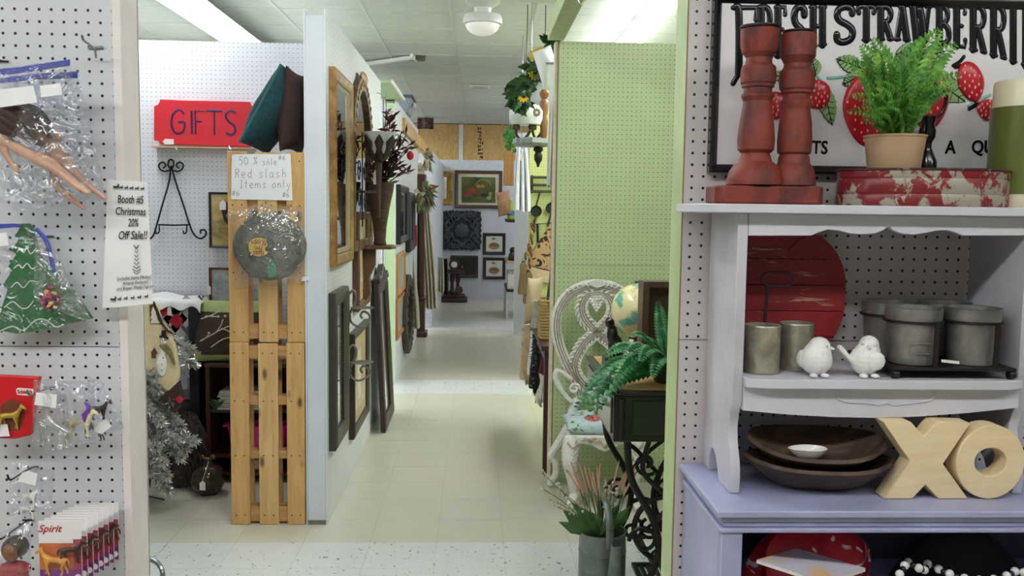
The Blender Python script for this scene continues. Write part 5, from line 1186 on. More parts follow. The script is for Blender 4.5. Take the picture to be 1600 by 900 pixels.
# ---- handwriting helper: strokes on a unit grid
HW = {'0': [[(.5, 1), (.15, .8), (.1, .3), (.45, 0), (.85, .25), (.85, .75), (.5, 1)]], '5': [[(.85, 1), (.25, 1), (.2, .58), (.6, .62), (.85, .35), (.6, .02), (.15, .05)]],
 '%': [[(.3, .95), (.1, .8), (.25, .62), (.42, .8), (.3, .95)], [(.9, 1), (.1, 0)], [(.75, .38), (.55, .2), (.72, .02), (.9, .2), (.75, .38)]],
 's': [[(.8, .5), (.5, .6), (.25, .48), (.5, .3), (.75, .15), (.5, 0), (.15, .06)]], 'A': [[(.05, 0), (.45, 1), (.9, 0)], [(.2, .38), (.75, .38)]], 'l': [[(.4, 1.05), (.38, .1), (.6, 0)]], 'e': [[(.15, .32), (.8, .36), (.65, .6), (.3, .6), (.12, .3), (.4, 0), (.85, .1)]],
 'R': [[(.15, 0), (.15, 1)], [(.02, .95), (.6, 1), (.8, .78), (.55, .55), (.18, .52)], [(.4, .52), (.9, 0)]], 'd': [[(.75, .5), (.4, .58), (.12, .28), (.4, 0), (.75, .2)], [(.78, 1.05), (.76, .1), (.95, 0)]], 'a': [[(.75, .5), (.4, .6), (.12, .28), (.4, 0), (.72, .2), (.76, .55), (.76, .1), (.95, 0)]],
 'h': [[(.2, 1.05), (.18, 0)], [(.18, .35), (.5, .58), (.75, .4), (.75, 0)]], 'I': [[(.5, 1), (.5, 0)], [(.1, 1), (.9, 1)], [(.1, 0), (.9, 0)]], 't': [[(.5, 1), (.5, .1), (.7, 0)], [(.15, .65), (.85, .65)]], 'm': [[(.05, .58), (.08, 0)], [(.08, .4), (.3, .58), (.45, .4), (.45, 0)], [(.45, .4), (.7, .58), (.88, .4), (.9, 0)]],
 'o': [[(.5, .58), (.15, .4), (.2, .08), (.55, 0), (.85, .25), (.75, .52), (.5, .58)]], 'n': [[(.15, .58), (.17, 0)], [(.17, .36), (.5, .58), (.75, .4), (.78, 0)]], 'y': [[(.15, .58), (.4, .1)], [(.85, .58), (.3, -.42), (.05, -.35)]], '#': [[(.35, 1), (.2, 0)], [(.8, 1), (.62, 0)], [(.05, .65), (.98, .7)], [(0, .3), (.92, .35)]], '6': [[(.75, 1), (.3, .7), (.15, .25), (.45, 0), (.8, .15), (.75, .42), (.4, .5), (.18, .3)]],
 'G': [[(.88, .82), (.55, 1), (.15, .75), (.08, .3), (.35, .02), (.8, .1), (.88, .48), (.5, .48)]], 'F': [[(.15, 0), (.15, 1), (.9, 1)], [(.15, .55), (.72, .55)]], 'T': [[(0, 1), (1, 1)], [(.5, 1), (.5, 0)]], 'S': [[(.88, .9), (.5, 1), (.12, .8), (.35, .55), (.75, .4), (.85, .15), (.5, 0), (.1, .1)]]}
def handwrite(parent, body, o, U, Vv, h, adv, r, mat, name='handwriting', flat=0.4):
    o, U, Vv = V(o), V(U).normalized(), V(Vv).normalized(); m = MB(); x = 0
    for ch in body:
        if ch == ' ': x += adv * 0.8; continue
        wd = {'I': 0.5, 'l': 0.5, 'm': 1.2, 'G': 1.05, 'i': .4}.get(ch, 0.8)
        for st in HW[ch]:
            q = [o + U * (x + a * adv * wd) + Vv * (b * h) for a, b in st]
            m.tube(bez(q, 4) if len(q) > 2 and ch not in 'TIF#A%t' else q, r, 5, flat=flat, up=Vv)
        x += adv * (wd + 0.22)
    return m.build(name, mat, parent)
g4 = crop(220, 60, 3.214)
# ---- sale sheet
t = thing('sale_sheet', 'handwritten half price sheet pinned to the upper pallet', 'notice', P(410, 314, YP + 0.008), 0)
q = [P(*g4(x, y), YP + 0.008) for x, y in ((457, 582), (752, 580), (762, 814), (453, 808))]
MB().ext(q[::-1], (0, 0.0008, 0)).build('sheet', plain((238, 240, 244), 0.6, 0, 0.015), t)
M_PEN = plain((140, 100, 118), 0.6, 0, 0)
hw = lambda body, x, y, h, adv: handwrite(t, body, P(*g4(x, y), YP + 0.0072), q[1] - q[0], q[0] - q[3], h * YP / F / 3.214, adv * YP / F / 3.214, 0.0011, M_PEN)
hw('50 %', 492, 634, 38, 25); hw('sAle', 610, 636, 32, 20); hw('#6', 692, 610, 22, 18); hw('Red slash', 472, 700, 42, 30); hw('Items only', 498, 752, 38, 26); hw('#6', 458, 790, 26, 20); hw('#6', 712, 798, 26, 18)
MB().ext([P(*g4(x, y), YP + 0.0075) for x, y in ((455, 580), (462, 580), (462, 588), (455, 588))][::-1], (0, 0.0004, 0)).build('tape', plain((210, 200, 180), 0.4), t)
# ---- bagged cap
h1 = crop(340, 310, 6)
YK = YP - 0.03
cp = thing('baseball_cap', 'grey camouflage cap with a yellow fish badge hung in a clear bag', 'cap', P(422, 440, YK))
M_CAP = blotch([(0.3, (70, 70, 66)), (0.55, (100, 98, 92)), (0.75, (128, 124, 116))], 18, 0.85, bump=0.3)
cc = P(*h1(480, 470), YK); rx = (P(*h1(810, 470), YK).x - P(*h1(150, 470), YK).x) / 2; rz = (P(*h1(480, 160), YK).z - P(*h1(480, 775), YK).z) / 2
def crown(u, v):
    a = 2 * PI * u; r = math.sin(v * PI / 2); k = 1 + 0.03 * math.cos(6 * a)
    sq = 1.0 if math.sin(a) > 0 else 0.97
    return (cc.x + rx * r * k * math.cos(a), YK + 0.025 - 0.062 * math.cos(v * PI / 2) ** 0.8, cc.z + rz * r * sq * math.sin(a))
MB().sheet(lambda u, v: crown(u, max(v, 0.02)), 36, 12, 0.003).build('crown', M_CAP, cp, smooth=60)
m = MB()
for k in range(6): m.tube([crown(k / 6 + 0.04, v / 10 + 0.02) + V((0, -0.001, 0)) if False else V(crown(k / 6 + 0.04, max(0.03, v / 10))) + V((0, -0.0015, 0)) for v in range(11)], 0.0012, 4)
m.build('seam', plain((60, 58, 56), 0.9), cp)
def brim(u, v):
    a = PI * (0.02 + 0.96 * u); r = 0.80 + 0.24 * v
    return (cc.x + rx * r * math.cos(a) * 1.02, YK + 0.014 + 0.012 * v - 0.022 * math.sin(a) * (1 - v), cc.z + rz * r * math.sin(a) * 1.02)
MB().sheet(brim, 24, 4, 0.003).build('brim', plain((96, 94, 88), 0.85, 0, 0.15, 20), cp)
def disc(px, py, rx_, ry_, Y, n=24): c = P(*h1(px, py), Y); return [c + V((rx_ / 6 * Y / F * math.cos(2 * PI * i / n), 0, ry_ / 6 * Y / F * math.sin(2 * PI * i / n))) for i in range(n)]
YBg = YK - 0.054
bd = MB().ext(disc(388, 455, 102, 92, YBg)[::-1], (0, 0.016, 0)).build('badge', plain((226, 196, 40), 0.5), cp)
MB().tube(disc(388, 455, 102, 92, YBg - 0.0005), 0.0016, 5, closed=True).build('badge_edge', plain((30, 40, 30), 0.6), bd)
fishp = [(470, 365), (500, 385), (525, 420), (520, 470), (490, 500), (455, 495), (440, 470), (470, 440), (455, 405)]
MB().ext([P(*h1(x, y), YBg - 0.001) for x, y in fishp][::-1], (0, 0.02, 0)).build('fish', plain((40, 46, 38), 0.5), bd)
for w_t, yy in (('Bass', 515), ('Pro', 466), ('Shops', 415)):
    text('badge_text', w_t, plain((176, 46, 34), 0.5, 0, 0), bd, P(*h1(384, yy), YBg - 0.0012), -EX, -EZ, 0.034 if w_t != 'Pro' else 0.028, 0.001, sx=0.85, weight=0.0006)
MB().ext([P(*h1(x, y), YBg + 0.012) for x, y in ((462, 600), (540, 590), (555, 730), (480, 745))][::-1], (0, 0.001, 0)).build('green_label', blotch([(0.3, (20, 120, 84)), (0.6, (52, 150, 110)), (0.75, (190, 214, 190))], 60, 0.4), cp)
MB().ext([P(*h1(x, y), YK - 0.012) for x, y in ((575, 205), (610, 205), (660, 265), (675, 340), (640, 385), (600, 300))][::-1], (0, 0.001, 0)).build('green_panel', plain((38, 112, 84), 0.5), cp)
t = thing('cap_bag', 'clear plastic bag gathered at a nail around the cap', 'bag', P(422, 452, YK), 0)
BP = [(452, 40), (560, 80), (800, 80), (812, 300), (830, 460), (830, 640), (800, 800), (640, 830), (400, 820), (150, 865), (135, 790), (190, 640), (150, 480), (135, 250), (72, 160), (110, 110), (320, 60)]
def bagring(y0, kk):
    c0 = P(*h1(452, 430), y0); return [c0.lerp(P(*h1(x, y), y0), kk) for x, y in BP]
m = MB(); n = len(BP)
rings = [(YP + 0.002, 1.0), (YP - 0.02, 0.99), (YK - 0.045, 0.88), (YK - 0.075, 0.6), (YK - 0.085, 0.25), (YK - 0.087, 0.02)]
for y0, kk in rings: m.v += [p + V((0, 0.006 * math.sin(i * 2.7 + kk * 9), 0)) if 0.1 < kk < 0.95 else p for i, p in enumerate(bagring(y0, kk))]
for j in range(len(rings) - 1):
    for i in range(n): m.f.append((j * n + i, j * n + (i + 1) % n, (j + 1) * n + (i + 1) % n, (j + 1) * n + i))
m.build('bag', clear_bag((0.97, 0.96, 0.95), 0.22, 13), t, smooth=80)
nm_ = MB(); nail(nm_, P(*h1(452, 40), YP - 0.001)); nm_.build('nail', M_NAIL, t)
MB().ext([P(*h1(x, y), YP - 0.003) for x, y in ((790, 735), (858, 725), (858, 768), (785, 778))][::-1], (0, 0.0006, 0)).build('tag', M_LABEL, t)
# ---- gifts sign
YS2 = YG - 0.06
ol = [(95, 305), (548, 318), (552, 332), (560, 342), (575, 350), (575, 510), (555, 520), (548, 545), (95, 530), (88, 515), (65, 512), (65, 338), (82, 335), (92, 322)]
t = thing('gifts_sign', 'red notched plaque painted with the word gifts', 'sign', P(316, 228, YS2))
MB().ext([P(*g4(x, y), YS2) for x, y in ol][::-1], (0, 0.018, 0)).build('plaque', plain((216, 48, 62), 0.4, 0, 0.08, 6), t, bevel=0.004, seg=2)
M_NAVY = plain((52, 28, 84), 0.5, 0, 0.1)
k_ = YS2 / F / 3.214
for ch, x, y, h, adv in (('G', 150, 478, 118, 72), ('I', 0, 0, 0, 0), ('F', 268, 482, 116, 64), ('T', 332, 485, 118, 96), ('S', 420, 484, 118, 78)):
    if ch == 'I': MB().tube([P(*g4(255, 364), YS2 - 0.001), P(*g4(257, 480), YS2 - 0.001)], 0.0062, 6, flat=0.3, up=(1, 0, 0)).build('lettering', M_NAVY, t); continue
    handwrite(t, ch, P(*g4(x, y), YS2 - 0.001), EX + V((0, 0, -0.012)), EZ, h * k_, adv * k_, 0.0062, M_NAVY, 'lettering', 0.35)
MB().ext([P(*g4(x, y), YS2 - 0.002) for x, y in ((110, 518), (122, 504), (164, 506), (166, 532), (120, 532))][::-1], (0, 0.001, 0)).build('price_tag', M_LABEL, t)
t = thing('bracket_shelf', 'narrow wooden ledge on wire brackets holding the gifts sign', 'shelf', P(310, 230, YG), 0)
a = P(*g4(60, 532), YS2); b = P(*g4(570, 548), YS2); zl = min(a.z, b.z)
MB().ext([V((a.x, YS2 - 0.03, zl - 0.010)), V((b.x, YS2 - 0.03, zl - 0.010)), V((b.x, YG - 0.001, zl - 0.010)), V((a.x, YG - 0.001, zl - 0.010))], (0, 0, 0.008)).build('ledge', wood((190, 150, 110), (216, 180, 140), 'x'), t)
for px in (195, 460):
    p = P(*g4(px, 545), YG - 0.002); MB().tube(bez([p, p + V((0, -0.07, 0)), p + V((0.02, -0.09, -0.03)), p + V((0.01, -0.01, -0.055))], 5), 0.004, 6).build('wire_bracket', plain((206, 206, 210), 0.3, 0.7, 0), t)
# ---- iron easel hung on the wall
YE = YG - 0.03
t = thing('iron_easel', 'black wrought iron easel with scroll feet below the gifts sign', 'easel', P(275, 372, YE))
e = lambda x, y: P(*g4(x, y), YE); M_WI = plain((28, 28, 34), 0.5, 0.5, 0)
tb = lambda pts, r=0.0045, nm='scroll': MB().tube(bez(pts, 6), r, 6).build(nm, M_WI, t)
tb([e(150, 640), e(142, 720), e(110, 830), e(82, 930), e(65, 985), e(45, 1005), e(28, 985)], 0.005, 'leg'); tb([e(152, 640), e(175, 720), e(215, 840), e(245, 935), e(268, 985), e(300, 1005), e(328, 985), e(320, 962), e(300, 965), e(302, 980)], 0.005, 'leg')
tb([e(150, 660), e(120, 668), e(95, 655), e(92, 632), e(112, 622), e(125, 638), e(112, 652)]); tb([e(154, 660), e(185, 668), e(208, 655), e(212, 632), e(192, 622), e(178, 638), e(192, 652)])
tb([e(152, 660), e(138, 640), e(140, 615), e(152, 608), e(164, 618), e(164, 640), e(152, 660)])
tb([e(88, 935), e(160, 938), e(240, 936)], 0.0045, 'cross_bar')
for x in (92, 230): tb([e(x, 936), e(x, 970), e(x - 14, 980), e(x - 18, 965)], 0.004, 'ledge_hook')
# ---- frames on the gifts wall
def framed(name, label, c, U, Vv, N, hu, hv, w, d, fmat, imat, lip=None, cat='picture', group=None, matw=0.0):
    t = thing(name, label, cat, V(c) - V(Vv) * hv, 0, group)
    frame_rect(MB(), c, U, Vv, N, hu, hv, w, d).build('frame', fmat, t)
    if matw:
        panel(MB(), c, U, Vv, N, hu - w + 0.001, hv - w + 0.001, d * 0.15, d * 0.35).build('mat_board', lip, t)
        panel(MB(), c, U, Vv, N, hu - w - matw, hv - w - matw, d * 0.36, d * 0.40).build('picture', imat, t)
    else: panel(MB(), c, U, Vv, N, hu - w + 0.001, hv - w + 0.001, d * 0.15, d * 0.35).build('picture', imat, t)
    return t
a = P(327, 300, YG - 0.02); b = P(412, 388, YG - 0.02); c = (a + b) / 2
t = framed('heart_picture', 'dark framed mottled panel with a dark heart beside the easel', c, EX, EZ, -EY, (b.x - a.x) / 2, (a.z - b.z) / 2, 0.012, 0.018, plain((34, 34, 36), 0.6), blotch([(0.3, (84, 66, 36)), (0.5, (176, 152, 100)), (0.7, (206, 186, 140))], 7, 0.6, dist=1.0))
hp2 = [(378, 372), (350, 345), (345, 325), (356, 314), (370, 318), (378, 330), (386, 318), (400, 314), (411, 325), (406, 345)]
MB().ext([P(x, y, YG - 0.028) for x, y in hp2][::-1], (0, 0.003, 0)).build('heart', plain((40, 26, 22), 0.6), t)
MB().ext([P(x, y, YG - 0.04) for x, y in ((343, 318), (348, 312), (353, 318), (353, 328), (343, 328))][::-1], (0, 0.001, 0)).build('price_tag', M_LABEL, t)
YR = 5.0
a = P(312, 421, YR); b = P(415, 500, YR); c = (a + b) / 2
M_GREY = blotch([(0.3, (120, 130, 138)), (0.5, (164, 172, 178)), (0.7, (206, 210, 214))], 13, 0.35)
# low bookcase
zk = P(340, 568, 4.98).z; xk0 = P(321, 600, 4.98).x; xk1 = P(476, 600, 4.98).x
kb = thing('low_bookcase', 'dark reddish wood bookcase behind the pallets', 'bookcase', ((xk0 + xk1) / 2, 4.96, 0))
M_BK = wood((62, 34, 26), (94, 56, 42), 'x', 6, 0.5)
MB().box(xk0 - 0.004, xk1, 4.97, YG - 0.004, zk - 0.022, zk).build('top_board', M_BK, kb, bevel=0.003)
for x in (xk0, xk1 - 0.03): MB().box(x, x + 0.022, 4.98, YG - 0.004, 0, zk - 0.0225).build('side_panel', M_BK, kb)
MB().box(xk0 + 0.023, xk1 - 0.031, YG - 0.02, YG - 0.005, 0.05, zk - 0.023).build('back_board', plain((36, 24, 22), 0.8), kb)
zk1 = P(350, 641, 4.96).z; zk2 = P(350, 712, 4.96).z
for z in (zk1, zk2, 0.06): MB().box(xk0 + 0.023, xk1 - 0.031, 4.98, YG - 0.021, z - 0.018, z).build('shelf_board', M_BK, kb)
framed('winter_picture', 'brown framed grey winter picture standing on the bookcase', V((c.x, YG - 0.05, zk + 0.001 + (a.z - zk) / 2)), EX, EZ, -EY, (b.x - a.x) / 2, (a.z - zk) / 2, 0.014, 0.02, wood((86, 44, 28), (120, 68, 44), 'x'), M_GREY)
p = P(326, 452, YG - 0.08)
tag(MB().ext([p + V((x, 0, z)) for x, z in ((-0.012, -0.03), (0.012, -0.03), (0.012, 0.012), (0, 0.024), (-0.012, 0.012))], (0, 0.001, 0)).build('price_tag', M_LABEL), 'white price tag hanging in front of the winter picture', 'tag')
# cushion on the bookcase
t = thing('branch_cushion', 'brown cushion with pale branches and green ends on the bookcase', 'cushion', (P(362, 560, 5.03).x, 5.05, zk))
pc_ = P(364, 520, 5.06); hz_ = (P(360, 470, 5.06).z - zk) / 2; hx_ = P(424, 520, 5.06).x - pc_.x
tilt = V((0, 0.045, 0)); c0 = V((pc_.x, 5.06, zk + hz_ + 0.002))
M_BR = plain((66, 54, 42), 0.85, 0, 0.15, 20); M_GRC = plain((160, 172, 112), 0.75, 0, 0.1, 20)
m = MB().pillow(c0, EX * hx_, EZ * hz_ + tilt, V((0, -0.06, 0)), 18, 0.04)
fm = m.v[:]; fb = MB(); 
o = m.build('cover', M_BR, t, smooth=70); o.data.materials.append(M_GRC)
for pgn in o.data.polygons:
    z = pgn.center.z
    if z < 0.32 * hz_ or z > 1.66 * hz_: pgn.material_index = 1
bc = lambda x, y: P(*crop(230, 440, 6.428)(x, y), 4.992)
m = MB()
for ln in ([(530, 600), (600, 560), (690, 510), (740, 440), (760, 380)], [(600, 560), (620, 520)], [(690, 510), (790, 460), (860, 440)], [(740, 470), (820, 500), (870, 560)], [(540, 375), (640, 340), (720, 300)], [(600, 345), (650, 350), (715, 352)], [(640, 660), (760, 580), (860, 560)]): m.tube(bez([bc(*q) for q in ln], 4), 0.0035, 5, flat=0.6)
for q in ((620, 516), (715, 350), (725, 298), (782, 346), (590, 352), (652, 344)): m.ell(bc(*q), 0.008, 0.004, 0.007, 8, 5)
m.build('branch_print', plain((214, 206, 186), 0.8), t)
# magazines, bowl, pink basket on the shelves
rn = random.Random(8)
z = zk1 + 0.001
for i in range(9):
    x = P(346, 600, 5.03).x + rn.uniform(-0.012, 0.012); h = rn.uniform(0.008, 0.014)
    if z + h > zk - 0.03: break
    cA = rn.choice([(206, 206, 200), (120, 132, 116), (90, 60, 66), (170, 170, 176), (60, 62, 74)])
    t = thing('magazine', 'magazine in the pile on the bookcase, number %s up from the shelf' % ['one', 'two', 'three', 'four', 'five', 'six', 'seven', 'eight', 'nine'][i], 'magazine', (x + 0.12, 5.0, z), 0, 'magazines piled on the bookcase')
    MB().box(x, x + 0.24, 4.97, 5.15, z, z + h * 0.72).build('pages', plain((222, 220, 212), 0.7), t)
    MB().box(x - 0.001, x + 0.242, 4.969, 5.151, z + h * 0.73, z + h).build('cover', plain(cA, 0.35, 0, 0.2, 30), t); z += h + 0.0006
zz_ = zk1 + 0.001
bx = P(352, 632, 5.0).x
z2 = zk2 + 0.001
def bowlf(u, v): a = 2 * PI * u; return (bx + 0.055 * (0.35 + 0.65 * v ** 0.7) * math.cos(a) - 0.01, 4.99 + 0.03 * (0.35 + 0.65 * v ** 0.7) * math.sin(a) - 0.0, zk1 + 0.0015 + 0.048 * v + 0.004 * math.sin(6 * a) * v)
MB_ = MB().sheet(bowlf, 30, 6, -0.003)
tg = None
tx = P(354, 700, 4.98).x
t = thing('pink_basket', 'bright pink plastic basket on the lower shelf behind the pallets', 'basket', (tx + 0.13, 5.05, zk2))
M_PINK = plain((232, 50, 150), 0.35, 0, 0.05)
zp0, zp1 = zk2 + 0.001, P(350, 668, 4.98).z; w2 = P(447, 680, 4.98).x - tx
def bk(u, v):
    a = 2 * PI * u; k = 0.84 + 0.16 * v; ex = lambda s: math.copysign(abs(s) ** 0.35, s)
    return (tx + w2 / 2 + w2 / 2 * k * ex(math.cos(a)), 5.06 + 0.085 * k * ex(math.sin(a)), zp0 + (zp1 - zp0) * v)
MB().sheet(bk, 40, 4, -0.003).build('body', M_PINK, t, smooth=40)
rim = [V(bk(i / 40, 1.0)) for i in range(40)]; MB().tube(rim, 0.006, 6, closed=True, flat=0.8).build('rim', M_PINK, t)
for sx in (-1, 1):
    x = tx + (0 if sx < 0 else w2); MB().tube(bez([(x, 5.03, zp1), (x + sx * 0.03, 5.03, zp1 - 0.004), (x + sx * 0.03, 5.09, zp1 - 0.004), (x, 5.09, zp1)], 5), 0.006, 6).build('handle', M_PINK, t)
MB().box(tx + 0.01, tx + w2 - 0.01, 5.0, 5.12, zp0, zp0 + 0.004).build('bottom', M_PINK, t)
t = thing('small_jar', 'clear glass jar on the lowest bookcase shelf seen between slats', 'jar', (P(397, 750, 5.02).x, 5.05, 0.061))
MB().lathe([(0.04, 0), (0.05, 0.012), (0.05, 0.06), (0.036, 0.075), (0.036, 0.085)], n=20).build('body', plain((196, 190, 184), 0.15, 0.2), t, world=False)
MB().lathe([(0.04, 0.0855), (0.04, 0.095), (0.001, 0.096)], n=20).build('lid', plain((150, 140, 130), 0.3, 0.7), t, world=False)
# ---- black cabinet with a lattice door
zc1 = P(280, 470, 5.04).z; xc1 = P(311, 550, 5.04).x; xc0 = xc1 - 0.46
ck = thing('lattice_cabinet', 'black cabinet with a white lattice door left of the bookcase', 'cabinet', ((xc0 + xc1) / 2, 5.04, 0))
M_BC = plain((26, 28, 34), 0.45, 0, 0.15)
MB().box(xc0, xc1 - 0.002, 5.04, YG - 0.006, zc1 - 0.02, zc1).build('top_board', M_BC, ck)
xd1 = P(*crop(230, 440, 6.428)(410, 400), 5.04).x
MB().box(xd1, xc1 - 0.004, 5.045, YG - 0.006, 0.0, zc1 - 0.0205).build('side_panel', M_BC, ck, bevel=0.003)
MB().box(xc0, xc0 + 0.05, 5.045, YG - 0.006, 0.0, zc1 - 0.0205).build('side_panel', M_BC, ck)
zd0 = P(280, 635, 5.04).z
MB().box(xc0 + 0.0505, xd1 - 0.0005, 5.05, YG - 0.006, 0.0, zd0).build('lower_front', plain((34, 38, 50), 0.5), ck)
lc = crop(230, 440, 6.428)
M_LAT = plain((196, 190, 194), 0.6)
m = None
for (x0, y0, x1, y1) in ((120, 260, 420, 620), (60, 420, 330, 760), (200, 200, 420, 440), (430, 280, 200, 560), (420, 560, 230, 790), (420, 160, 120, 470)):
    MB().bar(P(*lc(x0, y0), 5.066), P(*lc(x1, y1), 5.066), 0.012, 0.042, (0, 1, 0)).build('lattice_strip', M_LAT, ck) if False else MB().bar(P(*lc(x0, y0), 5.066), P(*lc(x1, y1), 5.066), 0.042, 0.008, (0, 1, 0)).build('lattice_strip', M_LAT, ck)
for (cx_, cy_, s_) in ((290, 395, 74), (160, 280, 70)):
    q = [P(*lc(cx_ + dx * s_, cy_ + dy * s_ * 1.05), 5.058) for dx, dy in ((-1, 0), (0, -1), (0.85, -0.35), (0.9, 0.3), (0.1, 1))]
    MB().ext(q[::-1], (0, 0.002, 0)).build('red_patch', plain((190, 30, 52), 0.8), ck)
p = P(*lc(222, 290), 5.035); tg_ = MB().ext([p + V((x, 0, z)) for x, z in ((-0.011, -0.028), (0.011, -0.028), (0.011, 0.012), (0, 0.026), (-0.011, 0.012))], (0, 0.001, 0)); tg_.build('price_tag', M_LABEL, ck)
t = thing('lace_runner', 'white lace runner draped over the black cabinet top', 'cloth', ((xc0 + xc1) / 2, 5.1, zc1))
def lace(u, v):
    x = xc0 - 0.02 + (xc1 + 0.035 - xc0) * u; y = 5.01 + 0.19 * v; over = max(0, 5.038 - y)
    return (x, max(y, 5.026 + 0.004 * math.sin(30 * u)), zc1 + 0.004 + 0.012 * (math.sin(9 * u) ** 2) * v + 0.02 * math.sin(PI * min(1, u * 1.2)) * v - over * (1.6 + 0.4 * math.sin(26 * u)) - max(0, u - 0.965) * 0.5)
MB().sheet(lace, 60, 12, 0.003).build('cloth', plain((238, 238, 240), 0.85, 0, 0.03), t, smooth=60)
m = MB()
for k in range(3): m.lathe([(0.010, 0), (0.010, 0.002), (0.006, 0.002), (0.006, 0)], P(*lc(525 + 20 * k, 150 + (k % 2) * 22), 5.01), 10, (0, -1, 0))
m.build('lace_loops', plain((238, 238, 240), 0.85, 0, 0), t)
def bagc(u, v):
    a = 2 * PI * u; r = 1 - 0.5 * v ** 2 + 0.07 * math.sin(5 * a + 3 * v); c = P(272, 582, 4.99)
    return (c.x + 0.07 * r * math.cos(a), 4.985 + 0.03 * r * math.sin(a), c.z - 0.09 + 0.19 * v)
tag(MB().sheet(bagc, 24, 8).build('cloth_bundle', plain((170, 178, 190), 0.7, 0, 0.15, 20)), 'crumpled pale blue cloth bundle in front of the lattice door', 'cloth')
# ---- snowman stocking
so = crop(220, 320, 3.214); YSK = 4.45
t = thing('christmas_stocking', 'cream christmas stocking with a snowman and a brown toe', 'stocking', P(262, 645, YSK))
def skp(pl, Y): return [P(*crop(230, 440, 6.428)(x, y), Y) for x, y in pl]
body = [(-60, 235), (60, 200), (100, 250), (140, 400), (210, 480), (250, 580), (290, 680), (305, 800), (320, 900), (318, 960), (300, 1050), (230, 1130), (130, 1060), (20, 990), (-60, 960)]
MB().ext(skp(body, YSK)[::-1], (0, 0.03, 0)).build('body', plain((226, 206, 164), 0.85, 0, 0.08, 30), t, bevel=0.010, seg=3)
toe = [(318, 1000), (330, 1070), (352, 1150), (355, 1210), (330, 1270), (288, 1320), (250, 1315), (170, 1240), (116, 1190), (170, 1120), (230, 1080), (270, 1040)]
MB().ext([P(*crop(230, 560, 4.093)(x * 0.637, y * 0.637 - 491), YSK - 0.004) for x, y in toe][::-1], (0, 0.035, 0)).build('toe', plain((66, 44, 38), 0.9), t, bevel=0.006, seg=2)
MB().ext(skp([(22, 235), (72, 228), (145, 428), (28, 425)], YSK - 0.003)[::-1], (0, 0.004, 0)).build('cuff', plain((98, 72, 54), 0.9), t)
MB().ext(skp([(58, 250), (36, 320), (48, 318), (30, 375), (46, 372), (32, 420), (125, 418), (96, 370), (104, 368), (82, 318), (90, 316)], YSK - 0.006)[::-1], (0, 0.004, 0)).build('felt_tree', plain((232, 224, 206), 0.9), t)
m = MB(); m.tube(skp([(60, 200), (100, 290), (150, 420), (205, 490), (250, 520)], YSK - 0.004), 0.006, 6); m.build('seam_cord', plain((60, 44, 36), 0.8), t)
sb = MB(); cS = P(*crop(230, 440, 6.428)(165, 600), YSK - 0.006)
kS = YSK / F / 6.428
sn_ = blob('snowman', [(P(*crop(230, 440, 6.428)(142, 830), YSK - 0.004), (58 * kS, 0.010, 130 * kS)), (P(*crop(230, 440, 6.428)(148, 700), YSK - 0.004), (42 * kS, 0.010, 60 * kS)), (P(*crop(230, 440, 6.428)(166, 598), YSK - 0.004), (34 * kS, 0.010, 38 * kS))], plain((240, 238, 228), 0.9), t, 0.004)
MB().ext(skp([(120, 565), (122, 545), (145, 540), (142, 492), (180, 488), (188, 545), (212, 570), (205, 585), (160, 560)], YSK - 0.014)[::-1], (0, 0.008, 0)).build('hat', plain((40, 30, 30), 0.9), t)
MB().ext(skp([(118, 640), (200, 640), (240, 690), (280, 830), (262, 845), (215, 745), (130, 665)], YSK - 0.014)[::-1], (0, 0.006, 0)).build('scarf', blotch([(0.4, (104, 92, 58)), (0.6, (150, 136, 92))], 60, 0.9), t)
for x, y in ((160, 765), (148, 832), (146, 890), (155, 590), (176, 588)): MB().ell(P(*crop(230, 440, 6.428)(x, y), YSK - 0.012), 0.0035, 0.003, 0.0035, 6, 4).build('button', plain((30, 24, 24), 0.6), t)
MB().ext(skp([(40, 710), (70, 665), (98, 720), (82, 730), (80, 770), (45, 768)], YSK - 0.008)[::-1], (0, 0.008, 0)).build('birdhouse_patch', plain((104, 66, 42), 0.9), t)
MB().lathe([(0.018, 0), (0.018, 0.004), (0.01, 0.006)], P(*crop(230, 560, 4.093)(208, 262), YSK - 0.006), 9, (0, -1, 0), flute=(0.2, 4)).build('mitten_patch', plain((186, 40, 52), 0.9), t)
tp_ = P(225, 455, YSK + 0.01); MB().tube([tp_, tp_ + V((0.005, 0, 0.06)), tp_ + V((0.02, 0.02, 0.05)), tp_ + V((0.02, 0.01, 0.0))], 0.003, 5).build('hanging_loop', plain((60, 44, 36), 0.8), t)
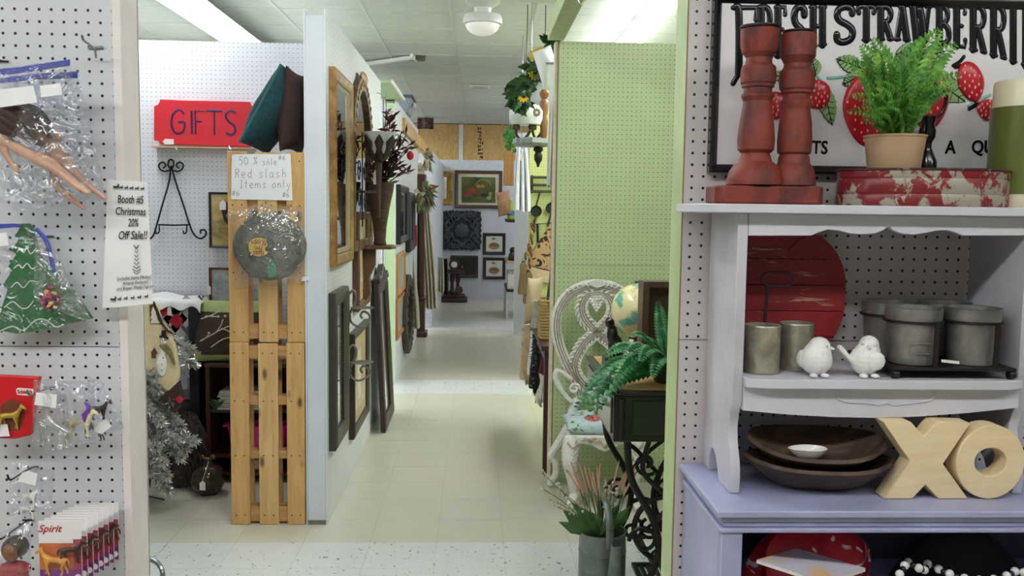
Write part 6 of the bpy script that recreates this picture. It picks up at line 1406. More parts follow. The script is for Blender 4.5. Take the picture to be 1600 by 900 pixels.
# ---- silver tinsel tree
M_TIN2 = plain((226, 226, 222), 0.3, 0.7, 0.0)
tr = thing('tinsel_tree', 'silver tinsel christmas tree behind the near wall', 'tree', (P(205, 760, 4.55).x, 4.6, 0.0))
tx_, ty_ = tr.location.x, tr.location.y
MB().tube([(tx_, ty_, 0.02), (tx_, ty_, 1.0)], [0.014, 0.006], 8).build('trunk', plain((140, 142, 140), 0.4, 0.7), tr)
for k in range(3):
    a = k * 2 * PI / 3 + 0.5; MB().bar((tx_, ty_, 0.06), (tx_ + 0.14 * math.cos(a), ty_ + 0.14 * math.sin(a), 0.006), 0.012, 0.006).build('stand_leg', plain((60, 90, 60), 0.5), tr)
rn = random.Random(12)
br_ = [(P(262, 768, 4.45), 0.34), (P(304, 690, 4.4), 0.45), (P(272, 655, 4.5), 0.58), (P(262, 598, 4.55), 0.72), (P(284, 716, 4.42), 0.40), (P(250, 560, 4.55), 0.82), (P(250, 690, 4.4), 0.5), (P(235, 740, 4.4), 0.4), (P(285, 668, 4.45), 0.55), (P(232, 640, 4.4), 0.62), (P(256, 725, 4.38), 0.42), (P(246, 610, 4.42), 0.66), (P(268, 630, 4.45), 0.62), (P(252, 660, 4.36), 0.56), (P(275, 690, 4.38), 0.48), (P(244, 700, 4.34), 0.45), (P(290, 700, 4.44), 0.5), (P(262, 745, 4.4), 0.36), (P(240, 590, 4.42), 0.72)]
for k in range(9):
    a = k * 0.7 + 1.2; br_.append((V((tx_ + 0.3 * math.cos(a), ty_ + 0.3 * abs(math.sin(a)) * 0.8, 0.3 + 0.06 * k)), 0.45 + 0.06 * k))
for tip, z0 in br_:
    b0_ = V((tx_, ty_, z0)); m = MB(); d = tip - b0_; L = d.length
    path = bez([b0_, b0_ + d * 0.5 + V((0, 0, 0.02)), tip], 8); m.tube(path, 0.003, 4)
    nb = int(L * 2600)
    for i in range(nb):
        s_ = 0.15 + 0.85 * i / nb; idx = s_ * (len(path) - 1); j = min(int(idx), len(path) - 2); p = path[j].lerp(path[j + 1], idx - j)
        dv = V((rn.gauss(0, 1), rn.gauss(0, 1), rn.gauss(0, 1))).normalized() * 0.044 * rn.uniform(0.6, 1.1) * (1.05 - 0.25 * s_) + d.normalized() * 0.012
        w = dv.cross(V((rn.gauss(0, 1), rn.gauss(0, 1), rn.gauss(0, 1)))).normalized() * 0.0024
        m.add([p - w, p + w, p + dv + w * 0.6, p + dv - w * 0.6], [(0, 1, 2, 3)])
    m.build('tinsel_branch', M_TIN2, tr, smooth=0)
# ---- shaggy dark fur figure
fx = P(290, 700, 4.95).x
t = thing('fur_stool', 'shaggy dark brown fur covered stool behind the tinsel tree', 'stool', (fx, 4.9, 0))
zt_ = P(290, 640, 4.95).z
el_ = [(V((fx - 0.02, 4.90, 0.10)), (0.12, 0.07, 0.10)), (V((fx + 0.0, 4.905, 0.26)), (0.105, 0.065, 0.14)), (V((fx + 0.005, 4.91, zt_ - 0.10)), (0.09, 0.06, 0.095))]
M_FUR = blotch([(0.3, (34, 25, 24)), (0.7, (84, 66, 62))], 40, 0.7)
blob('core', el_, M_FUR, t, 0.012)
m = MB()
for i in range(420):
    c_, r_ = el_[rn.randrange(3)]; a = rn.uniform(PI, 2 * PI); ph = rn.uniform(-0.6, 1.3)
    nrm = V((math.cos(a) * math.cos(ph), math.sin(a) * math.cos(ph), math.sin(ph))); p = c_ + V((nrm.x * r_[0], nrm.y * r_[1], nrm.z * r_[2]))
    if p.z < 0.08: continue
    e1 = p + nrm * 0.02 + V((rn.uniform(-0.02, 0.02), 0, -0.04)); e2 = e1 + V((rn.uniform(-0.02, 0.02), -0.004, -0.045)); e2.z = max(e2.z, 0.004)
    m.tube([p - nrm * 0.01, p + nrm * 0.014, e1, e2], [0.006, 0.007, 0.006, 0.001], 4, flat=0.5)
m.build('fur_strands', M_FUR, t)['kind'] = 'stuff'
# ---- brown ceramic ball jug
jx = P(335, 730, 4.9).x; r = 26.5 * 4.9 / F
t = thing('round_jug', 'round glossy brown ceramic jug with a white tag on the floor', 'jug', (jx, 4.78, 0))
M_JUG = blotch([(0.3, (40, 30, 22)), (0.6, (66, 52, 38)), (0.8, (92, 76, 56))], 6, 0.12)
MB().lathe([(r * 0.45, 0.0)] + [(r * math.cos(a), r * 0.93 + r * 0.93 * math.sin(a)) for a in [(-62 + 8 * i) * PI / 180 for i in range(18)]] + [(r * 0.26, r * 1.9), (r * 0.22, r * 2.0)], n=32).build('body', M_JUG, t, world=False)
blob('stopper', [(V((jx, 4.78, r * 2.06)), (r * 0.24, r * 0.2, r * 0.14)), (V((jx - 0.025, 4.78, r * 2.18)), (r * 0.16, r * 0.14, r * 0.16)), (V((jx + 0.028, 4.78, r * 2.2)), (r * 0.2, r * 0.16, r * 0.2))], plain((84, 62, 36), 0.2, 0.3), t, 0.004)
p = V((jx - 0.002, 4.78 - r * 1.0, r * 0.86)); MB().ext([p + V((x, 0, z)) for x, z in ((-0.015, -0.03), (0.015, -0.03), (0.015, 0.008), (0, 0.022), (-0.015, 0.008))], (0, 0.001, 0)).build('price_tag', M_LABEL, t)
MB().tube(bez([p + V((0, 0, 0.02)), V((jx + 0.004, 4.78 - r * 0.96, r * 1.3)), V((jx + 0.01, 4.78 - r * 0.55, r * 1.75)), V((jx + 0.01, 4.78 - r * 0.2, r * 1.98))], 5), 0.0012, 4).build('tag_string', M_LABEL, t)
o = MB_.build('green_bowl', plain((58, 96, 62), 0.25, 0, 0.2, 20)); tag(o, 'green leaf shaped bowl beside the magazines on the bookcase', 'bowl'); o.location += V((-0.03, -0.0, 0))

t = thing('cart_frame', 'bent chrome tube of a cart poking out past the near left wall', 'cart', P(244, 905, 3.2))
pth = bez([P(215, 868, 3.25), P(236, 874, 3.24), P(248, 882, 3.22), P(254, 896, 3.2), P(254.5, 920, 3.2)], 6); pth.append(V((pth[-1].x, pth[-1].y, 0.03)))
MB().tube(pth, 0.009, 8).build('bent_tube', plain((150, 152, 156), 0.25, 0.9, 0), t)
MB().lathe([(0.029, -0.011), (0.03, 0), (0.029, 0.011)], V((pth[-1].x, pth[-1].y, 0.0302)), 18, (1, 0, 0)).build('caster', plain((36, 36, 38), 0.5), t)
MB().tube([pth[0], V((pth[0].x, pth[0].y, 0.005))], 0.009, 8).build('rear_tube', plain((150, 152, 156), 0.25, 0.9, 0), t)
# ================================================================ frames and goods along the left partitions
XF = XA1 + 0.001
M_GOLD = blotch([(0.3, (112, 78, 38)), (0.5, (150, 110, 58)), (0.7, (180, 142, 84))], 14, 0.4, metal=0.3)
M_DKW = wood((34, 24, 22), (60, 42, 36), 'z', 6, 0.4); M_MIR = glassy((214, 222, 220)); M_BRW = wood((70, 42, 28), (110, 72, 48), 'z', 6, 0.5)
M_PALE = blotch([(0.3, (206, 204, 190)), (0.6, (222, 222, 212)), (0.8, (186, 182, 160))], 4, 0.15)
def xframe(name, label, y0, y1, z0, z1, w, d, fmat, imat, x=None, cat='picture', mat=None, matw=0.0, lip=None):
    x = XF if x is None else x
    t = framed(name, label, (x, (y0 + y1) / 2, (z0 + z1) / 2), EY, EZ, EX, (y1 - y0) / 2, (z1 - z0) / 2, w, d, fmat, imat, lip, cat, None, matw)
    return t
yx = lambda px, X: X * 1.0 / (ray(px, 400).x) * ray(px, 400).y
# big gold framed glass
y0 = PX(515, 250, XF).y; y1 = PX(552, 250, XF + 0.03).y; zt = PX(516, 105, XF).z; zb = PX(518, 417, XF).z
t = xframe('gilt_mirror', 'large gold framed mirror on the near end of the partition', y0, y1, zb, zt, 0.055, 0.034, M_GOLD, M_MIR, cat='mirror')
frame_rect(MB(), (XF, (y0 + y1) / 2, (zb + zt) / 2), EY, EZ, EX, (y1 - y0) / 2 - 0.056, (zt - zb) / 2 - 0.056, 0.03, 0.020).build('inner_liner', plain((150, 134, 112), 0.5), t)
# arched gilt mirror
ya, yb_ = PX(550, 250, XF + 0.02).y, PX(584, 250, XF + 0.035).y; yc = (ya + yb_) / 2; hy = (yb_ - ya) / 2; zt = PX(560, 119, XF).z; zb = 1.28; zc_ = zt - hy * 0.95
t = thing('arched_mirror', 'arched antique gilt mirror next to the gold framed one', 'mirror', (XF, yc, zb))
def arch(k, x): 
    o = [V((x, yc - hy * k, zb + (1 - k) * 0.3))]; o += [V((x, yc - hy * k * math.cos(a), zc_ + hy * 0.95 * k * math.sin(a))) for a in [PI * i / 20 for i in range(21)]]
    return o + [V((x, yc + hy * k, zb + (1 - k) * 0.3))]
ring_ext(MB(), arch(1.0, XF), arch(0.80, XF), (0.032, 0, 0)).build('frame', blotch([(0.3, (58, 42, 28)), (0.6, (110, 84, 52)), (0.8, (150, 120, 76))], 20, 0.45, metal=0.3, bump=0.6), t, bevel=0.006, seg=2)
MB().ext(arch(0.81, XF + 0.002), (0.008, 0, 0)).build('mirror_glass', M_MIR, t)
m = MB()
for i in range(21): a = PI * i / 20; m.ell((XF + 0.034, yc - hy * 0.9 * math.cos(a), zc_ + hy * 0.86 * math.sin(a)), 0.008, 0.016, 0.016, 7, 5)
m.build('beading', M_GOLD, t)['kind'] = 'stuff'
MB().ell((XF + 0.03, yc, zc_ + hy * 0.93), 0.014, 0.16, 0.035, 10, 6).build('carved_crest', M_GOLD, t)
# dark small box frame beside the arch
t = xframe('shadow_box', 'small dark frame beyond the arched mirror', PX(586, 200, XF).y, PX(586, 200, XF).y + 0.22, 1.82, 2.02, 0.03, 0.05, M_DKW, M_GREY)
# empty white hook on the panel
p = PX(589, 145, XF); t = thing('wall_hook', 'empty wire hook near the top end of the partition', 'hook', p)
MB().tube(bez([p, p + V((0.03, 0, -0.01)), p + V((0.04, 0, -0.03)), p + V((0.06, 0, -0.03)), p + V((0.065, 0, 0.0))], 5), 0.003, 5).build('wire', M_WIRE, t)
# corbel shelf with a vase of burgundy foliage
Yv = 5.62; zsh = P(594, 383, Yv).z; xv = P(596, 380, Yv).x
t = thing('wall_shelf', 'carved brown wooden wall shelf under the vase of burgundy foliage', 'shelf', (XF, Yv, zsh))
MB().ext([(XF, Yv - 0.13, zsh - 0.022), (xv + 0.07, Yv - 0.10, zsh - 0.022), (xv + 0.09, Yv, zsh - 0.022), (xv + 0.07, Yv + 0.10, zsh - 0.022), (XF, Yv + 0.13, zsh - 0.022)], (0, 0, 0.022)).build('shelf_board', M_BRW, t, bevel=0.005, seg=2)
z9 = zsh - 0.34
MB().ext([(XF, Yv - 0.045, zsh - 0.0225), (XF + 0.085, Yv - 0.045, zsh - 0.0225), (XF + 0.085, Yv - 0.045, zsh - 0.12), (XF + 0.05, Yv - 0.045, zsh - 0.2), (XF + 0.06, Yv - 0.045, zsh - 0.29), (XF + 0.03, Yv - 0.045, z9), (XF, Yv - 0.045, z9)], (0, 0.09, 0)).build('corbel', wood((78, 50, 34), (116, 80, 56), 'z', 8, 0.6), t, bevel=0.006, seg=2)
vz = thing('foliage_vase', 'tall brown vase of burgundy dried foliage on the wall shelf', 'vase', (xv - 0.01, Yv, zsh))
hv = P(594, 285, Yv).z - zsh
MB().lathe([(0.035, 0.0005), (0.04, 0.01), (0.036, 0.03), (0.042, hv * 0.3), (0.06, hv * 0.6), (0.085, hv * 0.9), (0.088, hv), (0.08, hv), (0.05, hv * 0.6), (0.002, hv * 0.5)], n=20).build('vase', blotch([(0.3, (52, 34, 26)), (0.7, (96, 66, 50))], 16, 0.7, (1, 1, 5)), vz, world=False)
rn = random.Random(31); M_BURG = blotch([(0.3, (40, 18, 22)), (0.55, (82, 30, 40)), (0.75, (112, 60, 60))], 20, 0.7); M_BRL = plain((74, 50, 40), 0.7, 0, 0.2)
tipsB = [(640, 225), (632, 240), (638, 268), (628, 205), (618, 222), (612, 205), (606, 190), (600, 215), (590, 225), (578, 240), (565, 232), (572, 262), (604, 170), (612, 178), (622, 260), (634, 212), (596, 200), (584, 215), (612, 250), (602, 255)]
for i, (x, y) in enumerate(tipsB):
    m = MB(); b_ = V((xv - 0.01, Yv, zsh + hv * 0.8)); tp = P(x, y, Yv + rn.uniform(-0.14, 0.1))
    if tp.x < XF + 0.02: tp.x = XF + 0.02
    mid = b_.lerp(tp, 0.5) + V((0, 0, 0.03)); path = bez([b_, mid, tp], 6); m.tube(path, [0.004] * 8 + [0.003] * (len(path) - 8), 4)
    for k in range(16):
        f_ = 0.30 + 0.70 * k / 15; q = path[min(int(f_ * (len(path) - 1)), len(path) - 1)]
        dv = V((rn.uniform(-1, 1), rn.uniform(-1, 1), rn.uniform(0.0, 1))).normalized() * 0.075
        if q.x + dv.x < XF + 0.004: dv.x = abs(dv.x)
        w = dv.cross(V((rn.random(), rn.random(), rn.random()))).normalized() * 0.010
        m.add([q, q + dv * 0.5 - w, q + dv, q + dv * 0.5 + w], [(0, 1, 2, 3)])
    m.build('sprig', M_BURG if i % 3 else M_BRL, vz, smooth=0)
p = P(587, 275, Yv - 0.12); MB().ext([p + V((x, 0, z)) for x, z in ((-0.014, -0.05), (0.014, -0.05), (0.014, 0.02), (0, 0.04), (-0.014, 0.02))], (0, 0.001, 0)).build('price_tag', M_LABEL, vz)
p = P(641, 243, Yv); MB().ell(p, 0.022, 0.02, 0.028, 9, 6).build('red_bloom', plain((206, 30, 46), 0.6), vz)
# torchiere bowl with iron leaves
Yt = 5.25; tcn = P(592, 236, Yt); 
t = thing('uplight_lamp', 'white glass bowl uplight with dark iron leaves on the partition', 'lamp', (P(592, 300, Yt).x, Yt, P(592, 340, Yt).z))
rb = 27.5 * Yt / F; zt0_, zt1_ = P(592, 240, Yt).z, P(592, 207, Yt).z; xl_ = max(P(592, 220, Yt).x, XF + rb + 0.004)
MB().lathe([(rb * 0.40, zt0_), (rb * 0.52, zt0_ + (zt1_ - zt0_) * 0.25), (rb * 0.72, zt0_ + (zt1_ - zt0_) * 0.62), (rb, zt1_), (rb * 0.97, zt1_), (rb * 0.68, zt0_ + (zt1_ - zt0_) * 0.62), (rb * 0.45, zt0_ + (zt1_ - zt0_) * 0.2), (0.002, zt0_ + 0.004)], (xl_, Yt, 0), 32).build('glass_bowl', plain((232, 234, 230), 0.25, 0, 0.02), t)
MB().tube([(xl_, Yt, zt0_ - 0.001), (xl_, Yt, P(592, 340, Yt).z)], [0.02, 0.008], 10).build('stem', M_BRL, t)
for k in range(5):
    a = -2.2 + k * 0.75; u = V((math.cos(a), math.sin(a), 0))
    b_ = V((xl_, Yt, zt0_ - 0.06)); q1 = b_ + u * 0.06 + V((0, 0, 0.05)); q2 = b_ + u * (rb * 0.62 + 0.02) + V((0, 0, 0.12)); q3 = b_ + u * (rb * 0.9 + 0.02) + V((0, 0, 0.16))
    if min(q3.x, q2.x) < XF + 0.01: continue
    w = u.cross(EZ) ; pts = []
    for (q, ww) in ((b_, 0.008), (q1, 0.022), (q1.lerp(q2, 0.5), 0.014), (q2, 0.026), (q2.lerp(q3, 0.5), 0.016), (q3, 0.004)): pts.append((q - w * ww, q + w * ww))
    m = MB(); m.v = [p for ab in pts for p in ab]; m.f = [(2 * i, 2 * i + 1, 2 * i + 3, 2 * i + 2) for i in range(5)]
    o = m.build('iron_leaf', plain((52, 34, 32), 0.6), t); md = o.modifiers.new('thick', 'SOLIDIFY'); md.thickness = 0.004
MB().bar((XF, Yt, P(592, 300, Yt).z), (xl_, Yt, P(592, 300, Yt).z), 0.015, 0.015).build('wall_arm', M_BRL, t)
# iron scroll wall piece
t = thing('iron_scroll', 'thin iron scrollwork hung between the mirrors and the vase', 'decoration', (XF + 0.02, 5.2, 1.5))
for (cy, cz, r0, a0, a1) in ((5.08, PX(545, 262, XF).z - 0.02, 0.07, 0, 9), (5.35, PX(562, 262, XF).z - 0.02, 0.07, 3, 12), (5.1, 1.58, 0.08, 5, 14), (5.36, 1.56, 0.075, 0, 9)):
    MB().tube(spiral((XF + 0.055, cy, cz), EY, EZ, r0, 0.02, a0, a1, 26), 0.0035, 5).build('scroll', M_WI, t)
MB().tube([(XF + 0.055, 5.22, 1.95), (XF + 0.055, 5.22, 1.42)], 0.004, 5).build('stem', M_WI, t); MB().tube([(XF, 5.22, 1.9), (XF + 0.055, 5.22, 1.9)], 0.004, 5).build('wall_pin', M_WI, t)
# upper and lower print frames, tall dark mirror
y0 = PX(545, 600, XF).y; y1 = PX(577, 560, XF + 0.03).y
M_PRT = blotch([(0.3, (150, 124, 78)), (0.5, (196, 176, 126)), (0.7, (214, 204, 168))], 6, 0.3); M_IVO = plain((196, 176, 136), 0.5, 0, 0.06)
t = xframe('print_frame', 'dark framed print with tan mat low on the partition, behind the wall sconces', y0, y1, PX(546, 686, XF).z, PX(546, 521, XF).z, 0.05, 0.035, M_DKW, M_PRT, lip=M_IVO, matw=0.07)
MB().box(XF + 0.0135, XF + 0.0145, (y0 + y1) / 2 - 0.07, (y0 + y1) / 2 + 0.07, PX(546, 640, XF).z, PX(546, 560, XF).z).build('figure_print', plain((222, 214, 186), 0.4, 0, 0.1, 20), t)
yq = PX(551, 400, XF).y
t = xframe('print_frame', 'tall narrow framed print above the low print', yq, y1 - 0.02, PX(552, 487, XF).z, PX(553, 331, XF).z, 0.045, 0.04, M_BRW, M_PRT, lip=M_IVO, matw=0.06)
MB().box(XF + 0.0165, XF + 0.0175, (yq + y1) / 2 - 0.06, (yq + y1) / 2 + 0.04, 1.08, 1.38).build('figure_print', plain((218, 208, 176), 0.4, 0, 0.1, 20), t)
y0 = PX(514, 600, XF).y; y1 = PX(545, 560, XF + 0.034).y
t = xframe('dark_mirror', 'tall dark framed mirror low at the near end of the partition', y0, y1, PX(514, 706, XF).z, PX(514, 458, XF).z, 0.075, 0.04, plain((52, 48, 48), 0.4, 0, 0.1), M_MIR, cat='mirror')
m = MB(); zA_, zB_ = PX(514, 706, XF).z + 0.08, PX(514, 458, XF).z - 0.08
nb = 46
for i in range(nb):
    z = zA_ + (zB_ - zA_) * (i + 0.5) / nb; m.box(XF + 0.018, XF + 0.024, y0 + 0.078, y0 + 0.086, z - 0.004, z + 0.004); m.box(XF + 0.018, XF + 0.024, y1 - 0.086, y1 - 0.078, z - 0.004, z + 0.004)
m.build('beading', plain((120, 110, 96), 0.4, 0.5), t)['kind'] = 'stuff'
# pair of wrought sconces
M_SCN = plain((150, 148, 142), 0.32, 0.8, 0.1)
for lab, py in (('upper grey metal candle sconce with a curled arm', 490), ('lower grey metal candle sconce with a curled arm', 575)):
    Ys = 4.93; s_ = Ys / F / 4.733
    c = P(560, py, Ys); xw_ = XF + 0.036
    t = thing('candle_sconce', lab, 'sconce', (c.x, Ys, c.z - 0.1), 0, 'pair of curled candle sconces')
    f_ = lambda dx, dz: V((c.x + dx, Ys, c.z + dz))
    MB().tube(bez([f_(-0.055, 0.10), f_(-0.03, 0.125), f_(-0.012, 0.10), f_(-0.02, 0.05), f_(-0.045, 0.0), f_(-0.04, -0.045), f_(0.0, -0.07), f_(0.05, -0.045), f_(0.06, -0.01), f_(0.03, 0.012), f_(0.012, -0.008), f_(0.022, -0.028)], 6), 0.0065, 6, flat=0.5).build('curled_arm', M_SCN, t)
    MB().lathe([(0.005, -0.006), (0.03, -0.004), (0.062, 0.0), (0.064, 0.004), (0.03, 0.0), (0.002, 0.0)], f_(0.02, 0.03), 22).build('drip_tray', M_SCN, t)
    MB().tube(spiral(f_(-0.07, -0.02), EX, EZ, 0.03, 0.006, 0, 8, 18), 0.004, 5).build('back_curl', M_SCN, t)
    MB().bar(f_(-0.05, -0.06), f_(-0.05, 0.12), 0.02, 0.006, (1, 0, 0)).build('back_plate', M_SCN, t)
# tall carved mirror standing at the end of the partition
pn0 = PZ(580, 677, 0); pn1 = PZ(599, 641, 0); hz2 = P(588, 420, pn0.y).z
y0, y1 = pn0.y, YA + 2.40
lean = 0.05
t = thing('standing_mirror', 'tall dark carved mirror standing on the floor against the partition end', 'mirror', (XA1 + 0.06, (y0 + y1) / 2, 0))
cM = V((XA1 + 0.045, (y0 + y1) / 2, 0.51)); Vd = V((-lean, 0, 1.0)).normalized(); Nd = EY.cross(Vd)
frame_rect(MB(), cM, EY, Vd, Nd, (y1 - y0) / 2, 0.505, 0.08, 0.04).build('frame', M_DKW, t)
panel(MB(), cM, EY, Vd, Nd, (y1 - y0) / 2 - 0.079, 0.425, 0.006, 0.014).build('mirror_glass', M_MIR, t)
hw2 = (y1 - y0) / 2
cr = [(-1.0, 0), (-1.0, 0.06), (-0.85, 0.10), (-0.7, 0.06), (-0.45, 0.08), (-0.2, 0.16), (0, 0.2), (0.2, 0.16), (0.45, 0.08), (0.7, 0.06), (0.85, 0.10), (1.0, 0.06), (1.0, 0)]
MB().ext([cM + EY * (a * hw2) + Vd * (0.506 + b * 0.6) for a, b in cr], Nd * 0.045).build('crest', M_DKW, t, bevel=0.008, seg=2)
# ---- middle partition
XM = XB1 + 0.001
def onx(px, py, X=XM): return PX(px, py, X)
t = xframe('small_picture', 'small light wood frame, upper of two by the green end', onx(619, 430).y, onx(630, 430).y, onx(619, 463).z, onx(619, 398).z, 0.04, 0.025, wood((170, 120, 60), (206, 156, 90), 'z'), M_PALE, x=XM)
t = xframe('small_picture', 'small light wood frame, lower of two by the green end', onx(618, 500).y, onx(630, 500).y, onx(618, 532).z, onx(618, 468).z, 0.04, 0.025, wood((150, 92, 44), (190, 136, 76), 'z'), M_PALE, x=XM)
t = xframe('black_mirror', 'tall black framed mirror on the middle partition', onx(619, 330).y, onx(633, 330).y, onx(619, 382).z, onx(619, 288).z, 0.06, 0.04, plain((24, 24, 26), 0.4), M_MIR, x=XM, cat='mirror')
t = xframe('wooden_plaque', 'dark tapering wooden panel beside the black framed mirror', onx(633, 350).y + 0.03, onx(633, 350).y + 0.8, onx(634, 410).z + 0.1, onx(634, 300).z, 0.10, 0.05, plain((36, 26, 24), 0.5), plain((40, 30, 28), 0.5), x=XM)
# oval mirror
yo0, yo1 = onx(628, 500).y - 0.05, onx(641, 500).y - 0.1; yc, hy = (yo0 + yo1) / 2, (yo1 - yo0) / 2; zc_, hz_ = (onx(633, 430).z + onx(633, 553).z) / 2, (onx(633, 430).z - onx(633, 553).z) / 2
t = thing('oval_mirror', 'dark oval mirror low on the middle partition', 'mirror', (XM, yc, zc_ - hz_))
el = lambda k, x: [V((x, yc + hy * k * math.cos(a), zc_ + hz_ * k * math.sin(a))) for a in [2 * PI * i / 40 for i in range(40)]]
ring_ext(MB(), el(1, XM), el(0.74, XM), (0.045, 0, 0)).build('frame', plain((60, 54, 46), 0.5, 0, 0.3), t, bevel=0.008, seg=2)
MB().ext(el(0.75, XM + 0.003), (0.01, 0, 0)).build('mirror_glass', M_MIR, t)
m = MB()
for i in range(26): a = 2 * PI * i / 26; m.ell((XM + 0.048, yc + hy * 0.87 * math.cos(a), zc_ + hz_ * 0.87 * math.sin(a)), 0.012, 0.03, 0.03, 6, 4)
m.build('beading', plain((92, 82, 66), 0.5), t)['kind'] = 'stuff'
# curtains: gathered cloths hanging
def drape(name, label, top, x0, x1, y, z0, mat, folds=6, gather=0.35, knot=True):
    t = thing(name, label, 'curtain', ((x0 + x1) / 2, y, z0))
    def fn(u, v):
        k = gather + (1 - gather) * min(1, v * 1.3) ** 0.7; xm = top.x + ((x0 + x1) / 2 - top.x) * v
        x = xm + (u - 0.5) * (x1 - x0) * k
        return (x, y + 0.045 * math.sin(folds * 2 * PI * u + 0.7 * v) * (0.35 + 0.65 * v), top.z + (z0 - top.z) * v + 0.01 * math.sin(7 * u))
    MB().sheet(fn, folds * 8, 14, 0.004).build('cloth', mat, t, smooth=70)
    if knot: MB().ell(top + V((0, -0.02, 0.01)), (x1 - x0) * gather * 0.6, 0.05, 0.05, 10, 7).build('tie', mat, t)
    return t
M_LIN = blotch([(0.3, (200, 190, 170)), (0.7, (224, 216, 200))], 8, 0.9, (6, 1, 0.6))
drape('linen_curtain', 'cream linen curtain gathered by a dried husk bow', P(655, 262, 10.9), P(650, 470, 10.9).x, P(683, 470, 10.9).x, 11.05, P(668, 484, 10.9).z, M_LIN)
drape('linen_curtain', 'shorter cream linen panel beside the clock', P(637, 380, 10.2), P(627, 470, 10.2).x, P(657, 470, 10.2).x, 10.05, P(646, 512, 10.1).z, plain((206, 198, 180), 0.9, 0, 0.08), 4, 0.5, False)
rn = random.Random(44)
def husk(label, c, n, r, mats, stemlen=0.0, cat='bouquet', name='dried_bouquet', L=0.16, droop=-0.3):
    t = thing(name, label, cat, c)
    for i in range(n):
        d = V((rn.uniform(-1, 1), rn.uniform(-1, 0.2), rn.uniform(-0.8 + droop, 0.9))).normalized(); l = L * rn.uniform(0.6, 1.1); w = d.cross(V((rn.random(), rn.random(), rn.random() + 0.1))).normalized() * 0.034
        if c[0] + d.x * l < XM + 0.03 and c[1] < 11.4: d.x = abs(d.x) * 0.6
        b_ = V(c) + d * 0.02; mid = b_ + d * l * 0.5 + V((0, 0, 0.03)); tp = b_ + d * l - V((0, 0, 0.02))
        m = MB().add([b_, mid - w, tp, mid + w, mid + V((0, -0.006, 0.006))], [(0, 1, 4), (1, 2, 4), (2, 3, 4), (3, 0, 4)]); m.build('leaf', mats[i % len(mats)], t, smooth=0)
    return t
M_HK = [plain((214, 206, 184), 0.85), plain((186, 178, 154), 0.85), plain((150, 142, 116), 0.85)]
husk('dried husk bow at the top of the linen curtain', P(657, 250, 10.95) + V((0.06, 0, 0)), 52, 0.1, M_HK, L=0.14, droop=-0.8)
husk('dried leaf swag with a green sprig over the dark panel', P(650, 306, 9.9) + V((0.08, 0, 0)), 70, 0.1, [plain((196, 190, 166), 0.85), plain((170, 166, 140), 0.85), plain((124, 96, 72), 0.85), plain((130, 160, 96), 0.8)], L=0.18, droop=-0.7)
# long case clock
Yc_ = 10.7; cb = PZ(668, 525, 0); x0c = P(640, 500, Yc_).x; x1c = P(667, 500, Yc_).x
ckk = thing('long_case_clock', 'tall dark wooden long case clock on the left of the aisle', 'clock', ((x0c + x1c) / 2, Yc_, 0))
M_CLK = wood((60, 32, 24), (96, 56, 40), 'z', 6, 0.35)
zc0 = P(655, 470, Yc_).z
xm0, xm1 = P(648, 450, Yc_).x, P(663, 450, Yc_).x
MB().box(x0c - 0.02, x1c + 0.0, Yc_, Yc_ + 0.22, 0, 0.07).build('plinth', M_CLK, ckk, bevel=0.01)
MB().box(x0c, x1c - 0.03, Yc_ + 0.02, Yc_ + 0.2, 0.0705, zc0).build('base_case', M_CLK, ckk, bevel=0.006)
MB().box(x0c - 0.01, x1c - 0.02, Yc_ + 0.01, Yc_ + 0.21, zc0 + 0.0005, zc0 + 0.04).build('moulding', M_CLK, ckk, bevel=0.008)
zc1_ = 1.62
for x in (x0c + 0.0, x1c - 0.09): MB().box(x, x + 0.05, Yc_ + 0.03, Yc_ + 0.19, zc0 + 0.0405, zc1_).build('stile', M_CLK, ckk, bevel=0.004)
MB().box(x0c + 0.051, x1c - 0.0905, Yc_ + 0.15, Yc_ + 0.19, zc0 + 0.0405, zc1_).build('back_board', plain((80, 96, 110), 0.3), ckk)
MB().box(x0c - 0.01, x1c - 0.02, Yc_ + 0.01, Yc_ + 0.21, zc1_ + 0.0005, zc1_ + 0.30).build('hood', M_CLK, ckk, bevel=0.01)
# scarf, bag and frames further back
t = drape('red_scarf', 'small red scarf hanging beside the clock', P(647, 352, 9.7), P(643, 380, 9.7).x, P(651, 380, 9.7).x, 9.75, P(647, 384, 9.7).z, plain((186, 30, 48), 0.8), 2, 0.8, False)
drape('cream_coat', 'cream coat hanging at the back left', P(688, 402, 13.4), P(682, 440, 13.4).x, P(694, 440, 13.4).x, 13.4, P(688, 456, 13.4).z, plain((196, 190, 170), 0.9), 3, 0.7, False)
drape('dark_coat', 'black patterned coat hanging behind the cream coat', P(694, 404, 13.9), P(688, 440, 13.9).x, P(700, 440, 13.9).x, 13.95, P(694, 458, 13.9).z, blotch([(0.4, (24, 22, 24)), (0.65, (44, 38, 36)), (0.7, (110, 96, 70))], 10, 0.9), 3, 0.7, False)
for lab, y0_, y1_, a_ in (('small white framed card above the coats at the back left', 326, 340, (206, 190, 176)), ('second small white card below the first at the back left', 346, 362, (216, 214, 212))):
    p0_, p1_ = P(677, y0_, 13.2), P(684, y1_, 13.2); cM_ = (p0_ + p1_) / 2
    framed('wall_card', lab, V((cM_.x, 13.25, cM_.z)), EX, EZ, -EY, (p1_.x - p0_.x) / 2, (p0_.z - p1_.z) / 2, 0.012, 0.02, plain((226, 224, 220), 0.6), plain(a_, 0.6))
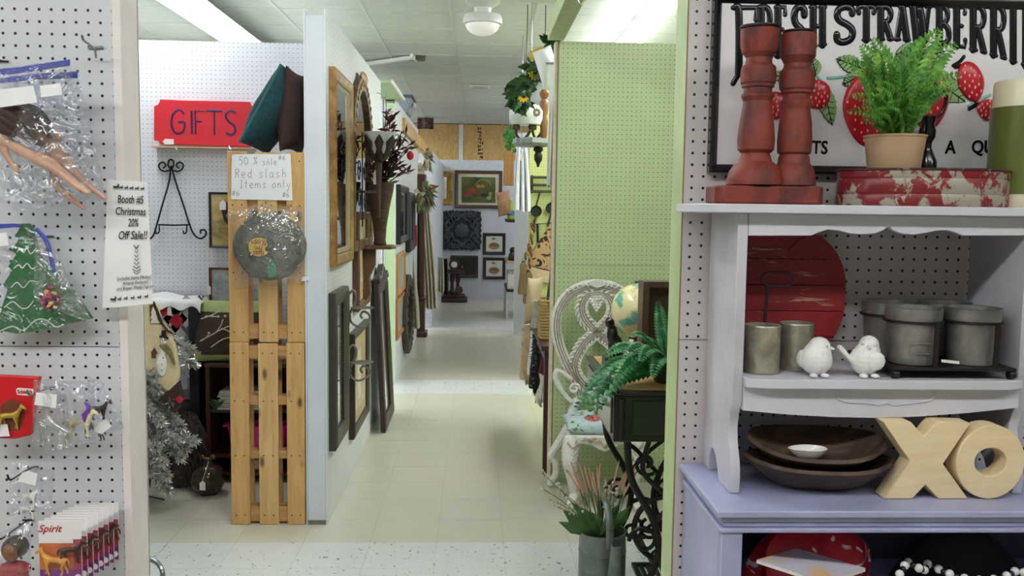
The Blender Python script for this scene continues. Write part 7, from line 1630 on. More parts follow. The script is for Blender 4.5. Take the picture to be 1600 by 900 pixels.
# goods above the gap between partitions
YT_ = YB2 - 0.03
a, b = P(600.5, 168, YT_), P(618, 212, YT_)
t = thing('lettered_sign', 'white sign board with faded red lettering on the green partition end', 'sign', ((a.x + b.x) / 2, YT_, b.z))
MB().box(a.x, b.x, YT_, YB2 - 0.0005, b.z, a.z).build('board', plain((206, 206, 208), 0.5), t)
m = MB()
for i in range(7):
    for k in range(2):
        x = a.x + 0.012 + k * 0.04; z = a.z - 0.03 - i * 0.028; m.box(x, x + 0.032 * rn.uniform(0.5, 1), YT_ - 0.001, YT_, z - 0.012, z)
m.build('faded_print', plain((196, 120, 120), 0.6), t)['kind'] = 'stuff'
a, b = P(622, 176, 9.0), P(655, 196, 9.0)
t = thing('storage_tub', 'grey blue storage tub on top of the middle partition', 'tub', ((a.x + b.x) / 2, 9.1, TOP))
MB().hexa([(XB0, 8.95, TOP + 0.001), (XB1 + 0.02, 8.95, TOP + 0.001), (XB1 + 0.02, 9.4, TOP + 0.001), (XB0, 9.4, TOP + 0.001), (XB0 - 0.03, 8.92, TOP + 0.15), (XB1 + 0.06, 8.92, TOP + 0.15), (XB1 + 0.06, 9.42, TOP + 0.15), (XB0 - 0.03, 9.42, TOP + 0.15)]).build('body', plain((150, 160, 176), 0.4), t, bevel=0.01)
MB().box(XB0 - 0.04, XB1 + 0.075, 8.91, 9.43, TOP + 0.151, TOP + 0.175).build('lid', plain((96, 108, 130), 0.4), t, bevel=0.008)
MB().box(XB1 + 0.061, XB1 + 0.08, 9.1, 9.25, TOP + 0.08, TOP + 0.12).build('latch', plain((226, 226, 226), 0.4), t)
# ================================================================ back wall goods
YK2 = YB - 0.002
def onback(name, label, x0, y0, x1, y1, w, d, fm, im, cat='picture', lip=None, matw=0.0):
    a, b = P(x0, y0, YK2), P(x1, y1, YK2); c = (a + b) / 2
    return framed(name, label, c, EX, EZ, -EY, (b.x - a.x) / 2, (a.z - b.z) / 2, w, d, fm, im, lip, cat, None, matw)
M_GILT = blotch([(0.3, (130, 92, 30)), (0.6, (186, 142, 58)), (0.8, (216, 178, 96))], 12, 0.4, metal=0.3)
onback('gilt_mirror', 'gold framed mirror on the back wall beside the fruit painting', 664, 267, 707, 320, 0.10, 0.05, M_GILT, M_MIR, 'mirror')
def fruit_mat():
    t = NT('painted_canvas'); f = t.noise(t.coord((1, 1, 1)), 3.0, 4, 0.6, 0.4)
    return t.set(t.ramp(f, [(0.3, srgb(44, 48, 24)), (0.5, srgb(84, 92, 40)), (0.7, srgb(110, 116, 60))]), 0.5)
t = onback('fruit_painting', 'still life painting of apples and a green basket in a dark gilt frame', 711, 266, 784, 326, 0.055, 0.05, wood((66, 48, 32), (108, 82, 54), 'x', 8, 0.4), fruit_mat(), 'painting', plain((206, 200, 184), 0.6), 0.055)
YF2 = YK2 - 0.021
rad = lambda k: k * YB / F
def dab(px, py, rx_, ry_, col, d=0.002, nm='painted_fruit', n=16):
    c = P(px, py, YF2); MB().ext([c + V((rad(rx_) * math.cos(2 * PI * i / n), 0, rad(ry_) * math.sin(2 * PI * i / n))) for i in range(n)][::-1], (0, d, 0)).build(nm, plain(col, 0.5, 0, 0.2, 30), t)
MB().ext([P(x, y, YF2 + 0.0022) for x, y in ((721.5, 310), (774.5, 311), (774.5, 317), (721.5, 317))][::-1], (0, 0.001, 0)).build('painted_table', plain((96, 98, 72), 0.5), t)
MB().ext([P(x, y, YF2 + 0.0012) for x, y in ((744, 291), (768, 290), (762, 303), (750, 303))][::-1], (0, 0.001, 0)).build('painted_basket', plain((168, 164, 66), 0.5, 0, 0.2, 40), t)
MB().tube([P(755 + 12 * math.cos(a), 291 - 10 * math.sin(a), YF2 + 0.001) for a in [PI * i / 10 for i in range(11)]], rad(0.9), 5).build('painted_handle', plain((150, 150, 64), 0.5), t)
for a_ in ((728, 301, 3.4, 3.4, (150, 30, 36)), (733, 303, 3.4, 3.2, (170, 40, 44)), (739, 297, 4, 3.8, (176, 62, 40)), (743, 301, 3, 3, (150, 36, 40)), (748, 291, 3, 2.8, (198, 130, 70)), (754, 291, 3, 2.8, (190, 120, 64)), (766, 303, 3.4, 3.2, (136, 150, 70)), (764, 309, 4, 3.6, (150, 164, 84)), (757, 305, 7, 3, (60, 34, 50)), (733, 310, 3, 1.6, (54, 50, 30))): dab(*a_)
# black carved medallion
cM_ = P(721.5, 360, YK2 - 0.035); hM = rad(31)
t = thing('carved_medallion', 'square black carved wall medallion with scrolls on the back wall', 'decoration', (cM_.x, YK2, cM_.z - hM))
M_MED = plain((62, 67, 76), 0.5, 0, 0.1)  # relief put into the colour: raised carving lighter, plate behind it darker
ou = []
for i in range(96):
    a = 2 * PI * i / 96; ca_, sa_ = math.cos(a), math.sin(a); k = 1 / max(abs(ca_), abs(sa_)); k = 0.55 * k + 0.45 * min(k, 1.25); k *= 0.97 + 0.03 * math.cos(24 * a); ou.append(cM_ + V((hM * k * ca_, 0, hM * k * sa_)))
MB().ext([p + V((0, 0.034, 0)) for p in ou][::-1], (0, -0.045, 0)).build('plate', plain((30, 33, 40), 0.6), t)
m = MB()
for s1 in (-1, 1):
    for s2 in (-1, 1):
        for (fx_, fz_, r_, a0) in ((0.30, 0.66, 0.24, 0), (0.66, 0.30, 0.24, PI / 2), (0.48, 0.5, 0.12, 1)):
            m.tube(spiral(cM_ + V((s1 * fx_ * hM, -0.02, s2 * fz_ * hM)), EX * s1, EZ * s2, r_ * hM, 0.04 * hM, a0, a0 + 9, 20), 0.028, 6)
        for k in range(5):
            a = (0.12 + 0.33 * k / 4) * PI; d = V((s1 * math.cos(a), 0, s2 * math.sin(a))); m.tube([cM_ + d * hM * 0.75 + V((0, -0.018, 0)), cM_ + d * hM * (1.0 + 0.28 * (1 - abs(k - 2) / 2)) + V((0, -0.015, 0))], [0.03, 0.008], 5)
for k in range(4):
    a = k * PI / 2; d = V((math.cos(a), 0, math.sin(a))); m.ell(cM_ + d * hM * 0.72 + V((0, -0.018, 0)), 0.05, 0.025, 0.05, 8, 5)
m.build('carving', M_MED, t)
MB().lathe([(0.13, 0), (0.12, 0.03), (0.07, 0.045), (0.002, 0.05)], cM_ + V((0, -0.012, 0)), 20, (0, -1, 0), flute=(0.12, 8)).build('rosette', M_MED, t)
onback('black_board', 'dark framed blackboard low on the back wall', 704, 399, 747, 434, 0.05, 0.04, plain((58, 54, 48), 0.5), plain((18, 18, 20), 0.4), 'board')
for lab, y0_, y1_ in (('black framed print of a basket, upper of two on the back wall', 364, 398), ('black framed print of a basket, lower of two on the back wall', 402, 436.5)):
    t = onback('basket_print', lab, 755, y0_, 789.5, y1_, 0.05, 0.03, plain((26, 24, 24), 0.5), plain((206, 202, 190), 0.5), 'picture')
    yb3 = (y0_ + y1_) / 2
    for (cx_, cy_, a_, b_, cl) in ((772, yb3 + 3.5, 8.5, 5.5, (142, 118, 84)), (772, yb3 + 1.5, 6.5, 2.6, (110, 88, 60)), (771, yb3 - 8, 3.2, 1.8, (104, 116, 110))):
        c = P(cx_, cy_, YK2 - 0.0115 - (0.001 if a_ == 6.5 else 0)); MB().ext([c + V((rad(a_) * math.cos(2 * PI * i / 18), 0, rad(b_) * math.sin(2 * PI * i / 18))) for i in range(18)][::-1], (0, -0.001, 0)).build('printed_basket', plain(cl, 0.6, 0, 0.2, 30), t)
# brown stand with a clock in front of the back wall
Yq = 14.7; x0q, x1q = P(690, 440, Yq).x, P(728, 440, Yq).x; fq = lambda x, y: P(x, y, Yq)
t = thing('carved_stand', 'dark carved wooden stand with a small round clock at the end of the aisle', 'stand', (P(709, 466, Yq).x, Yq, 0))
M_ST = wood((48, 30, 26), (78, 50, 42), 'x', 5, 0.5)
zt_q = fq(705, 425).z
MB().box(fq(687, 460).x, fq(730, 460).x, Yq, Yq + 0.35, 0, 0.075).build('foot', M_ST, t, bevel=0.015)
MB().box(fq(692, 460).x, fq(726, 460).x, Yq + 0.02, Yq + 0.33, 0.0755, 0.12).build('base_moulding', M_ST, t, bevel=0.01)
for xx in (697, 706, 715): MB().lathe([(0.035, 0.1205), (0.05, 0.16), (0.03, 0.2), (0.025, 0.3), (0.04, 0.36), (0.03, zt_q - 0.03)], (fq(xx, 450).x, Yq + 0.15, 0), 12).build('turned_leg', M_ST, t)
MB().box(fq(694, 460).x, fq(727, 460).x, Yq + 0.0, Yq + 0.33, zt_q - 0.028, zt_q).build('top_board', M_ST, t, bevel=0.006)
c = fq(717, 453); MB().lathe([(0.065, -0.01), (0.065, 0.01), (0.045, 0.012), (0.045, -0.012)], V((c.x, Yq - 0.02, c.z)), 20, (0, 1, 0)).build('ring', plain((70, 54, 46), 0.4), t)
c = fq(709.5, 416)
t = thing('mantel_clock', 'small dark mantel clock standing on the carved stand', 'clock', (c.x, Yq + 0.12, zt_q))
MB().lathe([(0.085, -0.04), (0.09, 0.0), (0.085, 0.04)], (c.x, Yq + 0.12, zt_q + 0.115), 22, (0, 1, 0)).build('case', M_ST, t)
MB().lathe([(0.05, 0), (0.05, 0.004), (0.002, 0.004)], (c.x, Yq + 0.079, zt_q + 0.115), 18, (0, -1, 0)).build('dial', plain((226, 222, 210), 0.4), t)
MB().box(c.x - 0.13, c.x + 0.16, Yq + 0.06, Yq + 0.18, zt_q + 0.0005, zt_q + 0.03).build('base', M_ST, t, bevel=0.005)
MB().lathe([(0.02, zt_q + 0.0305), (0.03, zt_q + 0.06), (0.012, zt_q + 0.1), (0.02, zt_q + 0.13)], (c.x + 0.12, Yq + 0.12, 0), 10).build('finial', M_ST, t)
p = P(662, 203, 14.2)
tag(MB().sheet(lambda u, v: (P(652, 200, 14.2).x + 0.25 * u, 14.2 + 0.04 * math.sin(9 * u), CEIL - 0.01 - 0.17 * v), 16, 4, 0.01).build('dark_banner', blotch([(0.4, (60, 40, 40)), (0.6, (120, 96, 90))], 12, 0.8, (1, 1, 5))), 'dark folded banner under the ceiling at the back left', 'banner')
# ================================================================ right booth: carved chair, sewing cabinet, textiles
M_CHW = blotch([(0.26, (150, 140, 122)), (0.38, (222, 219, 210)), (0.6, (236, 233, 226))], 30, 0.45, detail=3, bump=0.3)
M_CHL = plain((150, 138, 120), 0.6)
YCb = 4.86
q6 = crop(850, 420, 3.462); q7 = crop(830, 640, 3.4625)
cp_ = lambda x, y, Y=YCb: P(*q6(x, y), Y)
ch = thing('carved_chair', 'white distressed carved chair with floral seat against the green wall', 'chair', (cp_(285, 600).x, 4.7, 0))
mir = lambda pl: [(570 - x, y) for x, y in pl]
ov = [(285, 85), (205, 98), (128, 145), (82, 215), (66, 300), (76, 385), (104, 470), (142, 550), (178, 620), (196, 690)]
st = [(285, 138), (228, 150), (203, 200), (216, 262), (262, 318), (312, 362), (356, 402), (396, 470), (406, 530), (384, 590), (340, 640)]
kq = YCb / F / 3.462
for pl, r, nm in ((ov, 30, 'back_frame'), (st, 27, 'back_ribbon')):
    for p2 in (pl, mir(pl)):
        path = bez([cp_(x, y) for x, y in p2], 8)
        o = MB().tube(path, r * kq, 10, flat=0.55, up=(0, -1, 0) if False else None).build(nm, M_CHW, ch)
        # carved grooves: fine ribs along the bar
        g = MB()
        for off in (-0.45, 0.0, 0.45):
            pp = []
            for i in range(len(path)):
                d = (path[min(i + 1, len(path) - 1)] - path[max(i - 1, 0)]).normalized(); w = d.cross(EY).normalized()
                pp.append(path[i] + w * off * r * kq - EY * (r * kq * (0.98 - 0.25 * abs(off))))
            g.tube(pp, 0.0026, 4)
        g.build('carved_groove', M_CHL, o)
        if nm == 'back_ribbon':
            lf = MB()
            for i in range(3, len(path) - 2, 3):
                d = (path[i + 1] - path[i - 1]).normalized(); w = d.cross(EY).normalized()
                for s_ in (-1, 1):
                    b_ = path[i] + w * s_ * r * kq * 0.55 - EY * r * kq * 0.7
                    lf.tube(bez([b_, b_ + w * s_ * 0.016 + d * 0.012, b_ + w * s_ * 0.020 + d * 0.034], 4), [0.006] * 4 + [0.004] * 4 + [0.001], 5)
            lf.build('acanthus_leaf', M_CHW, o)
m = MB()
for i in range(9):   # fan crest
    a = PI * (0.12 + 0.76 * i / 8); c = cp_(285, 92); m.tube([c + V((0, -0.026, -0.006)), c + V((0.045 * math.cos(a), -0.03, 0.042 * math.sin(a) - 0.004))], [0.005, 0.008], 6)
m.build('fan_crest', M_CHW, ch)
m = MB()
for sgn in (-1, 1):
    for k in range(5): b_ = cp_(285 + sgn * (45 + k * 26), 92 + k * k * 2.2); m.tube(bez([b_ + V((0, -0.022, -0.008)), b_ + V((sgn * 0.014, -0.03, 0.012)), b_ + V((sgn * 0.034, -0.024, 0.004))], 4), [0.004, 0.006, 0.007, 0.007, 0.006, 0.005, 0.004, 0.003, 0.001], 5)
m.build('leaf_garland', M_CHW, ch)
m = MB()
for row, n_ in ((0, 4), (1, 5), (2, 4), (3, 3), (4, 2), (5, 1)):
    for k in range(n_): m.ell(cp_(285 + (k - (n_ - 1) / 2) * 17, 150 + row * 15, YCb - 0.02), 0.011, 0.012, 0.010, 8, 5)
m.build('grape_cluster', M_CHW, ch)
for sgn in (-1, 1):   # scroll shoulders
    f_ = lambda x, y: cp_(285 + sgn * (x - 285) , y, YCb - 0.03)
    MB().tube(bez([f_(150, 600), f_(100, 560), f_(70, 555), f_(62, 590), f_(85, 640), f_(120, 690), f_(150, 720)], 6), [0.012] * 10 + [0.016] * 15 + [0.012] * 12, 8).build('shoulder_scroll', M_CHW, ch)
    MB().tube(spiral(f_(165, 648), EX * sgn, EZ, 0.030, 0.008, 0, 8, 18), 0.008, 6).build('volute', M_CHW, ch)
ccx = cp_(285, 600).x
YFs = 4.50; zsr1 = P(*q7(350, 142), YFs).z; zsr0 = P(*q7(540, 240), YFs).z
xfl = P(*q7(190, 150), YFs).x; hwf = ccx - xfl
# side shoulders joining back and seat, seat rails
rail = [(190, 146), (300, 150), (460, 160), (690, 172)]
zr1 = P(*q7(300, 146), YFs).z
bot = [(-1.0, -0.075), (-0.8, -0.06), (-0.62, -0.038), (-0.35, -0.045), (-0.15, -0.068), (0, -0.078), (0.15, -0.068), (0.35, -0.045), (0.62, -0.038), (0.8, -0.06), (1.0, -0.075)]
MB().ext([V((ccx + a * hwf, YFs, zr1 + b)) for a, b in bot] + [V((ccx + hwf, YFs, zr1)), V((ccx - hwf, YFs, zr1))], (0, 0.035, 0)).build('front_rail', M_CHW, ch, bevel=0.005, seg=2)
for sgn in (-1, 1): MB().bar((ccx + sgn * (hwf - 0.02), YFs + 0.036, zr1 - 0.03), (ccx + sgn * (hwf - 0.05), YCb - 0.02, zr1 - 0.03), 0.03, 0.055).build('side_rail', M_CHW, ch)
MB().bar((ccx - hwf + 0.06, YCb, zr1 - 0.03), (ccx + hwf - 0.06, YCb, zr1 - 0.03), 0.035, 0.055).build('rear_rail', M_CHW, ch)
m = MB()
for sgn in (-1, 1):
    m.tube(bez([(ccx, YFs - 0.004, zr1 - 0.04), (ccx + sgn * 0.04, YFs - 0.006, zr1 - 0.025), (ccx + sgn * 0.09, YFs - 0.006, zr1 - 0.012), (ccx + sgn * 0.12, YFs - 0.004, zr1 - 0.02)], 5), 0.005, 6)
    for k in range(4): m.ell((ccx + sgn * (0.03 + 0.024 * k), YFs - 0.004, zr1 - 0.022 + 0.012 * (k % 2)), 0.012, 0.006, 0.007, 7, 5)
m.ell((ccx, YFs - 0.004, zr1 - 0.042), 0.018, 0.010, 0.018, 9, 6)
m.build('rail_carving', plain((190, 176, 150), 0.5, 0, 0.2), ch)
def cab_leg(x, y, sx, sy, zt, front=True):
    path = bez([(x, y, zt), (x - sx * 0.005, y - sy * 0.015, zt - 0.06), (x - sx * 0.012, y - sy * 0.03, zt - 0.13), (x + sx * 0.012, y - sy * 0.005, zt - 0.24), (x + sx * 0.02, y + sy * 0.01, zt * 0.22), (x + sx * 0.008, y - sy * 0.015, 0.06), (x - sx * 0.01, y - sy * 0.04, 0.022)], 6)
    n_ = len(path); rr = [0.034 + 0.010 * math.sin(PI * min(1, i / (n_ * 0.35))) if i < n_ * 0.35 else 0.036 - 0.020 * ((i - n_ * 0.35) / (n_ * 0.65)) ** 0.7 for i in range(n_)]; rr[-1] = 0.021
    return MB().tube(path, rr, 10)
for sgn in (-1, 1):
    o = cab_leg(ccx + sgn * (hwf - 0.03), YFs + 0.03, -sgn, 1, zr1 - 0.002).build('front_leg', M_CHW, ch)
    m = MB()
    for k in range(3): zz = zr1 - 0.03 - 0.04 * k; m.tube(bez([(ccx + sgn * (hwf - 0.055), YFs - 0.02, zz), (ccx + sgn * (hwf - 0.03), YFs - 0.032, zz - 0.02), (ccx + sgn * (hwf - 0.005), YFs - 0.02, zz + 0.004)], 4), 0.0045, 5)
    m.build('leg_carving', plain((180, 168, 146), 0.5), o)
    lb = bez([(ccx + sgn * (hwf - 0.06), YCb - 0.01, zr1 - 0.01), (ccx + sgn * (hwf + 0.0), YCb - 0.0, zr1 - 0.12), (ccx + sgn * (hwf + 0.045), YCb + 0.01, zr1 - 0.2), (ccx + sgn * (hwf + 0.02), YCb + 0.02, 0.15), (ccx + sgn * (hwf + 0.015), YCb + 0.03, 0.08), (ccx + sgn * (hwf + 0.05), YCb + 0.035, 0.018)], 6)
    MB().tube(lb, [0.024 - 0.006 * i / (len(lb) - 1) for i in range(len(lb))], 8).build('rear_leg', M_CHW, ch)
    MB().tube(bez([cp_(285 + sgn * (196 - 285) * -1 if sgn > 0 else 196, 690), V((ccx + sgn * (hwf - 0.07), YCb, zr1 + 0.06)), V((ccx + sgn * (hwf - 0.06), YCb - 0.01, zr1 - 0.02))], 5), 0.026, 8).build('back_post', M_CHW, ch)
def floral():
    t = NT('floral_fabric'); v = t.coord((1, 1, 1)); vo = t.n('ShaderNodeTexVoronoi'); vo.inputs['Scale'].default_value = 7.5; vo.inputs['Randomness'].default_value = 0.7; t.link(v, vo.inputs['Vector'])
    f = t.noise(v, 34, 3, 0.6, 0.8); base = t.ramp(f, [(0.4, srgb(184, 208, 214)), (0.62, srgb(206, 222, 224))])
    g = t.noise(v, 13, 2, 0.5, 1.2); base = t.mix(t.ramp(g, [(0.60, (0, 0, 0, 1)), (0.64, (1, 1, 1, 1))]), base, srgb(120, 140, 76))
    rose = t.ramp(t.noise(v, 60, 3), [(0.4, srgb(170, 48, 62)), (0.6, srgb(226, 130, 130))])
    m = t.ramp(vo.outputs['Distance'], [(0.30, (1, 1, 1, 1)), (0.36, (0, 0, 0, 1))]); return t.set(t.mix(m, base, rose), 0.85)
MB().pillow((ccx, (YFs + YCb) / 2, zr1 + 0.03), EX * (hwf - 0.012), V((0, (YCb - YFs) / 2 - 0.03, 0)), V((0, 0, 0.055)), 18, 0.02, e=0.35).build('seat_cushion', floral(), ch, smooth=70)
# ---- black sewing cabinet on an iron treadle
YSn = 3.05; xsl = P(956, 650, YSn).x; YSf = YSn * 1.25; xsr = xsl + 0.46
zs1 = P(965, 612, YSn).z; zs0 = P(965, 692, YSn).z
sw = thing('sewing_cabinet', 'black treadle sewing cabinet with iron base behind the green post', 'cabinet', ((xsl + xsr) / 2, (YSn + YSf) / 2, 0))
M_BL = plain((22, 22, 26), 0.25, 0, 0.1); M_CAST = plain((26, 26, 28), 0.45, 0.4, 0.1)
MB().box(xsl + 0.008, xsr - 0.008, YSn + 0.012, YSf - 0.01, zs0, zs1 - 0.016).build('body', M_BL, sw, bevel=0.003)
MB().box(xsl, xsr, YSn, YSf, zs1 - 0.0155, zs1).build('top_edge', M_BL, sw, bevel=0.004, seg=2)
MB().box(xsl + 0.03, xsr - 0.03, YSn + 0.03, YSf - 0.03, zs1 + 0.0003, zs1 + 0.003).build('top_veneer', wood((176, 136, 90), (206, 166, 116), 'y', 6, 0.4), sw)
MB().lathe([(0.010, zs0 + 0.012), (0.014, zs0 + 0.04), (0.008, zs0 + 0.055), (0.013, zs0 + 0.085), (0.010, zs0 + 0.115), (0.014, zs1 - 0.026)], (xsl + 0.035, YSn + 0.014, 0), 12).build('half_spindle', M_BL, sw)
MB().box(xsl + 0.075, xsr - 0.05, YSn + 0.006, YSn + 0.0118, zs0 + 0.025, zs1 - 0.035).build('front_panel', plain((30, 31, 36), 0.3), sw, bevel=0.002)
for k in range(2):
    ya_ = YSn + 0.05 + k * 0.35; o = MB().box(xsl + 0.002, xsl + 0.0078, ya_, ya_ + 0.31, zs0 + 0.02, zs1 - 0.03).build('drawer', plain((120, 122, 124), 0.2, 0.1), sw, bevel=0.002)  # black drawers; the light they reflect is put into the colour as grey
    MB().lathe([(0.004, 0), (0.005, 0.012), (0.012, 0.018), (0.010, 0.026), (0.001, 0.028)], (xsl + 0.0015, ya_ + 0.155, (zs0 + zs1) / 2), 12, (-1, 0, 0)).build('knob', M_BL, o)
tp = lambda x, y, Y: P(*q7(x, y), Y)
YI = 3.11
for yi in (YI, YSf - 0.12):
    dxy = V((0, yi - YI, 0))
    xa_, xb_ = xsl + 0.07, xsr - 0.06; xc_ = (xa_ + xb_) / 2; zt = zs0 - 0.001
    L = lambda pts, r=0.011, nm='iron_leg': MB().tube(bez([V(p) + dxy for p in pts], 6), r, 8, flat=0.8).build(nm, M_CAST, sw)
    for s_ in (-1, 1):
        L([(xc_ + s_ * 0.17, YI, zt), (xc_ + s_ * 0.15, YI, zt * 0.8), (xc_ + s_ * 0.07, YI, zt * 0.6), (xc_ + s_ * 0.05, YI, zt * 0.42), (xc_ + s_ * 0.12, YI, zt * 0.2), (xc_ + s_ * 0.2, YI, 0.012)], 0.013)
        L([(xc_ + s_ * 0.09, YI, zt), (xc_ + s_ * 0.11, YI, zt * 0.84), (xc_ + s_ * 0.02, YI, zt * 0.72), (xc_ - s_ * 0.06, YI, zt * 0.6)], 0.009, 'iron_scroll')
        MB().tube([p + dxy for p in spiral((xc_ + s_ * 0.10, YI, zt * 0.5), EX * s_, EZ, 0.055, 0.012, 0, 8, 20)], 0.008, 6).build('iron_scroll', M_CAST, sw)
        MB().tube([p + dxy for p in spiral((xc_ + s_ * 0.04, YI, zt * 0.27), EX * s_, EZ, 0.05, 0.012, 2, 9, 20)], 0.008, 6).build('iron_scroll', M_CAST, sw)
        MB().tube([p + dxy for p in spiral((xc_ + s_ * 0.10, YI, zt * 0.88), EX * s_, EZ, 0.045, 0.01, 4, 11, 18)], 0.007, 6).build('iron_scroll', M_CAST, sw)
    L([(xc_ - 0.06, YI, zt * 0.42), (xc_, YI, zt * 0.45), (xc_ + 0.06, YI, zt * 0.42)], 0.01, 'cross_bar')
MB().tube([(xsl + 0.23, YI, 0.16), (xsl + 0.23, YSf - 0.12, 0.16)], 0.009, 8).build('stretcher', M_CAST, sw)
wc = V((xsl + 0.265, 3.34, 0.33))
MB().tube([wc + V((0.125 * math.cos(a), 0, 0.125 * math.sin(a))) for a in [2 * PI * i / 36 for i in range(36)]], 0.011, 8, closed=True).build('flywheel', M_CAST, sw)
for k in range(6): a = k * PI / 3; MB().tube(bez([wc, wc + V((0.06 * math.cos(a + 0.25), 0, 0.06 * math.sin(a + 0.25))), wc + V((0.12 * math.cos(a), 0, 0.12 * math.sin(a)))], 4), 0.006, 6).build('flywheel_spoke', M_CAST, sw)
ring_ext(MB(), [V((xsl + 0.31 + sx * 0.14, 3.42 + sy * 0.13, 0.10)) for sx, sy in ((-1, -1), (1, -1), (1, 1), (-1, 1))], [V((xsl + 0.31 + sx * 0.12, 3.42 + sy * 0.11, 0.10)) for sx, sy in ((-1, -1), (1, -1), (1, 1), (-1, 1))], (0, 0, 0.014)).build('treadle_frame', M_CAST, sw)
for k in range(9): x = xsl + 0.205 + k * 0.0265; MB().box(x - 0.008, x + 0.008, 3.31, 3.53, 0.101, 0.112).build('treadle_slat', M_CAST, sw)
# ---- globe, lion, shadow box and fern on the cabinet
zt9 = zs1 + 0.004
Yg = 3.62; gc = P(997, 485, Yg); gr = 42.5 * Yg / F
t = thing('desk_globe', 'cream desk globe with green land on the sewing cabinet', 'globe', (gc.x, Yg, zt9))
def globe_mat():
    t = NT('globe_map'); f = t.noise(t.coord(), 11, 5, 0.6, 0.5)
    return t.set(t.ramp(f, [(0.0, srgb(216, 204, 156)), (0.54, srgb(226, 214, 166)), (0.57, srgb(176, 190, 140)), (0.62, srgb(86, 160, 150)), (0.75, srgb(110, 176, 160))]), 0.18)
MB().ell(gc, gr, gr, gr, 36, 24).build('ball', globe_mat(), t, smooth=80)
MB().tube([gc + V((0.0, 0, 0)) + V((gr * 1.07 * math.sin(a), 0.0, -gr * 1.07 * math.cos(a))) for a in [i * PI / 20 for i in range(-2, 22)]], 0.004, 6).build('meridian_arm', plain((90, 70, 40), 0.4, 0.6), t)
MB().lathe([(0.07, zt9), (0.065, zt9 + 0.012), (0.02, zt9 + 0.025), (0.012, gc.z - gr - 0.001)], (gc.x, Yg, 0), 20).build('base', plain((40, 30, 26), 0.4), t)
ln = P(956, 545, 3.5)
t = thing('lion_statuette', 'small black seated lion statuette beside the globe', 'figurine', (P(958, 540, 3.5).x, 3.5, zt9))
lz = lambda y: P(958, y, 3.5).z
lx = lambda x: P(x, 520, 3.5).x
blob('body', [(V((lx(962), 3.5, lz(540))), (0.03, 0.035, 0.045)), (V((lx(956), 3.49, lz(522))), (0.022, 0.025, 0.04)), (V((lx(951), 3.48, lz(503))), (0.020, 0.022, 0.022)), (V((lx(947), 3.465, lz(501))), (0.010, 0.012, 0.010)), (V((lx(968), 3.52, lz(548))), (0.03, 0.03, 0.03))], plain((20, 18, 20), 0.3), t, 0.005)
MB().box(lx(944), lx(974), 3.45, 3.55, zt9, max(zt9 + 0.01, lz(548) - 0.02)).build('plinth', plain((20, 18, 20), 0.3), t)
a = P(1005, 440, 3.36); zb9 = zt9
t = thing('shadow_box', 'dark wooden open box standing on the sewing cabinet', 'box', (a.x + 0.08, 3.4, zb9))
M_BX = wood((58, 36, 28), (92, 62, 48), 'z', 7, 0.4)
xb9 = a.x + 0.17; zT9 = a.z
MB().box(a.x, a.x + 0.026, 3.36, 3.46, zb9, zT9).build('side', M_BX, t, bevel=0.002); MB().box(xb9 - 0.026, xb9, 3.36, 3.46, zb9, zT9).build('side', M_BX, t)
MB().box(a.x + 0.0265, xb9 - 0.0265, 3.36, 3.46, zT9 - 0.022, zT9).build('top', M_BX, t); MB().box(a.x + 0.0265, xb9 - 0.0265, 3.36, 3.46, zb9, zb9 + 0.02).build('bottom', M_BX, t)
MB().box(a.x + 0.0265, xb9 - 0.0265, 3.445, 3.46, zb9 + 0.0205, zT9 - 0.0225).build('back', plain((84, 62, 52), 0.6), t)
pf = V((P(1045, 610, 3.2).x, 3.22, zt9))
t = thing('trailing_fern', 'dark green artificial fern trailing over the sewing cabinet', 'plant', pf)
MB().lathe([(0.05, zt9 + 0.0005), (0.065, zt9 + 0.06), (0.07, zt9 + 0.065), (0.06, zt9 + 0.06), (0.002, zt9 + 0.05)], (pf.x, pf.y, 0), 20).build('pot', plain((50, 40, 34), 0.6), t)
M_FRN = blotch([(0.3, (16, 64, 34)), (0.55, (36, 110, 58)), (0.75, (86, 158, 96))], 22, 0.45)
rn = random.Random(9)
for (x, y, Y, bz) in ((899, 640, 3.0, 0.05), (915, 610, 3.1, 0.06), (940, 560, 3.15, 0.05), (955, 545, 3.2, 0.03), (985, 522, 3.15, 0.03), (1012, 528, 3.1, 0.02), (920, 656, 2.96, 0.09), (975, 560, 3.0, 0.05), (1028, 470, 3.3, 0.0), (1000, 565, 2.98, 0.05), (1020, 590, 2.95, 0.05), (960, 600, 2.97, 0.06), (1034, 515, 3.25, 0.0)):
    m = MB(); b_ = pf + V((0, 0, 0.05)); tp_ = P(x, y, Y)
    frond(m, b_, tp_, V((0, 0, bz)), 19, 0.15, up=(0, -0.5, 0.87), leafw=0.62); m.build('frond', M_FRN, t, smooth=0)
# ---- watering can with dried flowers
Yw = 3.42; wx = P(941, 860, Yw).x; rw = 38 * Yw / F; zw = P(941, 828, Yw).z
t = thing('watering_can', 'grey galvanised watering can on the floor below the chair', 'watering can', (wx, Yw, 0))
M_GV = blotch([(0.3, (96, 104, 102)), (0.6, (126, 134, 130)), (0.8, (150, 156, 152))], 12, 0.45, metal=0.6)
MB().lathe([(rw * 0.98, 0.0), (rw, 0.006), (rw, zw * 0.72), (rw * 1.02, zw * 0.73), (rw, zw * 0.75), (rw * 0.98, zw - 0.006), (rw * 1.01, zw), (rw * 0.95, zw), (rw * 0.94, zw * 0.3), (0.002, zw * 0.3)], (wx, Yw, 0), 36).build('body', M_GV, t)
MB().tube(bez([(wx + 0.02, Yw - rw * 0.9, 0.08), (wx + 0.024, Yw - rw - 0.06, 0.16), (wx + 0.022, Yw - rw - 0.12, P(953, 853, Yw - rw - 0.13).z)], 6), [0.034 - 0.0012 * i for i in range(13)], 14).build('spout', M_GV, t)
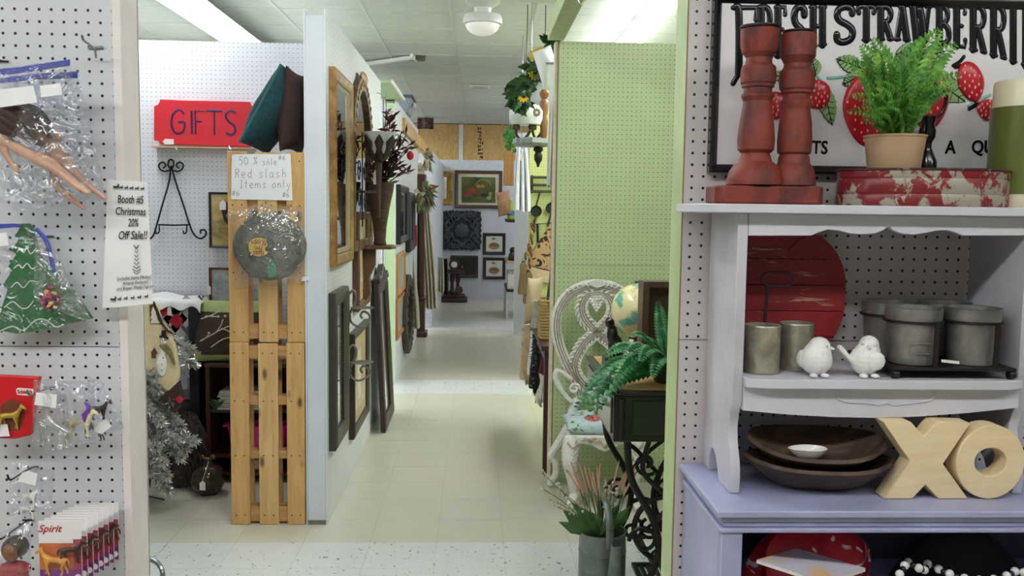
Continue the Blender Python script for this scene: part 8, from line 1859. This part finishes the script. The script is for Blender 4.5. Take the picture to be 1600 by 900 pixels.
MB().lathe([(0.016, 0), (0.018, 0.003), (0.001, 0.003)], V((wx + 0.022, Yw - rw - 0.121, P(953, 853, Yw - rw - 0.13).z + 0.002)), 14, V((0, -0.6, 0.5))).build('spout_mouth_shade', plain((24, 24, 24), 0.7), t)  # dark disc painted for the shade inside the spout mouth
hd = bez([(wx + 0.015, Yw - rw * 0.98, zw * 0.86), (wx + 0.012, Yw - rw * 1.02, zw + 0.06), (wx + 0.005, Yw - rw * 0.5, zw + 0.125), (wx, Yw + rw * 0.4, zw + 0.10), (wx, Yw + rw * 0.98, zw - 0.01)], 6)
MB().tube(hd, 0.014, 8, flat=0.3, up=(1, 0, 0)).build('handle', M_GV, t)
fb_ = thing('dried_flowers', 'bunch of dried pink grasses and greenery in the watering can', 'flowers', (wx, Yw, zw * 0.31))
rn = random.Random(21); M_GRS = plain((104, 112, 70), 0.8, 0, 0.2); M_PKG = plain((206, 156, 138), 0.85, 0, 0.1); M_GRL = plain((62, 100, 50), 0.6, 0, 0.2); M_BUD = plain((206, 196, 176), 0.7)
heads = [(892, 722), (897, 728), (903, 718), (908, 730), (912, 724), (900, 738), (886, 735), (920, 728), (926, 735), (933, 726), (938, 722), (935, 738), (968, 718), (990, 715), (995, 722), (985, 726), (1000, 728), (978, 735), (992, 738)]
for (x, y) in heads:
    b_ = V((wx + rn.uniform(-0.03, 0.03), Yw + rn.uniform(-0.03, 0.03), zw * 0.6)); tp_ = P(x, y, Yw + rn.uniform(-0.06, 0.08)); pth = bez([b_, b_.lerp(tp_, 0.5) + V((0, 0, 0.03)), tp_], 7)
    m = MB().tube(pth, 0.0018, 4); o = m.build('grass_stem', M_GRS, fb_)
    MB().tube(pth[-6:], [0.002, 0.0035, 0.004, 0.0035, 0.003, 0.001], 5).build('pink_plume', M_PKG, o)
for (x, y) in ((850, 765), (858, 780), (870, 760), (878, 770), (848, 740), (866, 790), (955, 760), (948, 755), (962, 765)):
    b_ = V((wx + rn.uniform(-0.03, 0.03), Yw + rn.uniform(-0.03, 0.03), zw * 0.7)); tp_ = P(x, y, Yw + rn.uniform(-0.06, 0.06)); pth = bez([b_, b_.lerp(tp_, 0.5) + V((0, 0, 0.04)), tp_], 6)
    o = MB().tube(pth, 0.0016, 4).build('stem', M_GRS, fb_); m = MB()
    for k in range(9): q = pth[-1 - k % 7] + V((rn.uniform(-0.012, 0.012), rn.uniform(-0.012, 0.012), rn.uniform(-0.01, 0.012))); m.ell(q, 0.005, 0.005, 0.006, 6, 4)
    m.build('buds', M_BUD, o)['kind'] = 'stuff'
for (x, y) in ((872, 815), (885, 805), (878, 795), (895, 815), (905, 800), (900, 790), (915, 810), (925, 800), (965, 810), (975, 800), (985, 790), (960, 795), (893, 785), (970, 785)):
    b_ = V((wx + rn.uniform(-0.03, 0.03), Yw - 0.02, zw * 0.9)); tp_ = P(x, y, Yw - rn.uniform(-0.02, 0.1)); d = tp_ - b_; w = d.cross(EY).normalized() * 0.024; n_ = V((0, -0.012, 0.006))
    m = MB().add([b_, b_ + d * 0.35 - w * 0.5, b_ + d * 0.65 - w, tp_, b_ + d * 0.65 + w, b_ + d * 0.35 + w * 0.5, b_ + d * 0.5 + n_], [(0, 1, 6), (1, 2, 6), (2, 3, 6), (3, 4, 6), (4, 5, 6), (5, 0, 6)]); m.build('leaf', M_GRL, fb_, smooth=0)
# ================================================================ behind the green wall
M_SHT = plain((232, 234, 238), 0.85, 0, 0.03)
yT = 5.16; tX = xg - 0.02
tb_ = thing('display_table', 'dark red brown table behind the green wall', 'table', (tX + 0.3, 5.8, 0))
M_TB = wood((56, 26, 24), (84, 42, 36), 'z', 6, 0.4); zT = P(861, 540, yT).z
for x in (tX - 0.02, tX + 0.6):
    for y in (yT, 6.2): MB().box(x + (0.12 if y > 6 else 0), x + (0.12 if y > 6 else 0) + 0.045, y, y + 0.045, 0, zT - 0.03).build('leg', M_TB, tb_, bevel=0.003)
MB().box(tX - 0.04, tX + 0.68, yT - 0.03, 6.3, zT - 0.0295, zT).build('table_top', M_TB, tb_, bevel=0.004)
MB().box(tX - 0.01, tX + 0.64, yT + 0.05, 6.2, zT - 0.11, zT - 0.03).build('apron', M_TB, tb_)
def hang(name, label, cat, px0, px1, y0, y1, Y, mat, folds=2, th=0.012, amp=0.02, rag=0.0, parts=None, dep=None):
    """cloth or rug hanging down in a narrow fold"""
    a, b = P(px0, y0, Y), P(px1, y1, Y); t = thing(name, label, cat, ((a.x + b.x) / 2, Y, b.z))
    def fn(u, v): return (a.x + (b.x - a.x) * u + amp * 0.4 * math.sin(5 * v + 2 * u), Y + amp * math.sin(folds * 2 * PI * u + 1.5 * v), a.z + (b.z - a.z) * v + rag * math.sin(17 * u) * v)
    MB().sheet(fn, max(10, folds * 8), 16, th).build('cloth', mat, t, smooth=70); return t, a, b
def fringe(t, a, b, Y, mat, n=40, L=0.05, side=True, seed=1):
    r_ = random.Random(seed); m = MB()
    for i in range(n):
        v = r_.random(); 
        if side: base = V((a.x if i % 2 else b.x, Y, a.z + (b.z - a.z) * v)); d = V((-1 if i % 2 else 1, r_.uniform(-1, 0.2), r_.uniform(-0.8, 0.2))).normalized()
        else: base = V((a.x + (b.x - a.x) * v, Y, b.z)); d = V((r_.uniform(-0.2, 0.2), r_.uniform(-0.2, 0.1), -1)).normalized()
        m.tube([base, base + d * L * r_.uniform(0.5, 1)], [0.004, 0.001], 4)
    m.build('fringe', mat, t)['kind'] = 'stuff'
# white sheet from the beam
t = drape('white_sheet', 'long white sheet hanging at the left edge of the green wall', P(868, 98, 5.12), P(856, 250, 5.12).x, P(871.5, 250, 5.12).x, 5.16, P(864, 292, 5.12).z, M_SHT, 3, 0.75, False)
MB().tube([P(853, 99, 5.14), P(876, 99, 5.14)], 0.006, 6).build('hanging_rod', M_WIRE, t)
t, a, b = hang('cream_throw', 'cream throw hanging low beside the chair leg', 'throw', 842, 861, 585, 632, 5.3, plain((214, 208, 196), 0.9), 3, 0.01, 0.03, 0.02)
t, a, b = hang('maroon_throw', 'ribbed maroon throw hanging off the display table', 'throw', 848, 858, 528, 592, 5.6, blotch([(0.4, (80, 24, 32)), (0.6, (118, 44, 52))], 30, 0.9, (1, 1, 6)), 3, 0.015, 0.02)
t, a, b = hang('black_throw', 'black embroidered throw with fringe hanging off the table', 'throw', 834, 850, 522, 606, 6.0, blotch([(0.45, (20, 20, 22)), (0.6, (34, 34, 36)), (0.66, (150, 148, 146))], 34, 0.9, dist=1.5), 2, 0.03, 0.02); fringe(t, a, b, 6.0, plain((18, 18, 20), 0.9), 60, 0.06, False, 3); fringe(t, a, b, 6.0, plain((18, 18, 20), 0.9), 60, 0.03, True, 4)
t, a, b = hang('fur_throw', 'tan shaggy fur throw hanging nearest the aisle', 'throw', 822, 833, 506, 592, 6.35, plain((204, 180, 146), 0.95, 0, 0.15, 30), 2, 0.04, 0.02); fringe(t, a, b, 6.34, plain((212, 190, 158), 0.95), 160, 0.05, True, 5); fringe(t, a, b, 6.34, plain((190, 166, 132), 0.95), 60, 0.05, False, 6)
t, a, b = hang('white_throw', 'white throw hanging between the fur and black throws', 'throw', 830, 840, 512, 585, 6.2, M_SHT, 2, 0.02, 0.02)
# wicker basket
c = P(851, 520, 5.5); zT_ = zT + 0.001
t = thing('wicker_basket', 'tall light wicker basket on the display table', 'basket', (c.x, 5.5, zT_)); hb_ = P(851, 466, 5.5).z - zT_
M_WK = plain((196, 164, 108), 0.7, 0, 0.15, 40)
for k in range(13): z = zT_ + 0.008 + (hb_ - 0.016) * k / 12; MB().tube([(c.x + 0.035 * math.copysign(abs(math.cos(a)) ** 0.5, math.cos(a)) * (1 + 0.03 * (-1) ** (k + i)), 5.5 + 0.11 * math.copysign(abs(math.sin(a)) ** 0.5, math.sin(a)), z) for i, a in enumerate([2 * PI * j / 24 for j in range(24)])], 0.0075, 5, closed=True).build('woven_row', M_WK, t)
for k in range(12): a = 2 * PI * k / 12; MB().tube([(c.x + 0.034 * math.copysign(abs(math.cos(a)) ** 0.5, math.cos(a)), 5.5 + 0.108 * math.copysign(abs(math.sin(a)) ** 0.5, math.sin(a)), zT_ + z) for z in (0.0, hb_)], 0.004, 5).build('stake', M_WK, t)
# cushions and tapestry
def cush(name, label, px, py, Y, U, Vv, N, mat, cat='cushion'):
    c = P(px, py, Y)
    if name == 'tan_cushion': c.z = zT + 0.163
    t = thing(name, label, cat, c - V((0, 0, abs(V(Vv).z)))); MB().pillow(c, U, Vv, N, 14, 0.06).build('cover', mat, t, smooth=70); return t, c
M_TAN = plain((196, 176, 144), 0.85, 0, 0.08, 20)
t, c = cush('tan_cushion', 'tan cushion standing on edge above the fur throw', 834, 458, 6.1, V((0.055, 0.05, 0.0)), V((0.01, 0, 0.16)), V((-0.02, -0.08, 0)), M_TAN)
t, c = cush('stripe_cushion', 'narrow tan cushion with grey stripes near the wicker basket', 838, 490, 6.2, V((0.05, 0.03, -0.0)), V((0.0, 0, 0.12)), V((0, -0.06, 0)), blotch([(0.4, (176, 156, 122)), (0.5, (150, 146, 134)), (0.6, (180, 170, 150))], 14, 0.9, (6, 1, 0.3)))
def damask():
    return blotch([(0.0, (176, 142, 100)), (0.52, (176, 142, 100)), (0.545, (46, 34, 30)), (1.0, (40, 30, 28))], 9, 0.85, detail=1, dist=2.2)
t = thing('damask_runner', 'tan runner with black leaf pattern slung diagonally below the pans', 'runner', P(850, 442, YL - 0.04))
MB().ext([P(869, 340, YL - 0.04), P(869, 405, YL - 0.04), P(866, 425, YL - 0.04), P(846, 420, YL - 0.04), P(827, 415, YL - 0.04), P(828, 398, YL - 0.04), P(848, 368, YL - 0.04)][::-1], (0, 0.03, 0)).build('cloth', damask(), t, bevel=0.008, seg=2)
MB().ext([P(866, 426, YL - 0.045), P(845, 421, YL - 0.045), P(827, 416, YL - 0.045), P(831, 440, YL - 0.045), P(862, 442, YL - 0.045)][::-1], (0, 0.03, 0)).build('plain_border', M_TAN, t)
t, a, b = hang('green_cloth', 'dark green cloth at the edge of the green wall', 'cloth', 859, 868, 395, 480, 5.6, plain((60, 84, 58), 0.8), 2, 0.01, 0.02)
t, a, b = hang('grey_cloth', 'pale grey cloth folded over the table beside the basket', 'cloth', 835, 846, 470, 512, 5.9, plain((176, 176, 172), 0.9), 2, 0.02, 0.015)
for lab, px0, px1, py0, py1 in (('braided gold curtain tie hanging on the lime wall', 832, 826, 345, 425), ('second braided tie beside the first on the lime wall', 836, 818, 350, 410)):
    t = thing('braided_tie', lab, 'rope', P(px0, py1, YL - 0.05), 0, 'braided ties')
    for o_ in (0, PI):
        pth = bez([P(px0, py0, YL - 0.02), P((px0 + px1) / 2 + 1, (py0 + py1) / 2, YL - 0.06), P(px1, py1, YL - 0.1)], 16); MB().tube([p + V((0.010 * math.cos(i * 0.9 + o_), 0.010 * math.sin(i * 0.9 + o_), 0)) for i, p in enumerate(pth)], 0.009, 6).build('strand', plain((156, 128, 78) if o_ else (96, 60, 44), 0.7), t)
    MB().lathe([(0.02, 0), (0.035, -0.03), (0.03, -0.08), (0.05, -0.26), (0.045, -0.28)] [::-1], P(px1, py1, YL - 0.1), 14).build('tassel', plain((112, 92, 62), 0.9), t)
for lab, px, py in (('black pan on the lime wall, left of two', 837.5, 330), ('black pan on the lime wall, right of two', 861, 325.5)):
    c = P(px, py, YL - 0.012); t = thing('black_pan', lab, 'pan', c, 0, 'black pans on the lime wall'); r_ = 8.8 * YL / F
    MB().lathe([(r_ * 0.85, 0.0), (r_, 0.03), (r_ * 0.96, 0.03), (r_ * 0.82, 0.008), (0.002, 0.008)], c, 24, (0, -1, 0)).build('bowl', plain((24, 24, 26), 0.5), t)
    MB().tube([c + V((0, -0.02, r_ * 0.9)), c + V((0.03, -0.012, r_ + 0.12))], 0.007, 6).build('handle', plain((30, 30, 32), 0.5), t)
    MB().tube([c + V((0.0, -0.03, -r_ * 0.8)), c + V((-0.03, -0.02, -r_ - 0.11))], 0.008, 6).build('lower_handle', plain((40, 36, 32), 0.5), t)
t = thing('towel_rack', 'dark metal towel rack with bars on the lime wall', 'rack', P(842, 300, YL - 0.03))
for y in (277, 289, 299): MB().tube([P(830, y, YL - 0.05), P(868, y + 0.5, YL - 0.05)], 0.012, 6).build('bar', plain((70, 72, 60), 0.4, 0.5), t)
for x in (831, 867): MB().tube([P(x, 274, YL - 0.03), P(x, 302, YL - 0.03)], 0.012, 6).build('post', plain((60, 62, 52), 0.4, 0.5), t); MB().tube([P(x, 290, YL - 0.03), P(x, 290, YL - 0.0005)], 0.01, 6).build('wall_mount', plain((60, 62, 52), 0.4, 0.5), t)
t = thing('wire_hook_frame', 'dark wire hook frame below the right pan', 'hook', P(848, 380, YL - 0.02)); MB().tube([P(841, 400, YL - 0.02), P(840, 350, YL - 0.02), P(862, 348, YL - 0.02), P(861, 372, YL - 0.02)], 0.01, 6).build('wire', M_WI, t)
# ---- lamp, chandelier, sunflowers overhead
Yh = 6.3; k_ = Yh / F
c = P(826, 205, Yh)
t = thing('chandelier', 'brass armed chandelier with a white glass shade over the right booth', 'chandelier', c)
M_BRS = plain((96, 82, 58), 0.4, 0.7, 0.1); M_DKM = plain((52, 46, 42), 0.4, 0.6)
sh_c = P(822, 180, Yh)
MB().lathe([(0.10, P(822, 195, Yh).z), (0.115, P(822, 186, Yh).z), (0.116, P(822, 174, Yh).z), (0.09, P(822, 165, Yh).z), (0.085, P(822, 165, Yh).z), (0.08, P(822, 172, Yh).z), (0.002, P(822, 173, Yh).z)], (sh_c.x, Yh, 0), 28).build('glass_shade', plain((234, 236, 236), 0.3, 0, 0.02), t)
m = MB()
fc_ = P(837, 178, Yh) - V((0, 0.105, 0))
for k in range(8): a = k * PI / 4; m.ell(fc_ + V((0.018 * math.cos(a), 0, 0.018 * math.sin(a))), 0.011, 0.005, 0.011, 7, 5)
m.build('painted_flower', plain((150, 140, 110), 0.5), t)
for px in (806, 832): 
    c2 = P(px, 199, Yh); MB().lathe([(6 * k_, -0.018), (7 * k_, 0.0), (6 * k_, 0.018)], c2, 14).build('brass_cup', M_BRS, t)
for pl in (((806, 203), (808, 212), (814, 217), (822, 214), (829, 204)), ((832, 203), (834, 212), (838, 216), (844, 210), (848, 200)), ((820, 216), (832, 224), (842, 230))): MB().tube(bez([P(x, y, Yh) for x, y in pl], 6), 0.009, 6).build('arm', M_DKM, t)
zc2 = P(830, 222, Yh).z
MB().lathe([(0.11, zc2 - 0.03), (0.125, zc2 - 0.01), (0.12, zc2 + 0.02), (0.06, zc2 + 0.03), (0.002, zc2 + 0.03)], (P(830, 222, Yh).x, Yh, 0), 32, flute=(0.05, 12)).build('metal_gallery', plain((150, 156, 150), 0.45, 0.4), t)
MB().lathe([(0.008, P(841, 261, Yh).z), (0.012, P(841, 256, Yh).z), (0.028, P(841, 250, Yh).z), (0.03, P(841, 243, Yh).z), (0.02, P(841, 238, Yh).z), (0.035, P(841, 235, Yh).z), (0.03, P(841, 230, Yh).z)], (P(841, 240, Yh).x, Yh, 0), 16).build('pendant', M_DKM, t)
MB().tube([(sh_c.x, Yh, P(822, 166, Yh).z), (sh_c.x, Yh, CEIL - 0.004)], 0.004, 5).build('hanging_chain', M_BRS, t)
zp_ = lambda y: P(850, y, Yh).z
xcol = P(850, 180, Yh).x
MB().lathe([(0.012, zp_(222)), (0.024, zp_(212)), (0.026, zp_(200)), (0.030, zp_(190)), (0.018, zp_(182)), (0.03, zp_(172)), (0.032, zp_(160)), (0.018, zp_(155)), (0.032, zp_(150)), (0.034, zp_(145)), (0.02, zp_(140))], (xcol, Yh, 0), 18).build('turned_column', wood((120, 78, 44), (160, 112, 70), 'z', 6, 0.4), t)
MB().tube([(xcol, Yh, zp_(141)), (xcol, Yh, CEIL - 0.004)], 0.004, 5).build('hanging_chain', M_BRS, t)
# white bag on top and sunflower garland
t = thing('sunflower_garland', 'garland of yellow sunflowers and dark green leaves near the ceiling', 'garland', P(830, 150, 6.0))
rn = random.Random(77); M_LFD = blotch([(0.3, (18, 52, 24)), (0.7, (52, 104, 46))], 20, 0.4)
gp = bez([P(x, y, Y) for x, y, Y in ((866, 68, 5.5), (852, 90, 5.6), (836, 112, 5.75), (824, 132, 5.9), (812, 152, 6.05), (803, 156, 6.1))], 8)
MB().tube([gp[20], V((gp[20].x, gp[20].y, CEIL - 0.004))], 0.003, 5).build('hanging_wire', M_WIRE, t)
MB().tube(gp, 0.006, 5).build('vine', plain((50, 70, 36), 0.7), t)
for i in range(120):
    p = gp[rn.randrange(len(gp))] + V((rn.uniform(-0.05, 0.05), rn.uniform(-0.05, 0.03), rn.uniform(-0.045, 0.045))); d = V((rn.uniform(-1, 0.6), rn.uniform(-0.8, 0.1), rn.uniform(-0.9, 0.5))).normalized() * rn.uniform(0.08, 0.13); w = d.cross(V((rn.random(), rn.random() + 0.3, rn.random()))).normalized() * 0.028
    MB().add([p, p + d * 0.45 - w, p + d, p + d * 0.45 + w, p + d * 0.5 + V((0, -0.008, 0.006))], [(0, 1, 4), (1, 2, 4), (2, 3, 4), (3, 0, 4)]).build('leaf', M_LFD, t, smooth=0)
M_SUN = plain((240, 196, 40), 0.6, 0, 0.1)
for (x, y, Y) in ((838, 88, 5.55), (836, 115, 5.7), (818, 150, 5.9), (844, 84, 5.55)):
    c2 = P(x, y, Y); m = MB()
    for k in range(12):
        a = 2 * PI * k / 12; d = V((math.cos(a), -0.15, math.sin(a))); w = V((-math.sin(a), 0, math.cos(a))) * 0.012
        m.add([c2 + d * 0.010, c2 + d * 0.026 - w, c2 + d * 0.046, c2 + d * 0.026 + w], [(0, 1, 2, 3)])
    o = m.build('sunflower_petals', M_SUN, t, smooth=0); MB().ell(c2 + V((0, -0.006, 0)), 0.013, 0.008, 0.013, 10, 6).build('sunflower_disc', plain((64, 40, 24), 0.9), o)
t, c = cush('white_cushion', 'white cushion perched beside the green beam', 855, 105, 5.35, V((0.055, 0.04, 0.03)), V((-0.035, 0.0, 0.105)), V((0.0, -0.10, 0.02)), M_SHT)
t = thing('ivy_sprig', 'small bright ivy hanging above the pine crate', 'plant', P(797, 220, 9.5))
for i in range(40):
    p = P(rn.uniform(790, 803), rn.uniform(198, 236), 9.5 + rn.uniform(-0.1, 0.1)); d = V((rn.uniform(-1, 1), -0.5, rn.uniform(-1, 0.3))).normalized() * 0.05; w = d.cross(EY).normalized() * 0.03
    MB().add([p, p + d * 0.4 - w, p + d, p + d * 0.4 + w], [(0, 1, 2, 3)]).build('leaf', plain((70, 150, 66), 0.5, 0, 0.2), t, smooth=0)
MB().tube([P(797, 196, 9.5), P(797, 236, 9.5)], 0.008, 5).build('vine', plain((60, 90, 40), 0.7), t)
MB().tube([P(797, 197, 9.5), V((P(797, 197, 9.5).x, 9.5, CEIL - 0.004))], 0.004, 5).build('hanging_wire', M_WIRE, t)
a, b = P(789, 237, 10.6), P(803, 289, 10.6)
t = thing('pine_crate', 'tall pine crate hung high at the far right of the aisle', 'crate', ((a.x + b.x) / 2, 10.7, b.z))
for k in range(3): x = a.x + (b.x - a.x) * k / 3; MB().box(x, x + (b.x - a.x) / 3 - 0.006, 10.6, 10.62, b.z, a.z).build('slat', wood((190, 132, 70), (220, 166, 100), 'z'), t)
MB().box(a.x, b.x, 10.6205, 10.99, b.z, b.z + 0.02).build('base', wood((190, 132, 70), (220, 166, 100), 'z'), t); MB().box(a.x, b.x, 10.98, 10.997, b.z + 0.021, a.z).build('back', wood((170, 112, 60), (200, 146, 90), 'z'), t)
t = drape('white_dress', 'white dress with a price tag hanging below the chandelier', P(815, 232, 7.4), P(804, 300, 7.4).x, P(829, 300, 7.4).x, 7.4, P(818, 330, 7.4).z, M_SHT, 3, 0.55, False)
p = P(815, 243, 7.32); MB().ext([p + V((x, 0, z)) for x, z in ((-0.014, -0.04), (0.014, -0.04), (0.014, 0.02), (0, 0.035), (-0.014, 0.02))], (0, 0.001, 0)).build('price_tag', plain((200, 202, 204), 0.6), t)
MB().tube([P(815, 232, 7.4), P(815, 215, 7.4), V((P(815, 215, 7.4).x, 7.4, CEIL - 0.004))], 0.004, 5).build('hanger_wire', M_WIRE, t)
# ---- far right of the aisle
c = P(793, 322, 12.6)
sh = thing('display_shelf', 'dark display shelf on the right near the back wall', 'shelf', (P(797, 480, 12.5).x, 12.5, 0))
x0_ = P(792, 400, 12.5).x
for y_, nm in ((343, 'top'), (408, 'mid'), (452, 'low')): z = P(797, y_, 12.5).z; MB().box(x0_, x0_ + 0.5, 12.5, 13.6, z - 0.04, z).build('shelf_board', plain((44, 40, 40), 0.5) if nm != 'mid' else wood((176, 140, 100), (206, 170, 130), 'x'), sh)
for y_ in (12.5, 13.55): MB().box(x0_ + 0.45, x0_ + 0.5, y_, y_ + 0.05, 0, P(797, 343, 12.5).z - 0.041).build('post', plain((60, 54, 52), 0.5), sh); MB().box(x0_, x0_ + 0.03, y_, y_ + 0.05, 0, P(797, 452, 12.5).z - 0.041).build('post', plain((190, 190, 190), 0.5), sh)
z = P(797, 343, 12.5).z + 0.001
t = thing('green_bottle', 'lime green bottle on the far display shelf', 'bottle', (P(798, 340, 12.7).x, 12.7, z)); MB().lathe([(0.045, 0), (0.05, 0.02), (0.05, 0.17), (0.02, 0.22), (0.018, 0.27)], n=16).build('body', plain((168, 190, 50), 0.3), t, world=False); MB().lathe([(0.022, 0.2705), (0.022, 0.30), (0.001, 0.301)], n=12).build('cap', plain((226, 226, 220), 0.4), t, world=False); MB().lathe([(0.0505, 0.05), (0.0505, 0.12)], n=16).build('label', plain((60, 130, 180), 0.4), t, world=False)
t, c = cush('paper_bag', 'crumpled tan paper bag on the far display shelf', 787, 318, 12.6, V((0.09, 0.03, 0.02)), V((-0.02, 0, 0.17)), V((0, -0.05, 0)), blotch([(0.3, (140, 100, 76)), (0.7, (186, 144, 112))], 10, 0.9, bump=0.6), 'bag')
t.location.z += 0
z = P(797, 408, 12.5).z + 0.001
for k, lab in enumerate(('black jar on the far display shelf, front one', 'black jar on the far display shelf, rear one')):
    t = thing('black_jar', lab, 'jar', (x0_ + 0.08 + 0.02 * k, 12.62 + 0.3 * k, z), 0, 'black jars on the far shelf'); MB().lathe([(0.05, 0), (0.06, 0.03), (0.05, 0.09), (0.035, 0.11), (0.04, 0.13)], n=16).build('body', plain((26, 24, 26), 0.4), t, world=False); MB().ell((0, 0, 0.15), 0.045, 0.045, 0.025, 12, 6).build('lid', plain((30, 28, 30), 0.4), t, world=False)
for k in range(5):
    z = P(797, 452, 12.5).z + 0.001; h_ = 0.2 + 0.03 * (k % 3); y_ = 12.55 + 0.06 * k
    t = thing('shelf_book', 'book on the far display shelf, %s from the aisle end' % ['first', 'second', 'third', 'fourth', 'fifth'][k], 'book', (x0_ + 0.1, y_, z), 0, 'books on the far shelf'); MB().box(x0_ + 0.02, x0_ + 0.19, y_, y_ + 0.045, z, z + h_).build('pages', plain((222, 218, 208), 0.8), t); MB().box(x0_ + 0.015, x0_ + 0.0195, y_ - 0.002, y_ + 0.047, z, z + h_ + 0.004).build('spine', plain([(200, 200, 204), (60, 66, 76), (150, 60, 60), (210, 206, 200), (40, 40, 44)][k], 0.5), t)
